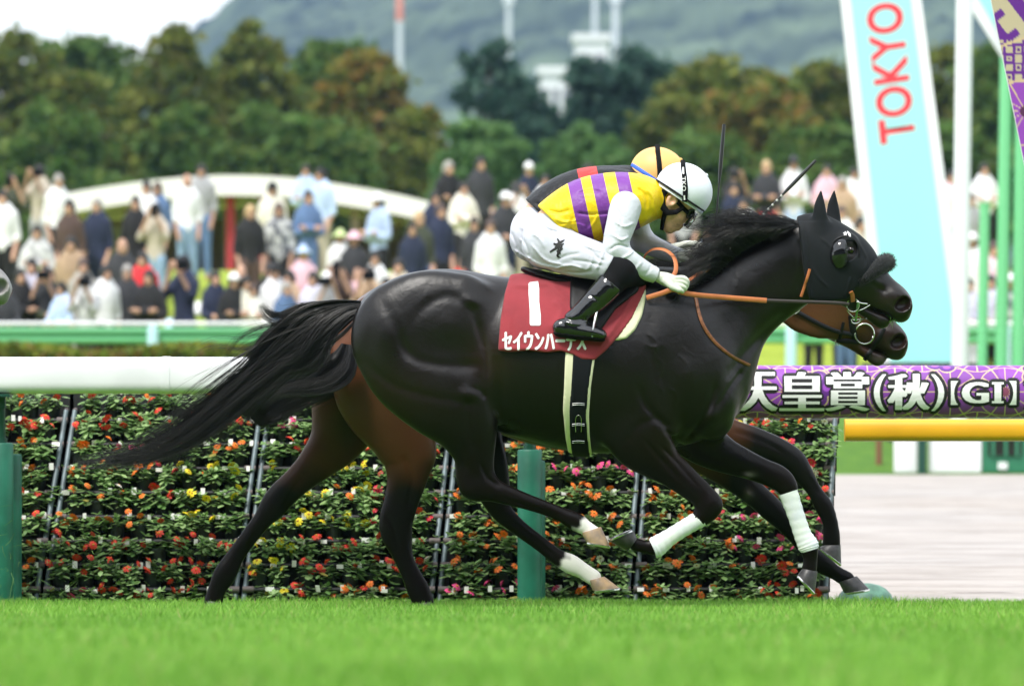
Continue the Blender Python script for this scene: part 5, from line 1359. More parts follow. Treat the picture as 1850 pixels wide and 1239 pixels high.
for i in range(5):
    root = empty('flower_rack', W((barx(i, 1085) + barx(i + 1, 1085)) / 2, 1100, 28.8), f'grey pipe flower rack with black trays, {RACKN[i]} of the five behind the rail', 'rack', 'flower racks behind the running rail'); racks.append(root)
    for xo, j in ((16, i), (0, i + 1)):
        P = [W(barx(j, y) + xo, y, rackY(y)) for y in (742, 900, 1104)]
        MB().tube(P, .0135, 10).build('upright_pipe', pipe_m, root, smooth=True)
        MB().tube([W(barx(j, 745) + xo, 743, rackY(745)), W(barx(j, 745) + xo + 2, 740, rackY(745) + .2)], .0135, 10).build('elbow_pipe', clamp_m, root, smooth=True)
    for k, y in enumerate(ROWS):
        Yb = rackY(y); a = W(barx(i, y) + 18, y + 4, Yb); c = W(barx(i + 1, y) - 2, y + 4, Yb)
        MB().tube([a, c], .011, 8).build('shelf_bar', tray_m, root, smooth=True)
        for q, sx in ((a, 1), (c, -1)):
            MB().tube([q + np.array([-.02 * sx, -.005, 0]), q + np.array([.035 * sx, 0, 0])], .0165, 10).build('clamp', clamp_m, root, smooth=True)
        m_ = (a + c) / 2; L = c[0] - a[0]
        MB().box((m_[0], Yb + .085, m_[2] - .004), (L, .15, .008)).box((m_[0], Yb + .165, m_[2] + .055), (L + .075, .006, .150)).build('tray_and_shade_sheet', tray_m, root)  # tray, plus an upright black sheet added so the shaded gaps look black

def foliage_mesh(seed):
    g = np.random.default_rng(seed); V = []; Fs = []; C = []
    ns = g.integers(8, 12)
    for s in range(ns):
        a0 = g.uniform(0, 2 * np.pi); rr = g.uniform(.0, .050); base = np.array([rr * math.cos(a0), rr * math.sin(a0), .0]); H = g.uniform(.035, .080)
        out = np.array([math.cos(a0), math.sin(a0), 0]) * g.uniform(.0, .035)
        for lv in range(4):
            t = (lv + 1) / 4; pos = base + out * t + np.array([0, 0, H * t])
            for pr in range(2 if lv < 3 else 4):
                a = lv * 1.57 + pr * (math.pi if lv < 3 else 1.57) + a0 + g.normal() * .3
                L = g.uniform(.034, .056) * (1 - .25 * (lv == 3)); wd_ = L * g.uniform(.22, .30); el = g.uniform(-.35, .45) + (.45 if lv == 3 else 0)
                d = np.array([math.cos(a) * math.cos(el), math.sin(a) * math.cos(el), math.sin(el)]); sd_ = np.array([-math.sin(a), math.cos(a), 0]); dn = np.array([0, 0, -1.0])
                n_ = len(V); fold = np.cross(d, sd_) * wd_ * -.35
                p = [pos, pos + d * L * .35 + sd_ * wd_ + fold, pos + d * L * .38, pos + d * L * .35 - sd_ * wd_ + fold, pos + d * L * .75 + sd_ * wd_ * .75 + fold * .6 + dn * L * .10, pos + d * L * .78 + dn * L * .10, pos + d * L * .75 - sd_ * wd_ * .75 + fold * .6 + dn * L * .1, pos + d * L + dn * L * .22]
                V += p; Fs += [(n_, n_ + 1, n_ + 2), (n_, n_ + 2, n_ + 3), (n_ + 1, n_ + 4, n_ + 5), (n_ + 1, n_ + 5, n_ + 2), (n_ + 2, n_ + 5, n_ + 6), (n_ + 2, n_ + 6, n_ + 3), (n_ + 4, n_ + 7, n_ + 5), (n_ + 5, n_ + 7, n_ + 6)]
                mixc = g.random(); c = np.array([.090, .20, .045]) * (1 - mixc) + np.array([.33, .48, .19]) * mixc
                if g.random() < .02: c = np.array([.30, .27, .06])
                C += [c * g.uniform(.9, 1.1)] * 8
    me = np_mesh('foliage', np.array(V), np.array(Fs), smooth=True); set_attr(me, 'col', np.array(C)); me.materials.append(leaf_m); return me
FOL = [foliage_mesh(100 + i) for i in range(12)]
def flower_mesh(seed):
    g = np.random.default_rng(seed); mb = MB(); npet = 12
    for ly, (rad, zz_, n_) in enumerate(((.0175, 0, npet), (.0125, .0028, 9))):
        for k in range(n_):
            a = 2 * math.pi * (k + .5 * ly) / n_ + g.normal() * .08; w_ = 2.3 * rad / n_
            d = Vector((math.cos(a), math.sin(a), 0)); s = Vector((-math.sin(a), math.cos(a), 0)); dr = -.12 * rad + g.normal() * .001
            mb.add([d * .003 + Vector((0, 0, zz_)), d * rad * .6 + s * w_ + Vector((0, 0, zz_ + .0012)), d * rad + s * w_ * .5 + Vector((0, 0, zz_ + dr)), d * rad - s * w_ * .5 + Vector((0, 0, zz_ + dr)), d * rad * .6 - s * w_ + Vector((0, 0, zz_ + .0012))], [(0, 1, 2, 3, 4)])
    me = mb.mesh('flower', False); me.materials.append(petal_m); me.materials.append(eye_m)
    return me
FLM = [flower_mesh(200 + i) for i in range(5)]
EYE = MB().lathe([(.0045, .002), (.0045, .005), (.003, .0068), (.0005, .007)], (0, 0, 0), 8).mesh('flower_eye', True); EYE.materials.append(eye_m)
POT = MB().lathe([(.036, 0), (.037, .002), (.046, .062), (.050, .063), (.050, .074), (.046, .074), (.044, .066), (.002, .064)], (0, 0, 0), 16).mesh('pot', True); POT.materials.append(pot_m)
TAGM = MB().box((0, 0, .018), (.024, .0015, .036)).mesh('plant_label', False, bevel=.004); TAGM.materials.append(tag_m)
TAGW = MB().box((0, 0, .012), (.040, .0015, .024)).mesh('plant_label', False, bevel=.003); TAGW.materials.append(tag_m)
COLS = {'red': (.72, .045, .020), 'orange': (.84, .185, .012), 'pink': (.80, .07, .26), 'yellow': (.80, .66, .020), 'crimson': (.62, .02, .05), 'white': (.80, .76, .70)}
def zone(i, k, t):
    """colour planted at rack i, row k, place t (0..1)"""
    if i == 0: return 'red' if k in (1, 4, 5) else 'orange'
    if i == 1:
        if k <= 1: return 'red'
        if k == 2: return 'pink' if .3 < t < .75 else 'orange'
        if k == 3: return 'orange' if t < .45 else ('crimson' if t < .62 else 'yellow')
        if k in (4, 5): return 'orange' if t < .5 else ('red' if t < .65 else 'yellow')
        return 'pink' if (k == 8 and t < .25) else 'red'
    if i == 2:
        if k <= 1: return 'pink' if t < .35 else 'red'
        if k == 2: return 'red'
        if k in (3, 4, 5): return 'yellow' if t < .62 else 'crimson'
        return 'yellow' if (t < .2) else ('orange' if k == 8 and t > .5 else 'red')
    if i == 3:
        if k <= 2: return 'orange' if t < .6 else 'crimson'
        if k == 3: return 'orange' if t < .45 else 'pink'
        if k == 8: return 'pink' if t < .7 else 'orange'
        return 'orange'
    if k <= 1: return 'red' if t > .5 else 'yellow'
    if k in (2, 3): return 'yellow' if t < .6 else 'crimson'
    if k == 5: return 'orange' if t < .4 else ('crimson' if t < .55 else 'pink')
    return 'orange' if t < .55 else ('pink' if k == 6 else 'red')
gp = np.random.default_rng(42)
def clone(name, me, parent, loc, rz=0.0, sc=1.0, rx=0.0, ry=0.0):
    o = bpy.data.objects.new(name, me); COL.objects.link(o); o.parent = parent; o.location = loc; o.rotation_euler = (rx, ry, rz); o.scale = (sc, sc, sc); return o
npots = 0
for i in range(5):
    for k, y in enumerate(ROWS):
        ncol = 8; xl = barx(i, y) + 24; xr = barx(i + 1, y) - 4
        for c in range(ncol):
            t = (c + .5) / ncol; px = xl + (xr - xl) * t + gp.normal() * 2.5
            if px < -30 or px > 1860: continue
            if k == 0 and 640 < px < 1315: continue
            if k == 1 and (690 < px < 880 or 985 < px < 1270): continue
            if k == 2 and (700 < px < 770): continue
            Yb = rackY(y) + .065 + gp.normal() * .006; p = W(px, y, Yb); col = zone(i, k, t)
            bloom = gp.choice([0, 1, 2, 3, 4], p=[.05, .15, .28, .28, .24]) if not (k == 0 and gp.random() < .3) else 1
            name_c = col if bloom else 'leafy'
            lab = f'{col} zinnia pot, {ORD[c]} from left in {ORD[k]} row of the {RACKN[i]} flower rack' if bloom else f'flowerless zinnia pot, {ORD[c]} from left in {ORD[k]} row of the {RACKN[i]} flower rack'
            root = empty('potted_zinnia', p, lab, 'potted plant', 'potted zinnias on the racks'); npots += 1
            clone('pot', POT, root, (0, 0, 0), gp.uniform(0, 6))
            sc = gp.uniform(.95, 1.3); clone('foliage', FOL[gp.integers(12)], root, (gp.normal() * .006, gp.normal() * .004 - .022, .040), gp.uniform(0, 6.28), sc, gp.normal() * .1 + .12, gp.normal() * .08)
            for q in range(bloom):
                fl = clone('flower', FLM[gp.integers(5)], root, (gp.uniform(-.055, .055), gp.uniform(-.100, -.030), .06 + gp.uniform(.015, .080) * sc), gp.uniform(0, 6), gp.uniform(1.0, 1.6), gp.uniform(.45, 1.15), gp.normal() * .25)
                cc = np.array(COLS[col]) * gp.uniform(.8, 1.1); 
                if gp.random() < .08: cc = np.array(COLS[gp.choice(['red', 'orange', 'white'])])
                fl.color = (*np.clip(cc, 0, 1), 1); clone('flower_eye', EYE, fl, (0, 0, 0))
            if gp.random() < .9: clone('plant_label', TAGM if gp.random() < .7 else TAGW, root, (gp.choice([-1, 1]) * gp.uniform(.040, .060), -.098 + gp.normal() * .004, -.022 + gp.uniform(-.006, .008)), gp.normal() * .2, gp.uniform(.75, 1.05), gp.normal() * .15)
print('pots', npots)
# ------------------------------------------------------------------ finish-line signs on the right
cyan_m = mat('pale_cyan_panel', (.36, .81, .79), rough=.5)
white_m = mat('white_paint', (.82, .83, .84), rough=.5)
red_m = mat('red_letter', (.80, .045, .06), rough=.5)
lime_m = mat('light_green_paint', (.17, .56, .25), rough=.5)
redcap_m = mat('red_cap', (.70, .12, .10), rough=.5)
dark_m = mat('dark_grey_metal', (.06, .06, .065), rough=.5)
YS = 60.0
def quad_panel(name, pts, Yp, th, mt, parent): return MB().hexa([W(a, b, Yp) for a, b in pts], (0, th, 0)).build(name, mt, parent)
sg = empty('finish_sign', (W(1665, 0, YS)[0], YS + .05, gz(YS)), 'leaning pale cyan sign with white edges and red TOKYO lettering', 'sign')
def edge(y, o): return 1519 + (y / 655.0) * 70 + o            # left edge leans with height
ytop, ybot = -260, 655
quad_panel('border_panel', ((edge(ytop, 0), ytop), (edge(ytop, 139), ytop), (edge(ybot, 162), ybot), (edge(ybot, 0), ybot)), YS, .08, white_m, sg)
quad_panel('colour_panel', ((edge(ytop, 17), ytop), (edge(ytop, 120), ytop), (edge(ybot, 143), ybot - 1), (edge(ybot, 20), ybot - 1)), YS - .012, .01, cyan_m, sg)
tm = text_mesh('TOKYO', 1.0, res=6, spacing=1.04, offset=.028); co = np.array([v.co[:] for v in tm.vertices]); mn = co.min(0); mx = co.max(0)
for k, (dx, dy) in enumerate(((0, 0),)):
    bm = bmesh.new(); bm.from_mesh(tm)
    for v in bm.verts:
        u = (v.co.x - mn[0]) / (mx[0] - mn[0]); w_ = (v.co.y - mn[1]) / (mx[1] - mn[1])
        py = 262 - u * 251; px = 1656 - w_ * 66 - (262 - py) * .108 ; py2 = py + (1 - w_) * -10 + 0
        v.co = WV(px, py2, YS - .016)
    bmesh.ops.recalc_face_normals(bm, faces=bm.faces)
    me = bpy.data.meshes.new('lettering'); bm.to_mesh(me); bm.free(); link('lettering', me, red_m, sg)
MB().box(W(1670, 660, YS) + np.array([0, .04, 0]), (1.3, .16, .05)).build('base_bar', dark_m, sg)
for px in (1610, 1735): 
    a = W(px, 660, YS); MB().box((a[0], YS + .04, (a[2] + gz(YS)) / 2), (.07, .07, a[2] - gz(YS))).build('leg', dark_m, sg)
sg2 = empty('finish_sign', (W(1950, 0, YS)[0], YS + .35, gz(YS)), 'cyan and white sign edge crossing the top right corner behind purple board', 'sign')
quad_panel('border_panel', ((1560, -300), (1700, -300), (2300, 655), (2150, 655)), YS + .3, .08, white_m, sg2)
quad_panel('colour_panel', ((1585, -300), (1690, -300), (2285, 655), (2170, 655)), YS + .288, .01, cyan_m, sg2)
for px in (2180, 2260):
    a = W(px, 655, YS + .3); MB().box((a[0], YS + .34, (a[2] + gz(YS)) / 2), (.07, .07, a[2] - gz(YS))).build('leg', dark_m, sg2)
def pole(name, pxt, pyt, pxb, rpx, Yp, mt, label, cap=None, n=16, group=None):
    A = W(pxt, pyt, Yp); zb = gz(Yp); B = np.array([W(pxb, 0, Yp)[0], Yp, zb])
    root = empty(name, B, label, 'post', group); r_ = rpx * Yp / F
    MB().tube([B, (A + B) / 2, A], r_, n).build('shaft', mt, root, smooth=True)
    if cap is not None: MB().lathe([(r_ * 1.25, 0), (r_ * 1.25, .10), (r_ * .6, .13)], (B[0], Yp, zb + cap[0]), 14).build('base_cap', cap[1], root, smooth=True)
    MB().tube([A, A + np.array([0, 0, .03])], r_ * 1.05, n).build('top_cap', mt, root, smooth=True)
    return root
pole('white_pole', 1746, -260, 1732, 15, YS - .5, white_m, 'round white pole between the cyan sign and the green posts')
pole('green_post', 1818, 110, 1806, 11, YS - 1.5, lime_m, 'tall light green post left of the right-hand edge', (.42, redcap_m), group='light green posts')
pole('green_post', 1850, -200, 1838, 12, YS - 1.5, lime_m, 'tall light green post at the right-hand edge of the picture', (.42, redcap_m), group='light green posts')
pole('green_post', 1779, 372, 1772, 9, YS - 1.5, lime_m, 'shorter light green post right of the white pole', (.42, redcap_m), group='light green posts')
# leaning purple board close behind the rail
YB = 29.6
def board_colour(U, V):
    C = np.tile(np.array((.52, .44, .30)), U.shape + (1,)).reshape(U.shape + (3,)).copy()
    # top: meander bands; middle: lozenges; lower: starbursts
    a = (U * .8 + V * .6); b_ = (-U * .6 + V * .8)
    per = .17; ca = (a / per) % 1; cb = (b_ / (per * .75)) % 1
    me_ = (np.abs(ca - .5) < .19) | ((np.abs(cb - .5) < .16) & (((a / per).astype(int)) % 2 == 0))
    top = V > .62
    C[top & me_] = DKP * 1.3
    mid = (V <= .62) & (V > .40); lz = (np.abs(((U + V) / .095) % 1 - .5) + np.abs(((U - V) / .095) % 1 - .5))
    C[mid & (lz < .62)] = DKP * 1.3; C[mid & (lz < .30)] = np.array((.52, .44, .30)); C[mid & (lz < .16)] = DKP
    low = V <= .40; C[low] = PUR * 1.25
    ln, tone = hexstar(U, V + .06, .36, .0045); C[low & (ln > 0)] = GOLD; C[low & (tone > 0)] = np.array((.10, .03, .08))
    C[np.abs(V - .40 - .15 * (U - .1)) < .006] = GOLD; C[np.abs(V - .62 - .35 * (U - .15)) < .007] = GOLD
    return C
bd = empty('leaning_board', (W(2010, 0, YB)[0], YB + .03, gz(YB)), 'leaning purple and gold patterned board in the top right corner', 'board')
A = W(1760, -150, YB); B = W(2012, 1085, YB); nu, nv = 130, 420
ex = W(1000, 0, YB)[0] - W(880, 0, YB)[0]
gu = np.linspace(0, .42, nu); gv = np.linspace(0, 1, nv)
UU, VV = np.meshgrid(gu, gv, indexing='ij')
Pp = np.stack([A[0] + (B[0] - A[0]) * VV + UU, np.full(UU.shape, YB), A[2] + (B[2] - A[2]) * VV], -1)
ztop = W(0, 290, YB)[2]
me = np_mesh('printed_face', Pp.reshape(-1, 3), np.stack([(i_ := np.arange(nu * nv).reshape(nu, nv))[:-1, :-1], i_[:-1, 1:], i_[1:, 1:], i_[1:, :-1]], -1).reshape(-1, 4))
xw = Pp[..., 0]; set_attr(me, 'col', board_colour(xw - W(1790, 0, YB)[0], (Pp[..., 2] - ztop) + .0).reshape(-1, 3)); link('printed_face', me, print_m, bd)
MB().hexa([tuple(Pp[0, 0] + [0, .004, 0]), tuple(Pp[-1, 0] + [0, .004, 0]), tuple(Pp[-1, -1] + [0, .004, 0]), tuple(Pp[0, -1] + [0, .004, 0])], (0, .04, 0)).build('backing', white_m, bd)

# things beyond the dirt track
YD = 55.3
def boardbox(px0, px1, py0, label):
    zb = gz(YD); a = W(px0, py0, YD); c = W(px1, py0, YD); root = empty('white_board', ((a[0] + c[0]) / 2, YD, zb), label, 'board', 'white boards along the dirt track')
    MB().box(((a[0] + c[0]) / 2, YD, (a[2] + zb) / 2), (c[0] - a[0], .06, a[2] - zb)).build('panel', white_m, root, bevel=.01)
    MB().box(((a[0] + c[0]) / 2, YD, a[2] + .02), (c[0] - a[0] + .04, .09, .04)).build('top_rail', white_m, root)
boardbox(1615, 1657, 772, 'narrow white board beyond the dirt track under the yellow beam'); boardbox(1678, 1773, 772, 'wide white board beyond the dirt track beside the green cabinet')
pole('dark_green_post', 1666, 760, 1666, 8, YD - .1, pipe_green, 'dark green post between the two white boards')
rust = mat('rusty_brown', (.20, .09, .045), rough=.8)
pole('brown_post', 1588, 740, 1588, 6, YD + 1.2, rust, 'thin brown post on the grass left of the white boards')
cab_m = mat('green_cabinet_paint', (.03, .19, .10), rough=.5)
c0 = W(1815, 0, YD); zb = gz(YD); cb = empty('green_cabinet', (c0[0], YD + .2, zb), 'dark green cabinet with a glazed front beyond the dirt track', 'cabinet'); wv = 84 * YD / F
MB().box((c0[0], YD + .2, zb + .30), (wv, .4, .60)).build('case', cab_m, cb, bevel=.01)
MB().box((c0[0], YD - .01, zb + .34), (wv * .72, .02, .34)).build('window', black_gloss, cb)
for dx in (-.25, 0.02, .26): MB().box((c0[0] + dx * wv, YD - .025, zb + .34), (.03, .012, .36)).build('glazing_bar', cab_m, cb)
MB().box((c0[0] - .02, YD - .012, zb + .07), (.09, .02, .07)).build('badge', white_m, cb)

# far guard rail, hedge
YG = 68.0
grn = mat('guard_rail_green', (.13, .42, .19), rough=.45); pale_post = mat('pale_blue_post', (.42, .66, .66), rough=.5)
gr_ = empty('guard_rail', (W(900, 0, YG)[0], YG, gz(YG)), 'long light green guard rail in front of the spectators', 'rail')
def wbeam(name, pys, off, mt):
    xs_ = (W(-200, 0, YG)[0], W(2050, 0, YG)[0]); V = []; m_ = len(pys)
    for x in xs_: V += [(x, YG + o_, W(0, y, YG)[2]) for y, o_ in zip(pys, off)] + [(x, YG + o_ + .02, W(0, y, YG)[2]) for y, o_ in zip(pys[::-1], off[::-1])]
    n_ = 2 * m_
    return MB().add(V, [(k, (k + 1) % n_, n_ + (k + 1) % n_, n_ + k) for k in range(n_)] + [tuple(range(n_)), tuple(range(n_, 2 * n_))]).build(name, mt, gr_)
wbeam('top_strip', (581, 583, 586, 588), (.02, -.02, -.02, .0), white_m)
wbeam('beam', (591, 595, 600, 604, 608, 613, 618, 621), (.03, -.03, -.035, .01, .01, -.035, -.03, .03), grn)
for px in (-110, 277, 665, 1045, 1428, 1815):
    x = W(px, 0, YG)[0]; zt = W(0, 590, YG)[2]
    MB().lathe([(.065, 0), (.065, zt - gz(YG) - .03), (.05, zt - gz(YG)), (.01, zt - gz(YG) + .015)], (x, YG - .12, gz(YG)), 14).build('rail_post', pale_post, gr_, smooth=True)
def leaf_cloud(n, fn, size, cols, seed, flat=0.0):
    """n leaf quads at points given by fn(g, n); colours mixed from cols"""
    g = np.random.default_rng(seed); P, shade = fn(g, n); n = len(P)
    d1 = g.normal(size=(n, 3)); d1[:, 2] *= (1 - flat); d1 /= np.linalg.norm(d1, axis=1)[:, None]; d2 = np.cross(d1, g.normal(size=(n, 3))); d2 /= np.linalg.norm(d2, axis=1)[:, None]
    s = size * g.uniform(.6, 1.4, n)[:, None]
    V = np.stack([P - d1 * s, P + d2 * s * .55, P + d1 * s, P - d2 * s * .55], 1).reshape(-1, 3)
    b = np.arange(n)[:, None] * 4; C = 1.45 * np.array(cols)[g.integers(len(cols), size=n)] * (shade[:, None] if shade is not None else 1) * g.uniform(.8, 1.2, (n, 1))
    return V, np.hstack([b, b + 1, b + 2, b + 3]), np.repeat(C, 4, 0)
fol_m = mat('tree_foliage', rough=.6, spec=.2, attr='col', translucent=.42)
hx0, hx1 = W(-160, 0, 66)[0], W(1330, 0, 66)[0]; hzt = W(0, 626, 66)[2]; hzb = gz(66)
def hedge_pts(g, n):
    x = g.uniform(hx0, hx1, n); y = g.uniform(65.6, 66.4, n); z = hzb + (hzt - hzb) * np.sqrt(g.random(n)) * (1 + .06 * np.sin(x * 3)); return np.stack([x, y, z], 1), None
V, Q, C = leaf_cloud(16000, hedge_pts, .05, [(.12, .17, .02), (.17, .19, .025), (.06, .10, .015), (.13, .09, .02)], 5)
me = np_mesh('foliage', V, Q, False); set_attr(me, 'col', C)
hd = empty('hedge', ((hx0 + hx1) / 2, 66, hzb), 'long low clipped hedge below the green guard rail', 'hedge'); link('foliage', me, fol_m, hd)
MB().box(((hx0 + hx1) / 2, 66.0, (hzb + hzt) / 2 - .05), (hx1 - hx0, .55, hzt - hzb - .1)).build('branches', mat('hedge_core', (.03, .04, .01), rough=.9), hd)

# ------------------------------------------------------------------ spectators
skin_c = mat('spectator_skin', objcol=True, rough=.6); cloth_c = mat('spectator_cloth', objcol=True, rough=.85, noise=(6, .12), bump=(10, .4, .02)); hair_c = mat('spectator_hair', objcol=True, rough=.6)
pattern_c = mat('patterned_cloth', objcol=True, rough=.85, noise=(9, .9, (.75, .75, .75)))
def person_meshes(pose):
    """1.66 m figure, feet at 0, facing -y; returns meshes body, top, bottom, hair"""
    h = .02; lo = (-.42, -.55, -.02); hi = (.42, .45, 1.72)
    if pose == 'sit': hi = (.42, .45, 1.1); lo = (-.42, -.75, -.02)
    dz = -.62 if pose == 'sit' else 0.0
    t = lambda rows: np.array([(x, y, z, a, b) for x, y, z, a, b in rows], float)
    torso = t([(0, .0, .92 + dz, .145, .105), (0, .0, 1.08 + dz, .14, .10), (0, 0, 1.25 + dz, .165, .115), (0, .01, 1.36 + dz, .16, .10), (0, .01, 1.41 + dz, .09, .07)])
    neck = t([(0, .01, 1.40 + dz, .055, .055), (0, -.01, 1.48 + dz, .052, .052)]); head = t([(0, -.02, 1.53 + dz, .070, .085), (0, -.015, 1.58 + dz, .078, .098), (0, -.01, 1.61 + dz, .07, .088)])
    A = {}
    for s in (-1, 1):
        sh = (s * .175, .01, 1.35 + dz)
        if pose in ('side', 'sit'): el = (s * .235, .03, 1.08 + dz); wr = (s * .20, -.09 if pose == 'side' else -.22, .86 + dz + (.08 if pose == 'sit' else 0))
        elif pose == 'photo': el = (s * .25, -.16, 1.20 + dz); wr = (s * .075, -.26, 1.50 + dz)
        elif pose == 'cross': el = (s * .245, -.03, 1.10 + dz); wr = (-s * .09, -.20, 1.15 + dz)
        else: el = (s * .235, -.10, 1.12 + dz); wr = (s * .12, -.36, 1.08 + dz)
        A[s] = (sh, el, wr)
    def legs(f, g=1.0):
        for s in (-1, 1):
            if pose == 'sit': P = t([(s * .09, 0, .30, .09, .09), (s * .13, -.25, .46, .075, .075), (s * .14, -.42, .50, .065, .065), (s * .13, -.50, .28, .058, .058), (s * .12, -.55, .07, .048, .048)])
            else: P = t([(s * .085, 0, .88, .095, .10), (s * .095, 0, .66, .08, .085), (s * .10, 0, .46, .062, .065), (s * .105, .02, .28, .058, .062), (s * .11, .03, .08, .044, .05)])
            P[:, 3:] *= g; f.tube(P, .04)
    def feet(f):
        for s in (-1, 1): f.tube(t([(s * .12, .03 if pose != 'sit' else -.53, .045, .045, .05), (s * .13, -.13 if pose != 'sit' else -.68, .035, .042, .045)]), .02)
    def arms(f, a=0.0, b=1.0, g=1.0):
        for s in (-1, 1):
            sh, el, wr = [np.array(q) for q in A[s]]
            pts = [(*sh, .056 * g, .056 * g), (*el, .042 * g, .042 * g)]
            if b > .5: pts.append((*(el + (wr - el) * (b - .5) * 2), .036 * g, .036 * g))
            f.tube(t(pts), .03)
    def hands(f):
        for s in (-1, 1):
            sh, el, wr = [np.array(q) for q in A[s]]; d = wr - el; d /= np.linalg.norm(d)
            f.tube(t([(*wr, .035, .03), (*(wr + d * .09), .038, .028)]), .02)
            f.tube(t([(*(wr + d * .02), .02, .02), (*(wr + d * .05 + np.array([-s * .04, 0, .01])), .013, .013)]), .01)
            for k in range(4): f.tube(t([(*(wr + d * .08 + np.array([(k - 1.5) * .016, 0, 0])), .012, .012), (*(wr + d * .15 + np.array([(k - 1.5) * .019, -.01, 0])), .010, .010)]), .008)
    res = []
    f = Field(lo, hi, .016); g9 = .9
    T2 = torso.copy(); T2[:, 3:] *= .9; f.tube(T2, .05); f.tube(neck, .03); f.tube(head, .03)
    f.tube(t([(0, -.105, 1.545 + dz, .014, .016), (0, -.118, 1.525 + dz, .016, .016)]), .02)   # nose
    for s in (-1, 1): f.tube(t([(s * .078, 0, 1.56 + dz, .012, .02), (s * .08, .005, 1.535 + dz, .01, .016)]), .015)
    arms(f, g=.88); hands(f); legs(f, .88); feet(f); res.append(f.mesh(2))
    f = Field(lo, hi, .018); f.tube(torso, .05); arms(f, 0, .95 if pose in ('cross', 'rail') else .62); f.f -= .016
    z = f.ax[2]; f.f = np.maximum(f.f, (.84 + dz - z)[None, None, :].astype(np.float32)); res.append(f.mesh(2))
    f = Field(lo, hi, .018); legs(f); f.tube(t([(0, 0, .90 + dz, .13, .10), (0, 0, .98 + dz, .125, .095)]), .04); f.f -= .012
    z = f.ax[2]; f.f = np.maximum(f.f, np.maximum(z - (1.0 + dz), .06 - z)[None, None, :].astype(np.float32)); res.append(f.mesh(2))
    f = Field((-.14, -.16, 1.38 + dz), (.14, .15, 1.72 + dz), .012); f.tube(head, .02); f.tube(t([(0, .04, 1.56 + dz, .075, .07), (0, .05, 1.50 + dz, .06, .05)]), .03); f.f -= .014
    x, y, z = f.grid((slice(None),) * 3)
    f.f = np.maximum(f.f, np.maximum(-(y + .108) - (z - 1.605 - dz) * .9, -(z - 1.49 - dz)).astype(np.float32) * np.ones_like(f.f)); res.append(f.mesh(2))
    f = Field((-.2, -.26, 1.5 + dz), (.2, .2, 1.74 + dz), .012); f.tube(head, .02); f.f -= .022
    x, y, z = f.grid((slice(None),) * 3); f.f = np.maximum(f.f, (1.60 + dz - z).astype(np.float32) * np.ones_like(f.f)); f.tube(t([(0, -.10, 1.61 + dz, .075, .05), (0, -.15, 1.605 + dz, .06, .04)]), .02); 
    f.f = np.maximum(f.f, (1.59 + dz - z).astype(np.float32) * np.ones_like(f.f)); res.append(f.mesh(2))
    f = Field((-.28, -.28, 1.5 + dz), (.28, .28, 1.76 + dz), .013); f.tube(head, .02); f.f -= .024; x, y, z = f.grid((slice(None),) * 3); f.f = np.maximum(f.f, (1.60 + dz - z).astype(np.float32) * np.ones_like(f.f))
    f.ell((0, -.01, 1.60 + dz), (.17, .18, .022), .03); res.append(f.mesh(2))
    names = ('body', 'top', 'trousers', 'hair', 'cap', 'sun_hat'); mats = (skin_c, cloth_c, cloth_c, hair_c, cloth_c, cloth_c)
    out = {}
    for nm, (V, Q), mm in zip(names, res, mats):
        me = np_mesh(nm, V, Q); me.materials.append(mm); out[nm] = me
    mp = out['top'].copy(); mp.materials.clear(); mp.materials.append(pattern_c); out['patterned_top'] = mp
    return out
POSE = {p: person_meshes(p) for p in ('side', 'photo', 'cross', 'rail', 'sit')}
CLR = {'white': (.80, .80, .82), 'black': (.012, .012, .014), 'navy': (.015, .022, .055), 'beige': (.50, .44, .36), 'grey': (.34, .34, .36), 'lightblue': (.46, .58, .80), 'blue': (.04, .10, .30), 'jeans': (.26, .38, .55), 'denim': (.10, .17, .32), 'red': (.70, .03, .04), 'pink': (.78, .50, .60),
       'tan': (.42, .29, .19), 'brown': (.075, .045, .038), 'olive': (.06, .07, .045), 'charcoal': (.035, .036, .042), 'lavender': (.68, .66, .80), 'cream': (.74, .70, .60), 'teal': (.18, .42, .40), 'orange': (.62, .22, .08), 'blond': (.50, .34, .18), 'darkhair': (.012, .010, .009), 'greyhair': (.30, .28, .26), 'none': None, 'yellowgreen': (.55, .65, .30), 'stone': (.40, .38, .34)}
WORD = {'lightblue': 'light blue', 'jeans': 'light denim', 'denim': 'blue denim', 'yellowgreen': 'yellow-green', 'stone': 'stone grey'}
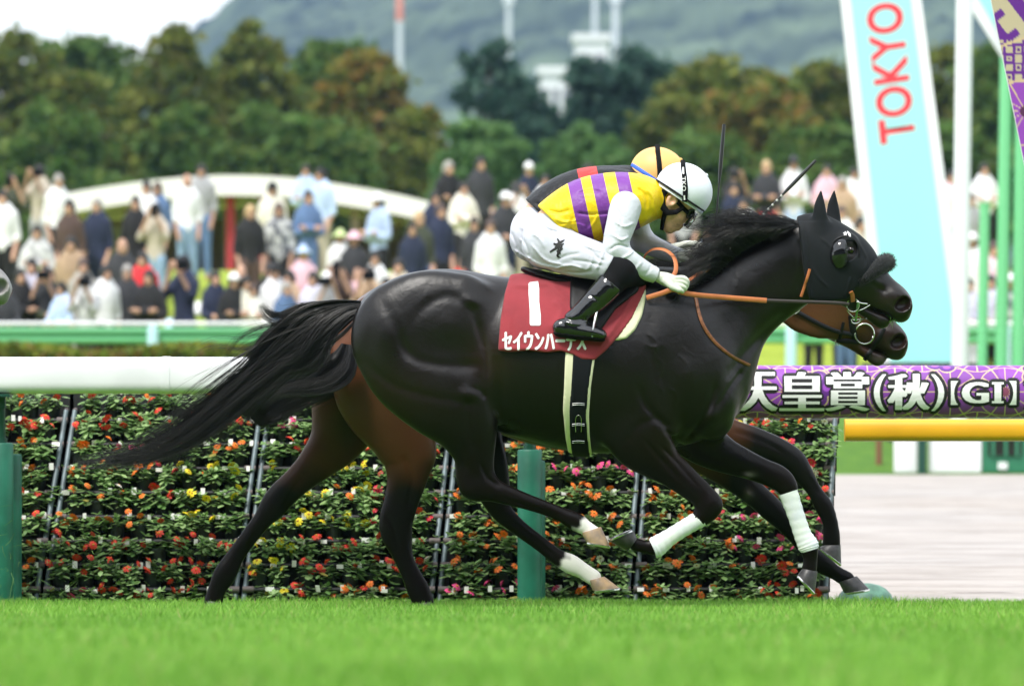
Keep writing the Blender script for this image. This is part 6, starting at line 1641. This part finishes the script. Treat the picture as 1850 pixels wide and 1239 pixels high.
# x, head-top row, top, trousers, head, pose
CROWD = [(20, 317, 'olive', 'black', 'darkhair', 'photo'), (72, 301, 'beige', 'grey', 'darkhair', 'photo'), (105, 318, 'white*', 'black', 'greyhair', 'side'), (5, 347, 'white', 'black', 'darkhair', 'side'), (126, 364, 'brown', 'black', 'darkhair', 'side'),
 (67, 410, 'grey*', 'grey', 'darkhair', 'cross'), (129, 431, 'tan', 'stone', 'darkhair', 'side'), (245, 357, 'black', 'black', 'darkhair', 'side'), (265, 330, 'white', 'black', 'darkhair', 'cross'), (285, 332, 'denim', 'black', 'brown', 'side'), (281, 370, 'beige', 'jeans', 'darkhair', 'photo'),
 (338, 317, 'white', 'jeans', 'none', 'side'), (364, 300, 'grey', 'denim', 'darkhair', 'side'), (452, 374, 'black', 'brown', 'blond', 'side'), (504, 370, 'navy*', 'black', 'brown', 'side'), (553, 300, 'lightblue', 'navy', 'darkhair', 'cross'), (580, 307, 'lightblue', 'beige', 'darkhair', 'side'),
 (37, 488, 'black', 'black', 'darkhair', 'cross'), (12, 511, 'charcoal', 'black', 'darkhair', 'rail'), (90, 488, 'olive', 'black', 'brown', 'rail'), (112, 512, 'lightblue', 'navy', 'darkhair', 'rail'), (157, 496, 'grey*', 'black', 'darkhair', 'photo'), (191, 482, 'white', 'black', 'darkhair', 'side'),
 (221, 434, 'charcoal', 'black', 'none', 'side'), (230, 481, 'charcoal', 'black', 'greyhair', 'side'), (258, 458, 'red', 'black', 'darkhair', 'side'), (270, 491, 'black', 'black', 'darkhair', 'cross'), (333, 466, 'navy', 'navy', 'cap:black', 'photo'), (389, 491, 'navy', 'black', 'darkhair', 'rail'), (436, 481, 'black', 'black', 'none', 'rail'),
 (456, 515, 'cream*', 'black', 'brown', 'rail'), (488, 478, 'black', 'black', 'darkhair', 'side'), (523, 491, 'tan', 'black', 'darkhair', 'rail'), (566, 494, 'lavender', 'navy', 'darkhair', 'side'), (609, 474, 'brown', 'black', 'darkhair', 'photo'), (615, 421, 'white', 'beige', 'sun_hat:yellowgreen', 'sit'), (684, 353, 'lightblue', 'black', 'sun_hat:white', 'cross'),
 (745, 403, 'navy', 'denim', 'darkhair', 'side'), (757, 385, 'olive', 'denim', 'blond', 'side'), (810, 294, 'black', 'black', 'greyhair', 'cross'), (868, 286, 'charcoal', 'black', 'darkhair', 'side'), (837, 331, 'cream', 'black', 'darkhair', 'cross'), (796, 371, 'navy', 'black', 'brown', 'side'), (857, 395, 'charcoal', 'navy', 'darkhair', 'side'),
 (790, 432, 'black', 'black', 'darkhair', 'sit'), (886, 400, 'white', 'black', 'brown', 'side'), (955, 297, 'navy', 'black', 'cap:white', 'side'), (932, 331, 'white', 'beige', 'darkhair', 'photo'), (678, 456, 'white', 'navy', 'darkhair', 'side'), (548, 450, 'pink', 'lavender', 'sun_hat:lightblue', 'sit'), (640, 425, 'charcoal', 'pink', 'sun_hat:pink', 'sit'),
 (668, 484, 'tan', 'black', 'darkhair', 'photo'), (835, 467, 'red', 'black', 'none', 'sit'), (698, 505, 'lightblue', 'black', 'darkhair', 'rail'), (985, 318, 'white', 'black', 'darkhair', 'side'), (1062, 298, 'charcoal', 'black', 'darkhair', 'side'), (905, 455, 'stone', 'jeans', 'darkhair', 'sit'), (1325, 305, 'black', 'brown', 'darkhair', 'photo'),
 (1385, 293, 'charcoal', 'red', 'blond', 'cross'), (1434, 286, 'white', 'lightblue', 'cap:charcoal', 'cross'), (1494, 300, 'pink', 'white', 'darkhair', 'cross'), (1542, 305, 'white', 'black', 'darkhair', 'side'), (1522, 322, 'tan', 'brown', 'greyhair', 'side'), (1565, 312, 'white*', 'navy', 'darkhair', 'rail'), (1345, 360, 'white', 'navy', 'darkhair', 'side'), (1405, 372, 'beige', 'white', 'brown', 'sit'), (1460, 395, 'tan', 'black', 'darkhair', 'sit'),
 (1520, 375, 'white', 'navy', 'brown', 'side'), (1555, 395, 'beige', 'black', 'darkhair', 'side'), (1580, 430, 'grey', 'black', 'greyhair', 'sit'), (1778, 297, 'white', 'black', 'darkhair', 'cross'), (1718, 311, 'pink*', 'grey', 'darkhair', 'side'), (1757, 425, 'white', 'lightblue', 'cap:white', 'side'), (1795, 440, 'pink*', 'black', 'brown', 'side'), (1716, 450, 'white', 'grey', 'darkhair', 'side'), (1750, 505, 'lavender', 'lavender', 'darkhair', 'rail'), (1790, 500, 'lavender', 'black', 'darkhair', 'rail'), (1838, 470, 'navy', 'denim', 'darkhair', 'side'),
 (1700, 492, 'grey', 'black', 'darkhair', 'rail'), (1470, 470, 'navy', 'black', 'darkhair', 'rail'), (1530, 470, 'black', 'black', 'brown', 'rail'), (1280, 415, 'lightblue', 'navy', 'brown', 'side'), (1235, 330, 'grey', 'black', 'darkhair', 'side'), (1650, 480, 'beige', 'black', 'darkhair', 'rail'), (1600, 485, 'grey', 'black', 'darkhair', 'rail'),
 (150, 470, 'stone', 'grey', 'brown', 'side'), (58, 470, 'lavender', 'lightblue', 'darkhair', 'side'), (720, 470, 'beige', 'black', 'darkhair', 'rail'), (765, 450, 'denim', 'blue', 'darkhair', 'sit')]
gcw = np.random.default_rng(9)
def ordw(x): return 'far left' if x < 200 else ('left' if x < 480 else ('left of the black horse' if x < 700 else ('above the rump' if x < 960 else ('above the mane' if x < 1450 else 'at right'))))
gx_ = np.random.default_rng(19)
for _ in range(18):
    a_ = gx_.uniform(0, 960) if _ % 3 else gx_.uniform(1290, 1845); b_ = gx_.choice([gx_.uniform(330, 365), gx_.uniform(480, 514), gx_.uniform(480, 514)])
    CROWD.append((round(float(a_)), round(float(b_)), str(gx_.choice(['black', 'white', 'navy', 'white', 'charcoal', 'grey', 'black', 'cream', 'denim', 'olive', 'grey*', 'navy*', 'white*'])), str(gx_.choice(['black', 'navy', 'denim', 'black', 'grey'])), str(gx_.choice(['darkhair', 'darkhair', 'brown', 'cap:black', 'cap:white', 'greyhair', 'darkhair'])), str(gx_.choice(['side', 'photo', 'cross', 'side', 'rail']))))
used = {}
crowd_n = 0
for (px, py, top, bot, hd_, pose) in CROWD:
    best = None
    tall = {'sit': 1.02}.get(pose, 1.66) * gcw.uniform(.97, 1.03)
    for Yc in np.linspace(69.4, 90, 200):
        hgt = ZC + (HY - py) * Yc / F - gz(Yc); e = abs(hgt - tall)
        if best is None or e < best[0]: best = (e, Yc, hgt)
    Yc = best[1] + gcw.normal() * .05; hgt = ZC + (HY - py) * Yc / F - gz(Yc); sc = hgt / (1.02 if pose == 'sit' else 1.66)
    pat = top.endswith('*'); tk_ = top.rstrip('*'); M_ = POSE[pose]
    hatw = ''
    if ':' in hd_: hat, hc_ = hd_.split(':'); hatw = f', {WORD.get(hc_, hc_)} {"cap" if hat == "cap" else "sun hat"}'
    row = 'by the rail' if Yc < 72 else ('mid lawn' if Yc < 79 else 'back of lawn')
    pw = {'side': 'standing', 'photo': 'hands at face', 'cross': 'arms folded', 'rail': 'arms forward', 'sit': 'sitting'}[pose]
    lab = f'{"patterned " if pat else ""}{WORD.get(tk_, tk_)} top{hatw}, {pw}, {row}'
    used.setdefault(lab, []).append(px)
    root = empty('person', (W(px, 0, Yc)[0], Yc, gz(Yc)), lab, 'person', 'spectators on the lawn'); root['px'] = px
    root.scale = (sc * gcw.uniform(.70, .84), sc * .85, sc); root.rotation_euler = (0, 0, gcw.normal() * .25)
    sk = np.array((.50, .29, .20)) * gcw.uniform(.8, 1.15)
    def piece(nm, key, col):
        o = bpy.data.objects.new(nm, M_[key]); COL.objects.link(o); o.parent = root; o.color = (*np.clip(col, 0, 1), 1); return o
    piece('body', 'body', sk); piece('top', 'patterned_top' if pat else 'top', np.array(CLR[tk_]) * gcw.uniform(.88, 1.08)); piece('trousers', 'trousers', np.array(CLR[bot]) * gcw.uniform(.85, 1.1))
    if hd_ in ('none',): pass
    elif ':' in hd_: piece('hair', 'hair', CLR['darkhair']); piece('hat', hat, CLR[hc_])
    else: piece('hair', 'hair', CLR[hd_])
    crowd_n += 1
    if pose == 'photo':
        ph = MB().box((0, 0, 0), (.085, .035, .16) if crowd_n % 2 else (.15, .10, .10)).build('phone' if crowd_n % 2 else 'camera', black_gloss if crowd_n % 3 else dark_m, None, bevel=.008)
        ph.location = (root.location.x, Yc - .34 * sc, root.location.z + 1.56 * sc); tag(ph, f'{"dark phone" if crowd_n % 2 else "black camera"} held by the {WORD.get(tk_, tk_)}-topped spectator {ordw(px)}' + (', nearer the rail' if Yc < 72 else ''), 'phone' if crowd_n % 2 else 'camera', 'phones and cameras held by spectators')
SIDE = ['leftmost', 'second from left', 'third from left', 'fourth from left', 'fifth from left', 'sixth from left', 'seventh from left', 'eighth from left', 'ninth from left', 'tenth from left', 'eleventh from left']
for o in list(bpy.data.objects):
    if 'px' in o.keys():
        L = used[o['label']]
        if len(L) > 1: o['label'] = o['label'] + ', ' + SIDE[sorted(L).index(o['px'])]
        o['label'] = ('in ' + o['label'])
        del o['px']
print('crowd', crowd_n)
# bits lying on the lawn
for px, py, c, lab, w_ in ((372, 463, 'white', 'white board lying on the lawn behind the capped spectator', .34), (170, 457, 'teal', 'small teal mat lying on the lawn at the left', .2), (310, 480, 'lightblue', 'light blue bag lying on the lawn left of centre', .18)):
    Yc = 79.5 if py < 470 else 77.5; p = np.array([W(px, 0, Yc)[0], Yc, gz(Yc)])
    cm = mat('lawn_item_' + c, CLR[c], rough=.7)
    MB().box((p[0], p[1], p[2] + .06), (w_, .14, .10)).mesh
    o = MB().prism([(p[0] - w_ / 2, Yc - .12, p[2] + .0), (p[0] + w_ / 2, Yc - .10, p[2] + .02), (p[0] + w_ * .46, Yc + .12, p[2] + .16), (p[0] - w_ * .48, Yc + .10, p[2] + .15)], (0, 0, .05)).build('picnic_mat' if c != 'lightblue' else 'bag', cm, None, bevel=.015); tag(o, lab, 'mat' if c != 'lightblue' else 'bag')

# ------------------------------------------------------------------ pavilion with arched white roof
YP = 101.0
pv = empty('pavilion', (W(480, 0, YP)[0], YP, gz(YP)), 'open pavilion with a low white arched roof and red columns', 'pavilion')
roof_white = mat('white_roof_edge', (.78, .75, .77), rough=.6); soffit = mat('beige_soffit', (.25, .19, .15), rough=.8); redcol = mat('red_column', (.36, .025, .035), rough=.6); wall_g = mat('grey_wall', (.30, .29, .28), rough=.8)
arc_ = [(60, 362), (150, 344), (250, 329), (350, 319), (430, 317), (520, 321), (620, 334), (720, 352), (800, 370), (880, 378), (990, 384)]
A_ = catmull(np.array(arc_, float), 4); V = []; m_ = len(A_)
for (a, b) in A_:
    for dy, dzp in ((0, 0), (0, 36), (8, 36), (8, 0)): V.append(tuple(W(a, b + dzp, YP) + np.array([0, dy, 0])))
Fs = [(i * 4 + k, i * 4 + (k + 1) % 4, (i + 1) * 4 + (k + 1) % 4, (i + 1) * 4 + k) for i in range(m_ - 1) for k in range(4)] + [(0, 1, 2, 3), tuple((m_ - 1) * 4 + k for k in range(4))]
MB().add(V, Fs).build('roof', roof_white, pv)
zt = W(0, 352, YP)[2]
for px, py in ((130, 385), (230, 370), (414, 352), (474, 354), (640, 374), (760, 396), (900, 414)):
    p = W(px, py + 2, YP); MB().box((p[0], YP + .5, (p[2] + gz(YP)) / 2), (.14, .2, p[2] - gz(YP) )).build('column', redcol if 380 < px < 500 else soffit, pv)
for a, c, t_, mm in ((95, 385, 384, soffit), (520, 960, 420, soffit), (100, 240, 400, wall_g), (385, 520, 372, wall_g)):
    p, q = W(a, t_, YP), W(c, t_, YP); dep = YP + (5.2 if mm is soffit else 3.4); MB().box(((p[0] + q[0]) / 2, dep, (p[2] + gz(YP)) / 2), (q[0] - p[0], .15, p[2] - gz(YP))).build('wall', mm, pv)
for k in range(5):
    p, q = W(540 + 60 * k, 372 + 9 * k, YP), W(500 + 60 * k, 440, YP); MB().tube([p + np.array([0, 1, 0]), q + np.array([0, 3, 0])], .06, 8).build('brace', soffit, pv)

# ------------------------------------------------------------------ trees
bark = mat('bark', (.10, .075, .055), rough=.9, noise=(3, .4))
TREEPOS = []
def tree(px, ytop, wpx, Yt, kind, label, seed, ybot=None, dens=1.0):
    g = np.random.default_rng(seed); s = Yt / F; base = np.array([W(px, 0, Yt)[0], Yt, gz(Yt)]); ztop = W(0, ytop - 22, Yt)[2]; Ht = ztop - base[2]; Rw = wpx * s / 2
    root = empty('conifer_tree' if kind == 'conifer' else ('shrub' if kind == 'shrub' else 'broadleaf_tree'), base, label, 'tree' if kind != 'shrub' else 'shrub', 'trees behind the pavilion')
    mb = MB(); mb.tube([base, base + np.array([g.normal() * .15, 0, Ht * .4]), base + np.array([g.normal() * .2, 0, Ht * .9])], [max(.12, Ht * .022), Ht * .014, .03], 9)
    limbs = []
    for k in range(9):
        t = g.uniform(.25, .8); a = g.uniform(0, 6.28); st = base + np.array([0, 0, Ht * t]); L = Rw * g.uniform(.5, .85) * (1 - .4 * t); e = st + np.array([math.cos(a) * L, math.sin(a) * L, Ht * (.10 if kind != 'conifer' else .02)])
        mb.tube([st, (st + e) / 2 + np.array([0, 0, .2]), e], [Ht * .008, Ht * .006, .02], 6); limbs.append(e)
    mb.build('trunk', bark, root, smooth=True)
    z0 = base[2] + Ht * (.10 if kind != 'shrub' else .02)
    if kind == 'conifer':
        def pts(g, n):
            t = g.random(n) ** .9; a = g.uniform(0, 6.28, n); lay = .72 + .28 * np.abs(np.sin(t * 15 + np.sin(a * 4) * .9)); r_ = Rw * np.minimum(1, 1.25 * (1 - t) ** .62) * lay * np.sqrt(g.uniform(.25, 1, n)) * (1 + .35 * np.sin(a * 4 + t * 9))
            return np.stack([base[0] + r_ * np.cos(a), base[1] + r_ * np.sin(a), z0 + (ztop - z0) * t - .10 * r_], 1), None
        cols = [(.018, .055, .035), (.026, .075, .048), (.012, .036, .026), (.04, .09, .06)]; n = int(9000 * dens); sz = .24
    else:
        nl = 7 if kind == 'broad' else 4; hz_ = (ztop - z0) / 2; mid_ = np.array([base[0], base[1], (ztop + z0) / 2])
        L0 = np.array([[g.uniform(-.55, .55), g.uniform(-.4, .4), g.uniform(-.65, .48)] for _ in range(nl)]); L0[0] = (g.uniform(-.2, .2), 0, .42); LR = g.uniform(.38, .58, nl)
        ncl = 230 if kind == 'broad' else 90; li = g.integers(nl, size=ncl); d = g.normal(size=(ncl, 3)); d /= np.linalg.norm(d, axis=1)[:, None]
        cen = (L0[li] + d * (LR[li] * g.uniform(.55, 1.0, ncl))[:, None]); cen = mid_ + cen * np.array([Rw, Rw * .85, hz_]); cr = g.uniform(.07, .17, ncl) * Rw
        cen[:, 2] = np.minimum(cen[:, 2], ztop - cr * .5)
        def pts(g, n):
            i = g.integers(ncl, size=n); d = g.normal(size=(n, 3)); r_ = cr[i] * .62
            P = cen[i] + d * r_[:, None] * np.array([1.15, 1, .7]); k = n // 6; i2 = g.integers(nl, size=k); q = g.normal(size=(k, 3)); q /= np.linalg.norm(q, axis=1)[:, None]
            P[:k] = mid_ + (L0[i2] + q * (LR[i2] * .8)[:, None]) * np.array([Rw, Rw * .85, hz_]); return P, None
        pal = {'olive': [(.085, .115, .018), (.12, .135, .022), (.055, .085, .016), (.10, .10, .02)], 'green': [(.055, .11, .022), (.08, .14, .03), (.04, .08, .018), (.09, .125, .025)], 'autumn': [(.10, .125, .02), (.15, .125, .022), (.17, .10, .022), (.075, .105, .02)], 'cedar': [(.022, .058, .040), (.034, .078, .052), (.015, .040, .030), (.05, .095, .066)], 'light': [(.085, .17, .055), (.11, .20, .06), (.065, .13, .045), (.09, .16, .05)]}
        cols = pal[tree.pal]; n = int((20000 if kind == 'broad' else 6000) * dens); sz = .19
    V, Q, C = leaf_cloud(n, pts, sz, cols, seed + 50)
    me = np_mesh('crown', V, Q, False); set_attr(me, 'col', C); link('crown', me, fol_m, root)
    return root
tree.pal = 'green'
TR = [(40, 62, 300, 186, 'broad', 'olive', 'olive broadleaf tree at the left edge below the pale sky'), (165, 48, 260, 200, 'broad', 'green', 'tall green tree, second from left under the sky gap'), (290, 52, 230, 184, 'broad', 'olive', 'yellowish olive tree left of the hill\'s lower slope'), (345, 190, 200, 176, 'broad', 'green', 'lower green tree above the pavilion roof\'s left half'),
      (470, 55, 210, 188, 'broad', 'olive', 'olive tree in front of the hill\'s left slope'), (580, 45, 240, 200, 'broad', 'green', 'tallest green tree above the middle of the pavilion roof'), (690, 92, 220, 184, 'broad', 'autumn', 'autumn-tinted tree with orange leaves near its top'), (560, 200, 260, 176, 'broad', 'green', 'lower dark green tree right behind the pavilion roof'), (735, 190, 170, 180, 'broad', 'olive', 'olive tree at the right end of the left tree group'),
      (862, 208, 150, 160, 'broad', 'light', 'small light green tree between the broadleaf group and dark conifers'), (885, 80, 190, 200, 'broad', 'cedar', 'dark blue-green conifer left of the white tower'), (950, 150, 150, 205, 'broad', 'cedar', 'dark conifer right below the white tower'), (1140, 84, 210, 205, 'broad', 'cedar', 'broad dark conifer right of the white tower'), (1078, 135, 130, 210, 'broad', 'cedar', 'dark conifer directly before the white tower'), (1225, 110, 170, 215, 'broad', 'cedar', 'pale conifer tip rising behind the olive trees'),
      (1030, 240, 130, 160, 'shrub', 'light', 'light green shrub left of the orange helmet'), (1105, 245, 120, 158, 'shrub', 'light', 'light green shrub just above the orange helmet'), (1210, 170, 200, 180, 'broad', 'olive', 'olive tree above the two jockeys\' helmets'), (1320, 95, 260, 186, 'broad', 'olive', 'large olive tree above the upright whip'), (1410, 150, 220, 178, 'broad', 'autumn', 'browning tree left of the cyan sign'), (1500, 85, 200, 190, 'broad', 'olive', 'olive tree partly hidden by the cyan sign\'s left edge'), (1690, 62, 230, 188, 'broad', 'olive', 'olive tree between the cyan sign and white pole'), (1810, 75, 220, 184, 'broad', 'green', 'dark green tree behind the light green posts'), (1600, 120, 240, 195, 'broad', 'green', 'green tree mostly hidden behind the cyan sign'),
      (-70, 150, 240, 180, 'broad', 'green', 'green tree cut by the left edge of the picture'), (1300, 230, 260, 172, 'broad', 'green', 'low dark green tree behind the upright whip'), (1480, 235, 220, 170, 'broad', 'green', 'low dark green tree behind the black ears'), (1730, 230, 240, 170, 'broad', 'green', 'low dark green tree behind the white pole'), (120, 210, 260, 172, 'broad', 'green', 'low dark green tree above the leftmost spectators')]
for i, (px, yt, wp, Yt, kind, pal, lab) in enumerate(TR):
    tree.pal = pal or 'green'; tree(px, yt, wp * (1.22 if kind == 'broad' else 1.0), Yt, kind, lab, 300 + i)

# ------------------------------------------------------------------ towers, masts, hills
bldg_m = mat('white_building', (.66, .67, .70), rough=.7); win_m = mat('dark_window', (.05, .06, .08), rough=.3)
def building(px0, px1, py0, Yt, label, floors, cols):
    a, c = W(px0, py0, Yt), W(px1, py0, Yt); zb = gz(Yt); w_ = c[0] - a[0]; root = empty('building', ((a[0] + c[0]) / 2, Yt + 4, zb), label, 'building'); H_ = a[2] - zb
    MB().box(((a[0] + c[0]) / 2, Yt + 4, zb + H_ / 2), (w_, 8, H_)).build('wall', bldg_m, root)
    MB().box(((a[0] + c[0]) / 2, Yt + 4, a[2] + .25), (w_ + .5, 8.5, .5)).build('roof', bldg_m, root)
    for f in range(floors):
        for k in range(cols):
            MB().box((a[0] + w_ * (k + .5) / cols, Yt - .02, a[2] - 1.6 - f * 3.1), (w_ / cols * .5, .12, 1.2)).build('window', win_m, root)
building(1040, 1098, 74, 420, 'white tower building with masts beyond the conifers', 4, 2); building(976, 1032, 134, 400, 'low white building left of the white tower', 3, 3); building(985, 1045, 210, 380, 'white building block below the tower between the conifers', 2, 3)
building(1555, 1595, 215, 390, 'pale building glimpsed through trees beside the cyan sign', 2, 2)
mast_m = mat('mast_grey', (.52, .56, .62), rough=.6); mast_r = mat('mast_red', (.62, .22, .18), rough=.6)
for px, pt, rp, lab, red in ((722, -60, 8, 'red-topped floodlight mast against the hill left of centre', True), (919, 8, 8, 'grey mast behind the left dark conifer', False), (1075, -40, 7, 'grey mast standing left on the white tower', False), (1112, 6, 9, 'pale mast right of the white tower', False)):
    Yt = 430 if px > 1000 else 360; A = W(px, pt, Yt); B = np.array([A[0], Yt, gz(Yt)]); root = empty('mast', B, lab, 'mast'); r_ = rp * Yt / F * .8
    MB().tube([B, (A + B) / 2, A], [r_, r_ * .9, r_ * .75], 10).build('shaft', mast_m, root, smooth=True)
    MB().box(A + np.array([0, 0, .4]), (r_ * 3, r_ * 2, .8)).build('lamp_head', mast_r if red else mast_m, root)
    if red: MB().tube([A - np.array([0, 0, 3.4]), A - np.array([0, 0, .1])], r_ * .95, 10).build('red_band', mast_r, root, smooth=True)
# forested hills
nx_, ny_ = 300, 90
xs = np.linspace(-420, 420, nx_); ys = np.linspace(1500, 2600, ny_)
XX, YY = np.meshgrid(xs, ys, indexing='ij')
px_ = XX / 2100 * F + HX
ridge = np.interp(px_, (-1300, -200, 0, 150, 300, 400, 480, 640, 900, 1200, 1600, 2000, 3300), (70, 70, 80, 88, 104, 118, 132, 146, 160, 170, 172, 165, 150))
prof = np.clip((YY - 1500) / 600, 0, 1) ** .8
g = np.random.default_rng(77)
def fbm(X, Yy, f0, oct):
    o = np.zeros_like(X); a = 1
    for k in range(oct):
        for _ in range(4):
            an = g.uniform(0, 6.28); f = f0 * 2 ** k * g.uniform(.7, 1.4); o += a * np.sin((X * math.cos(an) + Yy * math.sin(an)) * f + g.uniform(0, 6.28)) / 4
        a *= .55
    return o
spur = fbm(XX, YY, .020, 3) * 30
ZZ = 2.0 + ridge * prof + spur * prof * (1 - .4 * prof) + fbm(XX, YY, .35, 3) * 2.2 * np.clip(prof * 4, 0, 1) + g.normal(size=XX.shape) * 1.1 * np.clip(prof * 4, 0, 1)
idx = np.arange(nx_ * ny_).reshape(nx_, ny_)
me = np_mesh('hills', np.stack([XX, YY, ZZ], -1).reshape(-1, 3), np.stack([idx[:-1, :-1], idx[1:, :-1], idx[1:, 1:], idx[:-1, 1:]], -1).reshape(-1, 4))
hv = np.clip(.5 + .55 * fbm(XX, YY, .16, 4) + .35 * fbm(XX, YY, .03, 2), 0, 1).reshape(-1, 1)
set_attr(me, 'col', np.array([.002, .007, .010]) * (1 - hv) + np.array([.11, .15, .085]) * hv)
hill_m = mat('forested_hill', rough=.95, spec=.1, attr='col')
o = link('hills', me, hill_m); o['kind'] = 'structure'
# air
hz = MB().box((0, 1490, 120), (1400, 3020, 244)).build('haze', None)
hm = bpy.data.materials.new('haze'); hm.use_nodes = True; hm.node_tree.nodes.clear()
out_ = hm.node_tree.nodes.new('ShaderNodeOutputMaterial'); pvn = hm.node_tree.nodes.new('ShaderNodeVolumePrincipled')
pvn.inputs['Color'].default_value = (.44, .67, 1.0, 1); pvn.inputs['Density'].default_value = .00013; pvn.inputs['Anisotropy'].default_value = .2
hm.node_tree.links.new(pvn.outputs[0], out_.inputs['Volume']); hz.data.materials.append(hm); hz['kind'] = 'stuff'

# ------------------------------------------------------------------ unseen grandstand, added behind the camera to shade the horses' sides
gs = empty('grandstand', (0, -52, gz(-40)), 'tall grandstand, unseen, added behind the viewer to shade the sides of the horses', 'grandstand')
conc = mat('stand_concrete', (.16, .16, .16), rough=.9, noise=(.3, .3)); seat_m = mat('stand_seats', (.05, .07, .10), rough=.8)
for k in range(22):
    MB().box((0, -34 - k * 1.3, .55 + .45 + k * .75), (280, 1.3, .9 + k * .02)).build('tier', seat_m if k % 2 else conc, gs)
MB().box((0, -72, 14), (280, 4, 28)).build('wall', conc, gs)
MB().box((0, -54, 28), (284, 40, 1.4)).build('roof', conc, gs)
for px in range(-120, 121, 30): MB().box((px, -66, 13.5), (1.4, 1.4, 27)).build('column', conc, gs)
for zf in (20, 24): MB().box((0, -62, zf), (280, 18, .8)).build('balcony', conc, gs)

# ------------------------------------------------------------------ the next horse, its muzzle just entering at the left edge
grey_coat = mat('grey_coat', (.30, .29, .28), rough=.5, noise=(8, .8, (.06, .055, .055)))
h3 = empty('horse', (horse1.location.x - 1612 * 26.6 / F, 26.6, .0), 'grey horse whose pale muzzle just enters at the left edge', 'horse')
for ch in list(horse1.children):
    nm = ch.name.split('.')[0]
    if nm not in ('body', 'hoof', 'mane', 'tail', 'eye'): continue
    c = ch.copy(); COL.objects.link(c); c.parent = h3; c.matrix_parent_inverse = Matrix.Translation(-Vector((horse1.location.x, 26.0, -.085)))
    if nm == 'body': c.material_slots[0].link = 'OBJECT'; c.material_slots[0].material = grey_coat

# blades of turf thrown up at the left
n = 80; g = np.random.default_rng(31); P0 = np.array([W(g.uniform(-10, 190), 1085 - abs(g.normal()) * 95, g.uniform(26.8, 28.0)) for _ in range(n)]); d = g.normal(size=(n, 3)) * .018
fly_m = mat('torn_grass', (.12, .24, .04), rough=.6)
o = strands('flying_turf', np.stack([P0 - d, P0 + g.normal(size=(n, 3)) * .004, P0 + d], 1), g.uniform(.0006, .0016, n), fly_m); tag(o, 'torn blades of turf flying up beside the left rail post', 'grass', kind='stuff')
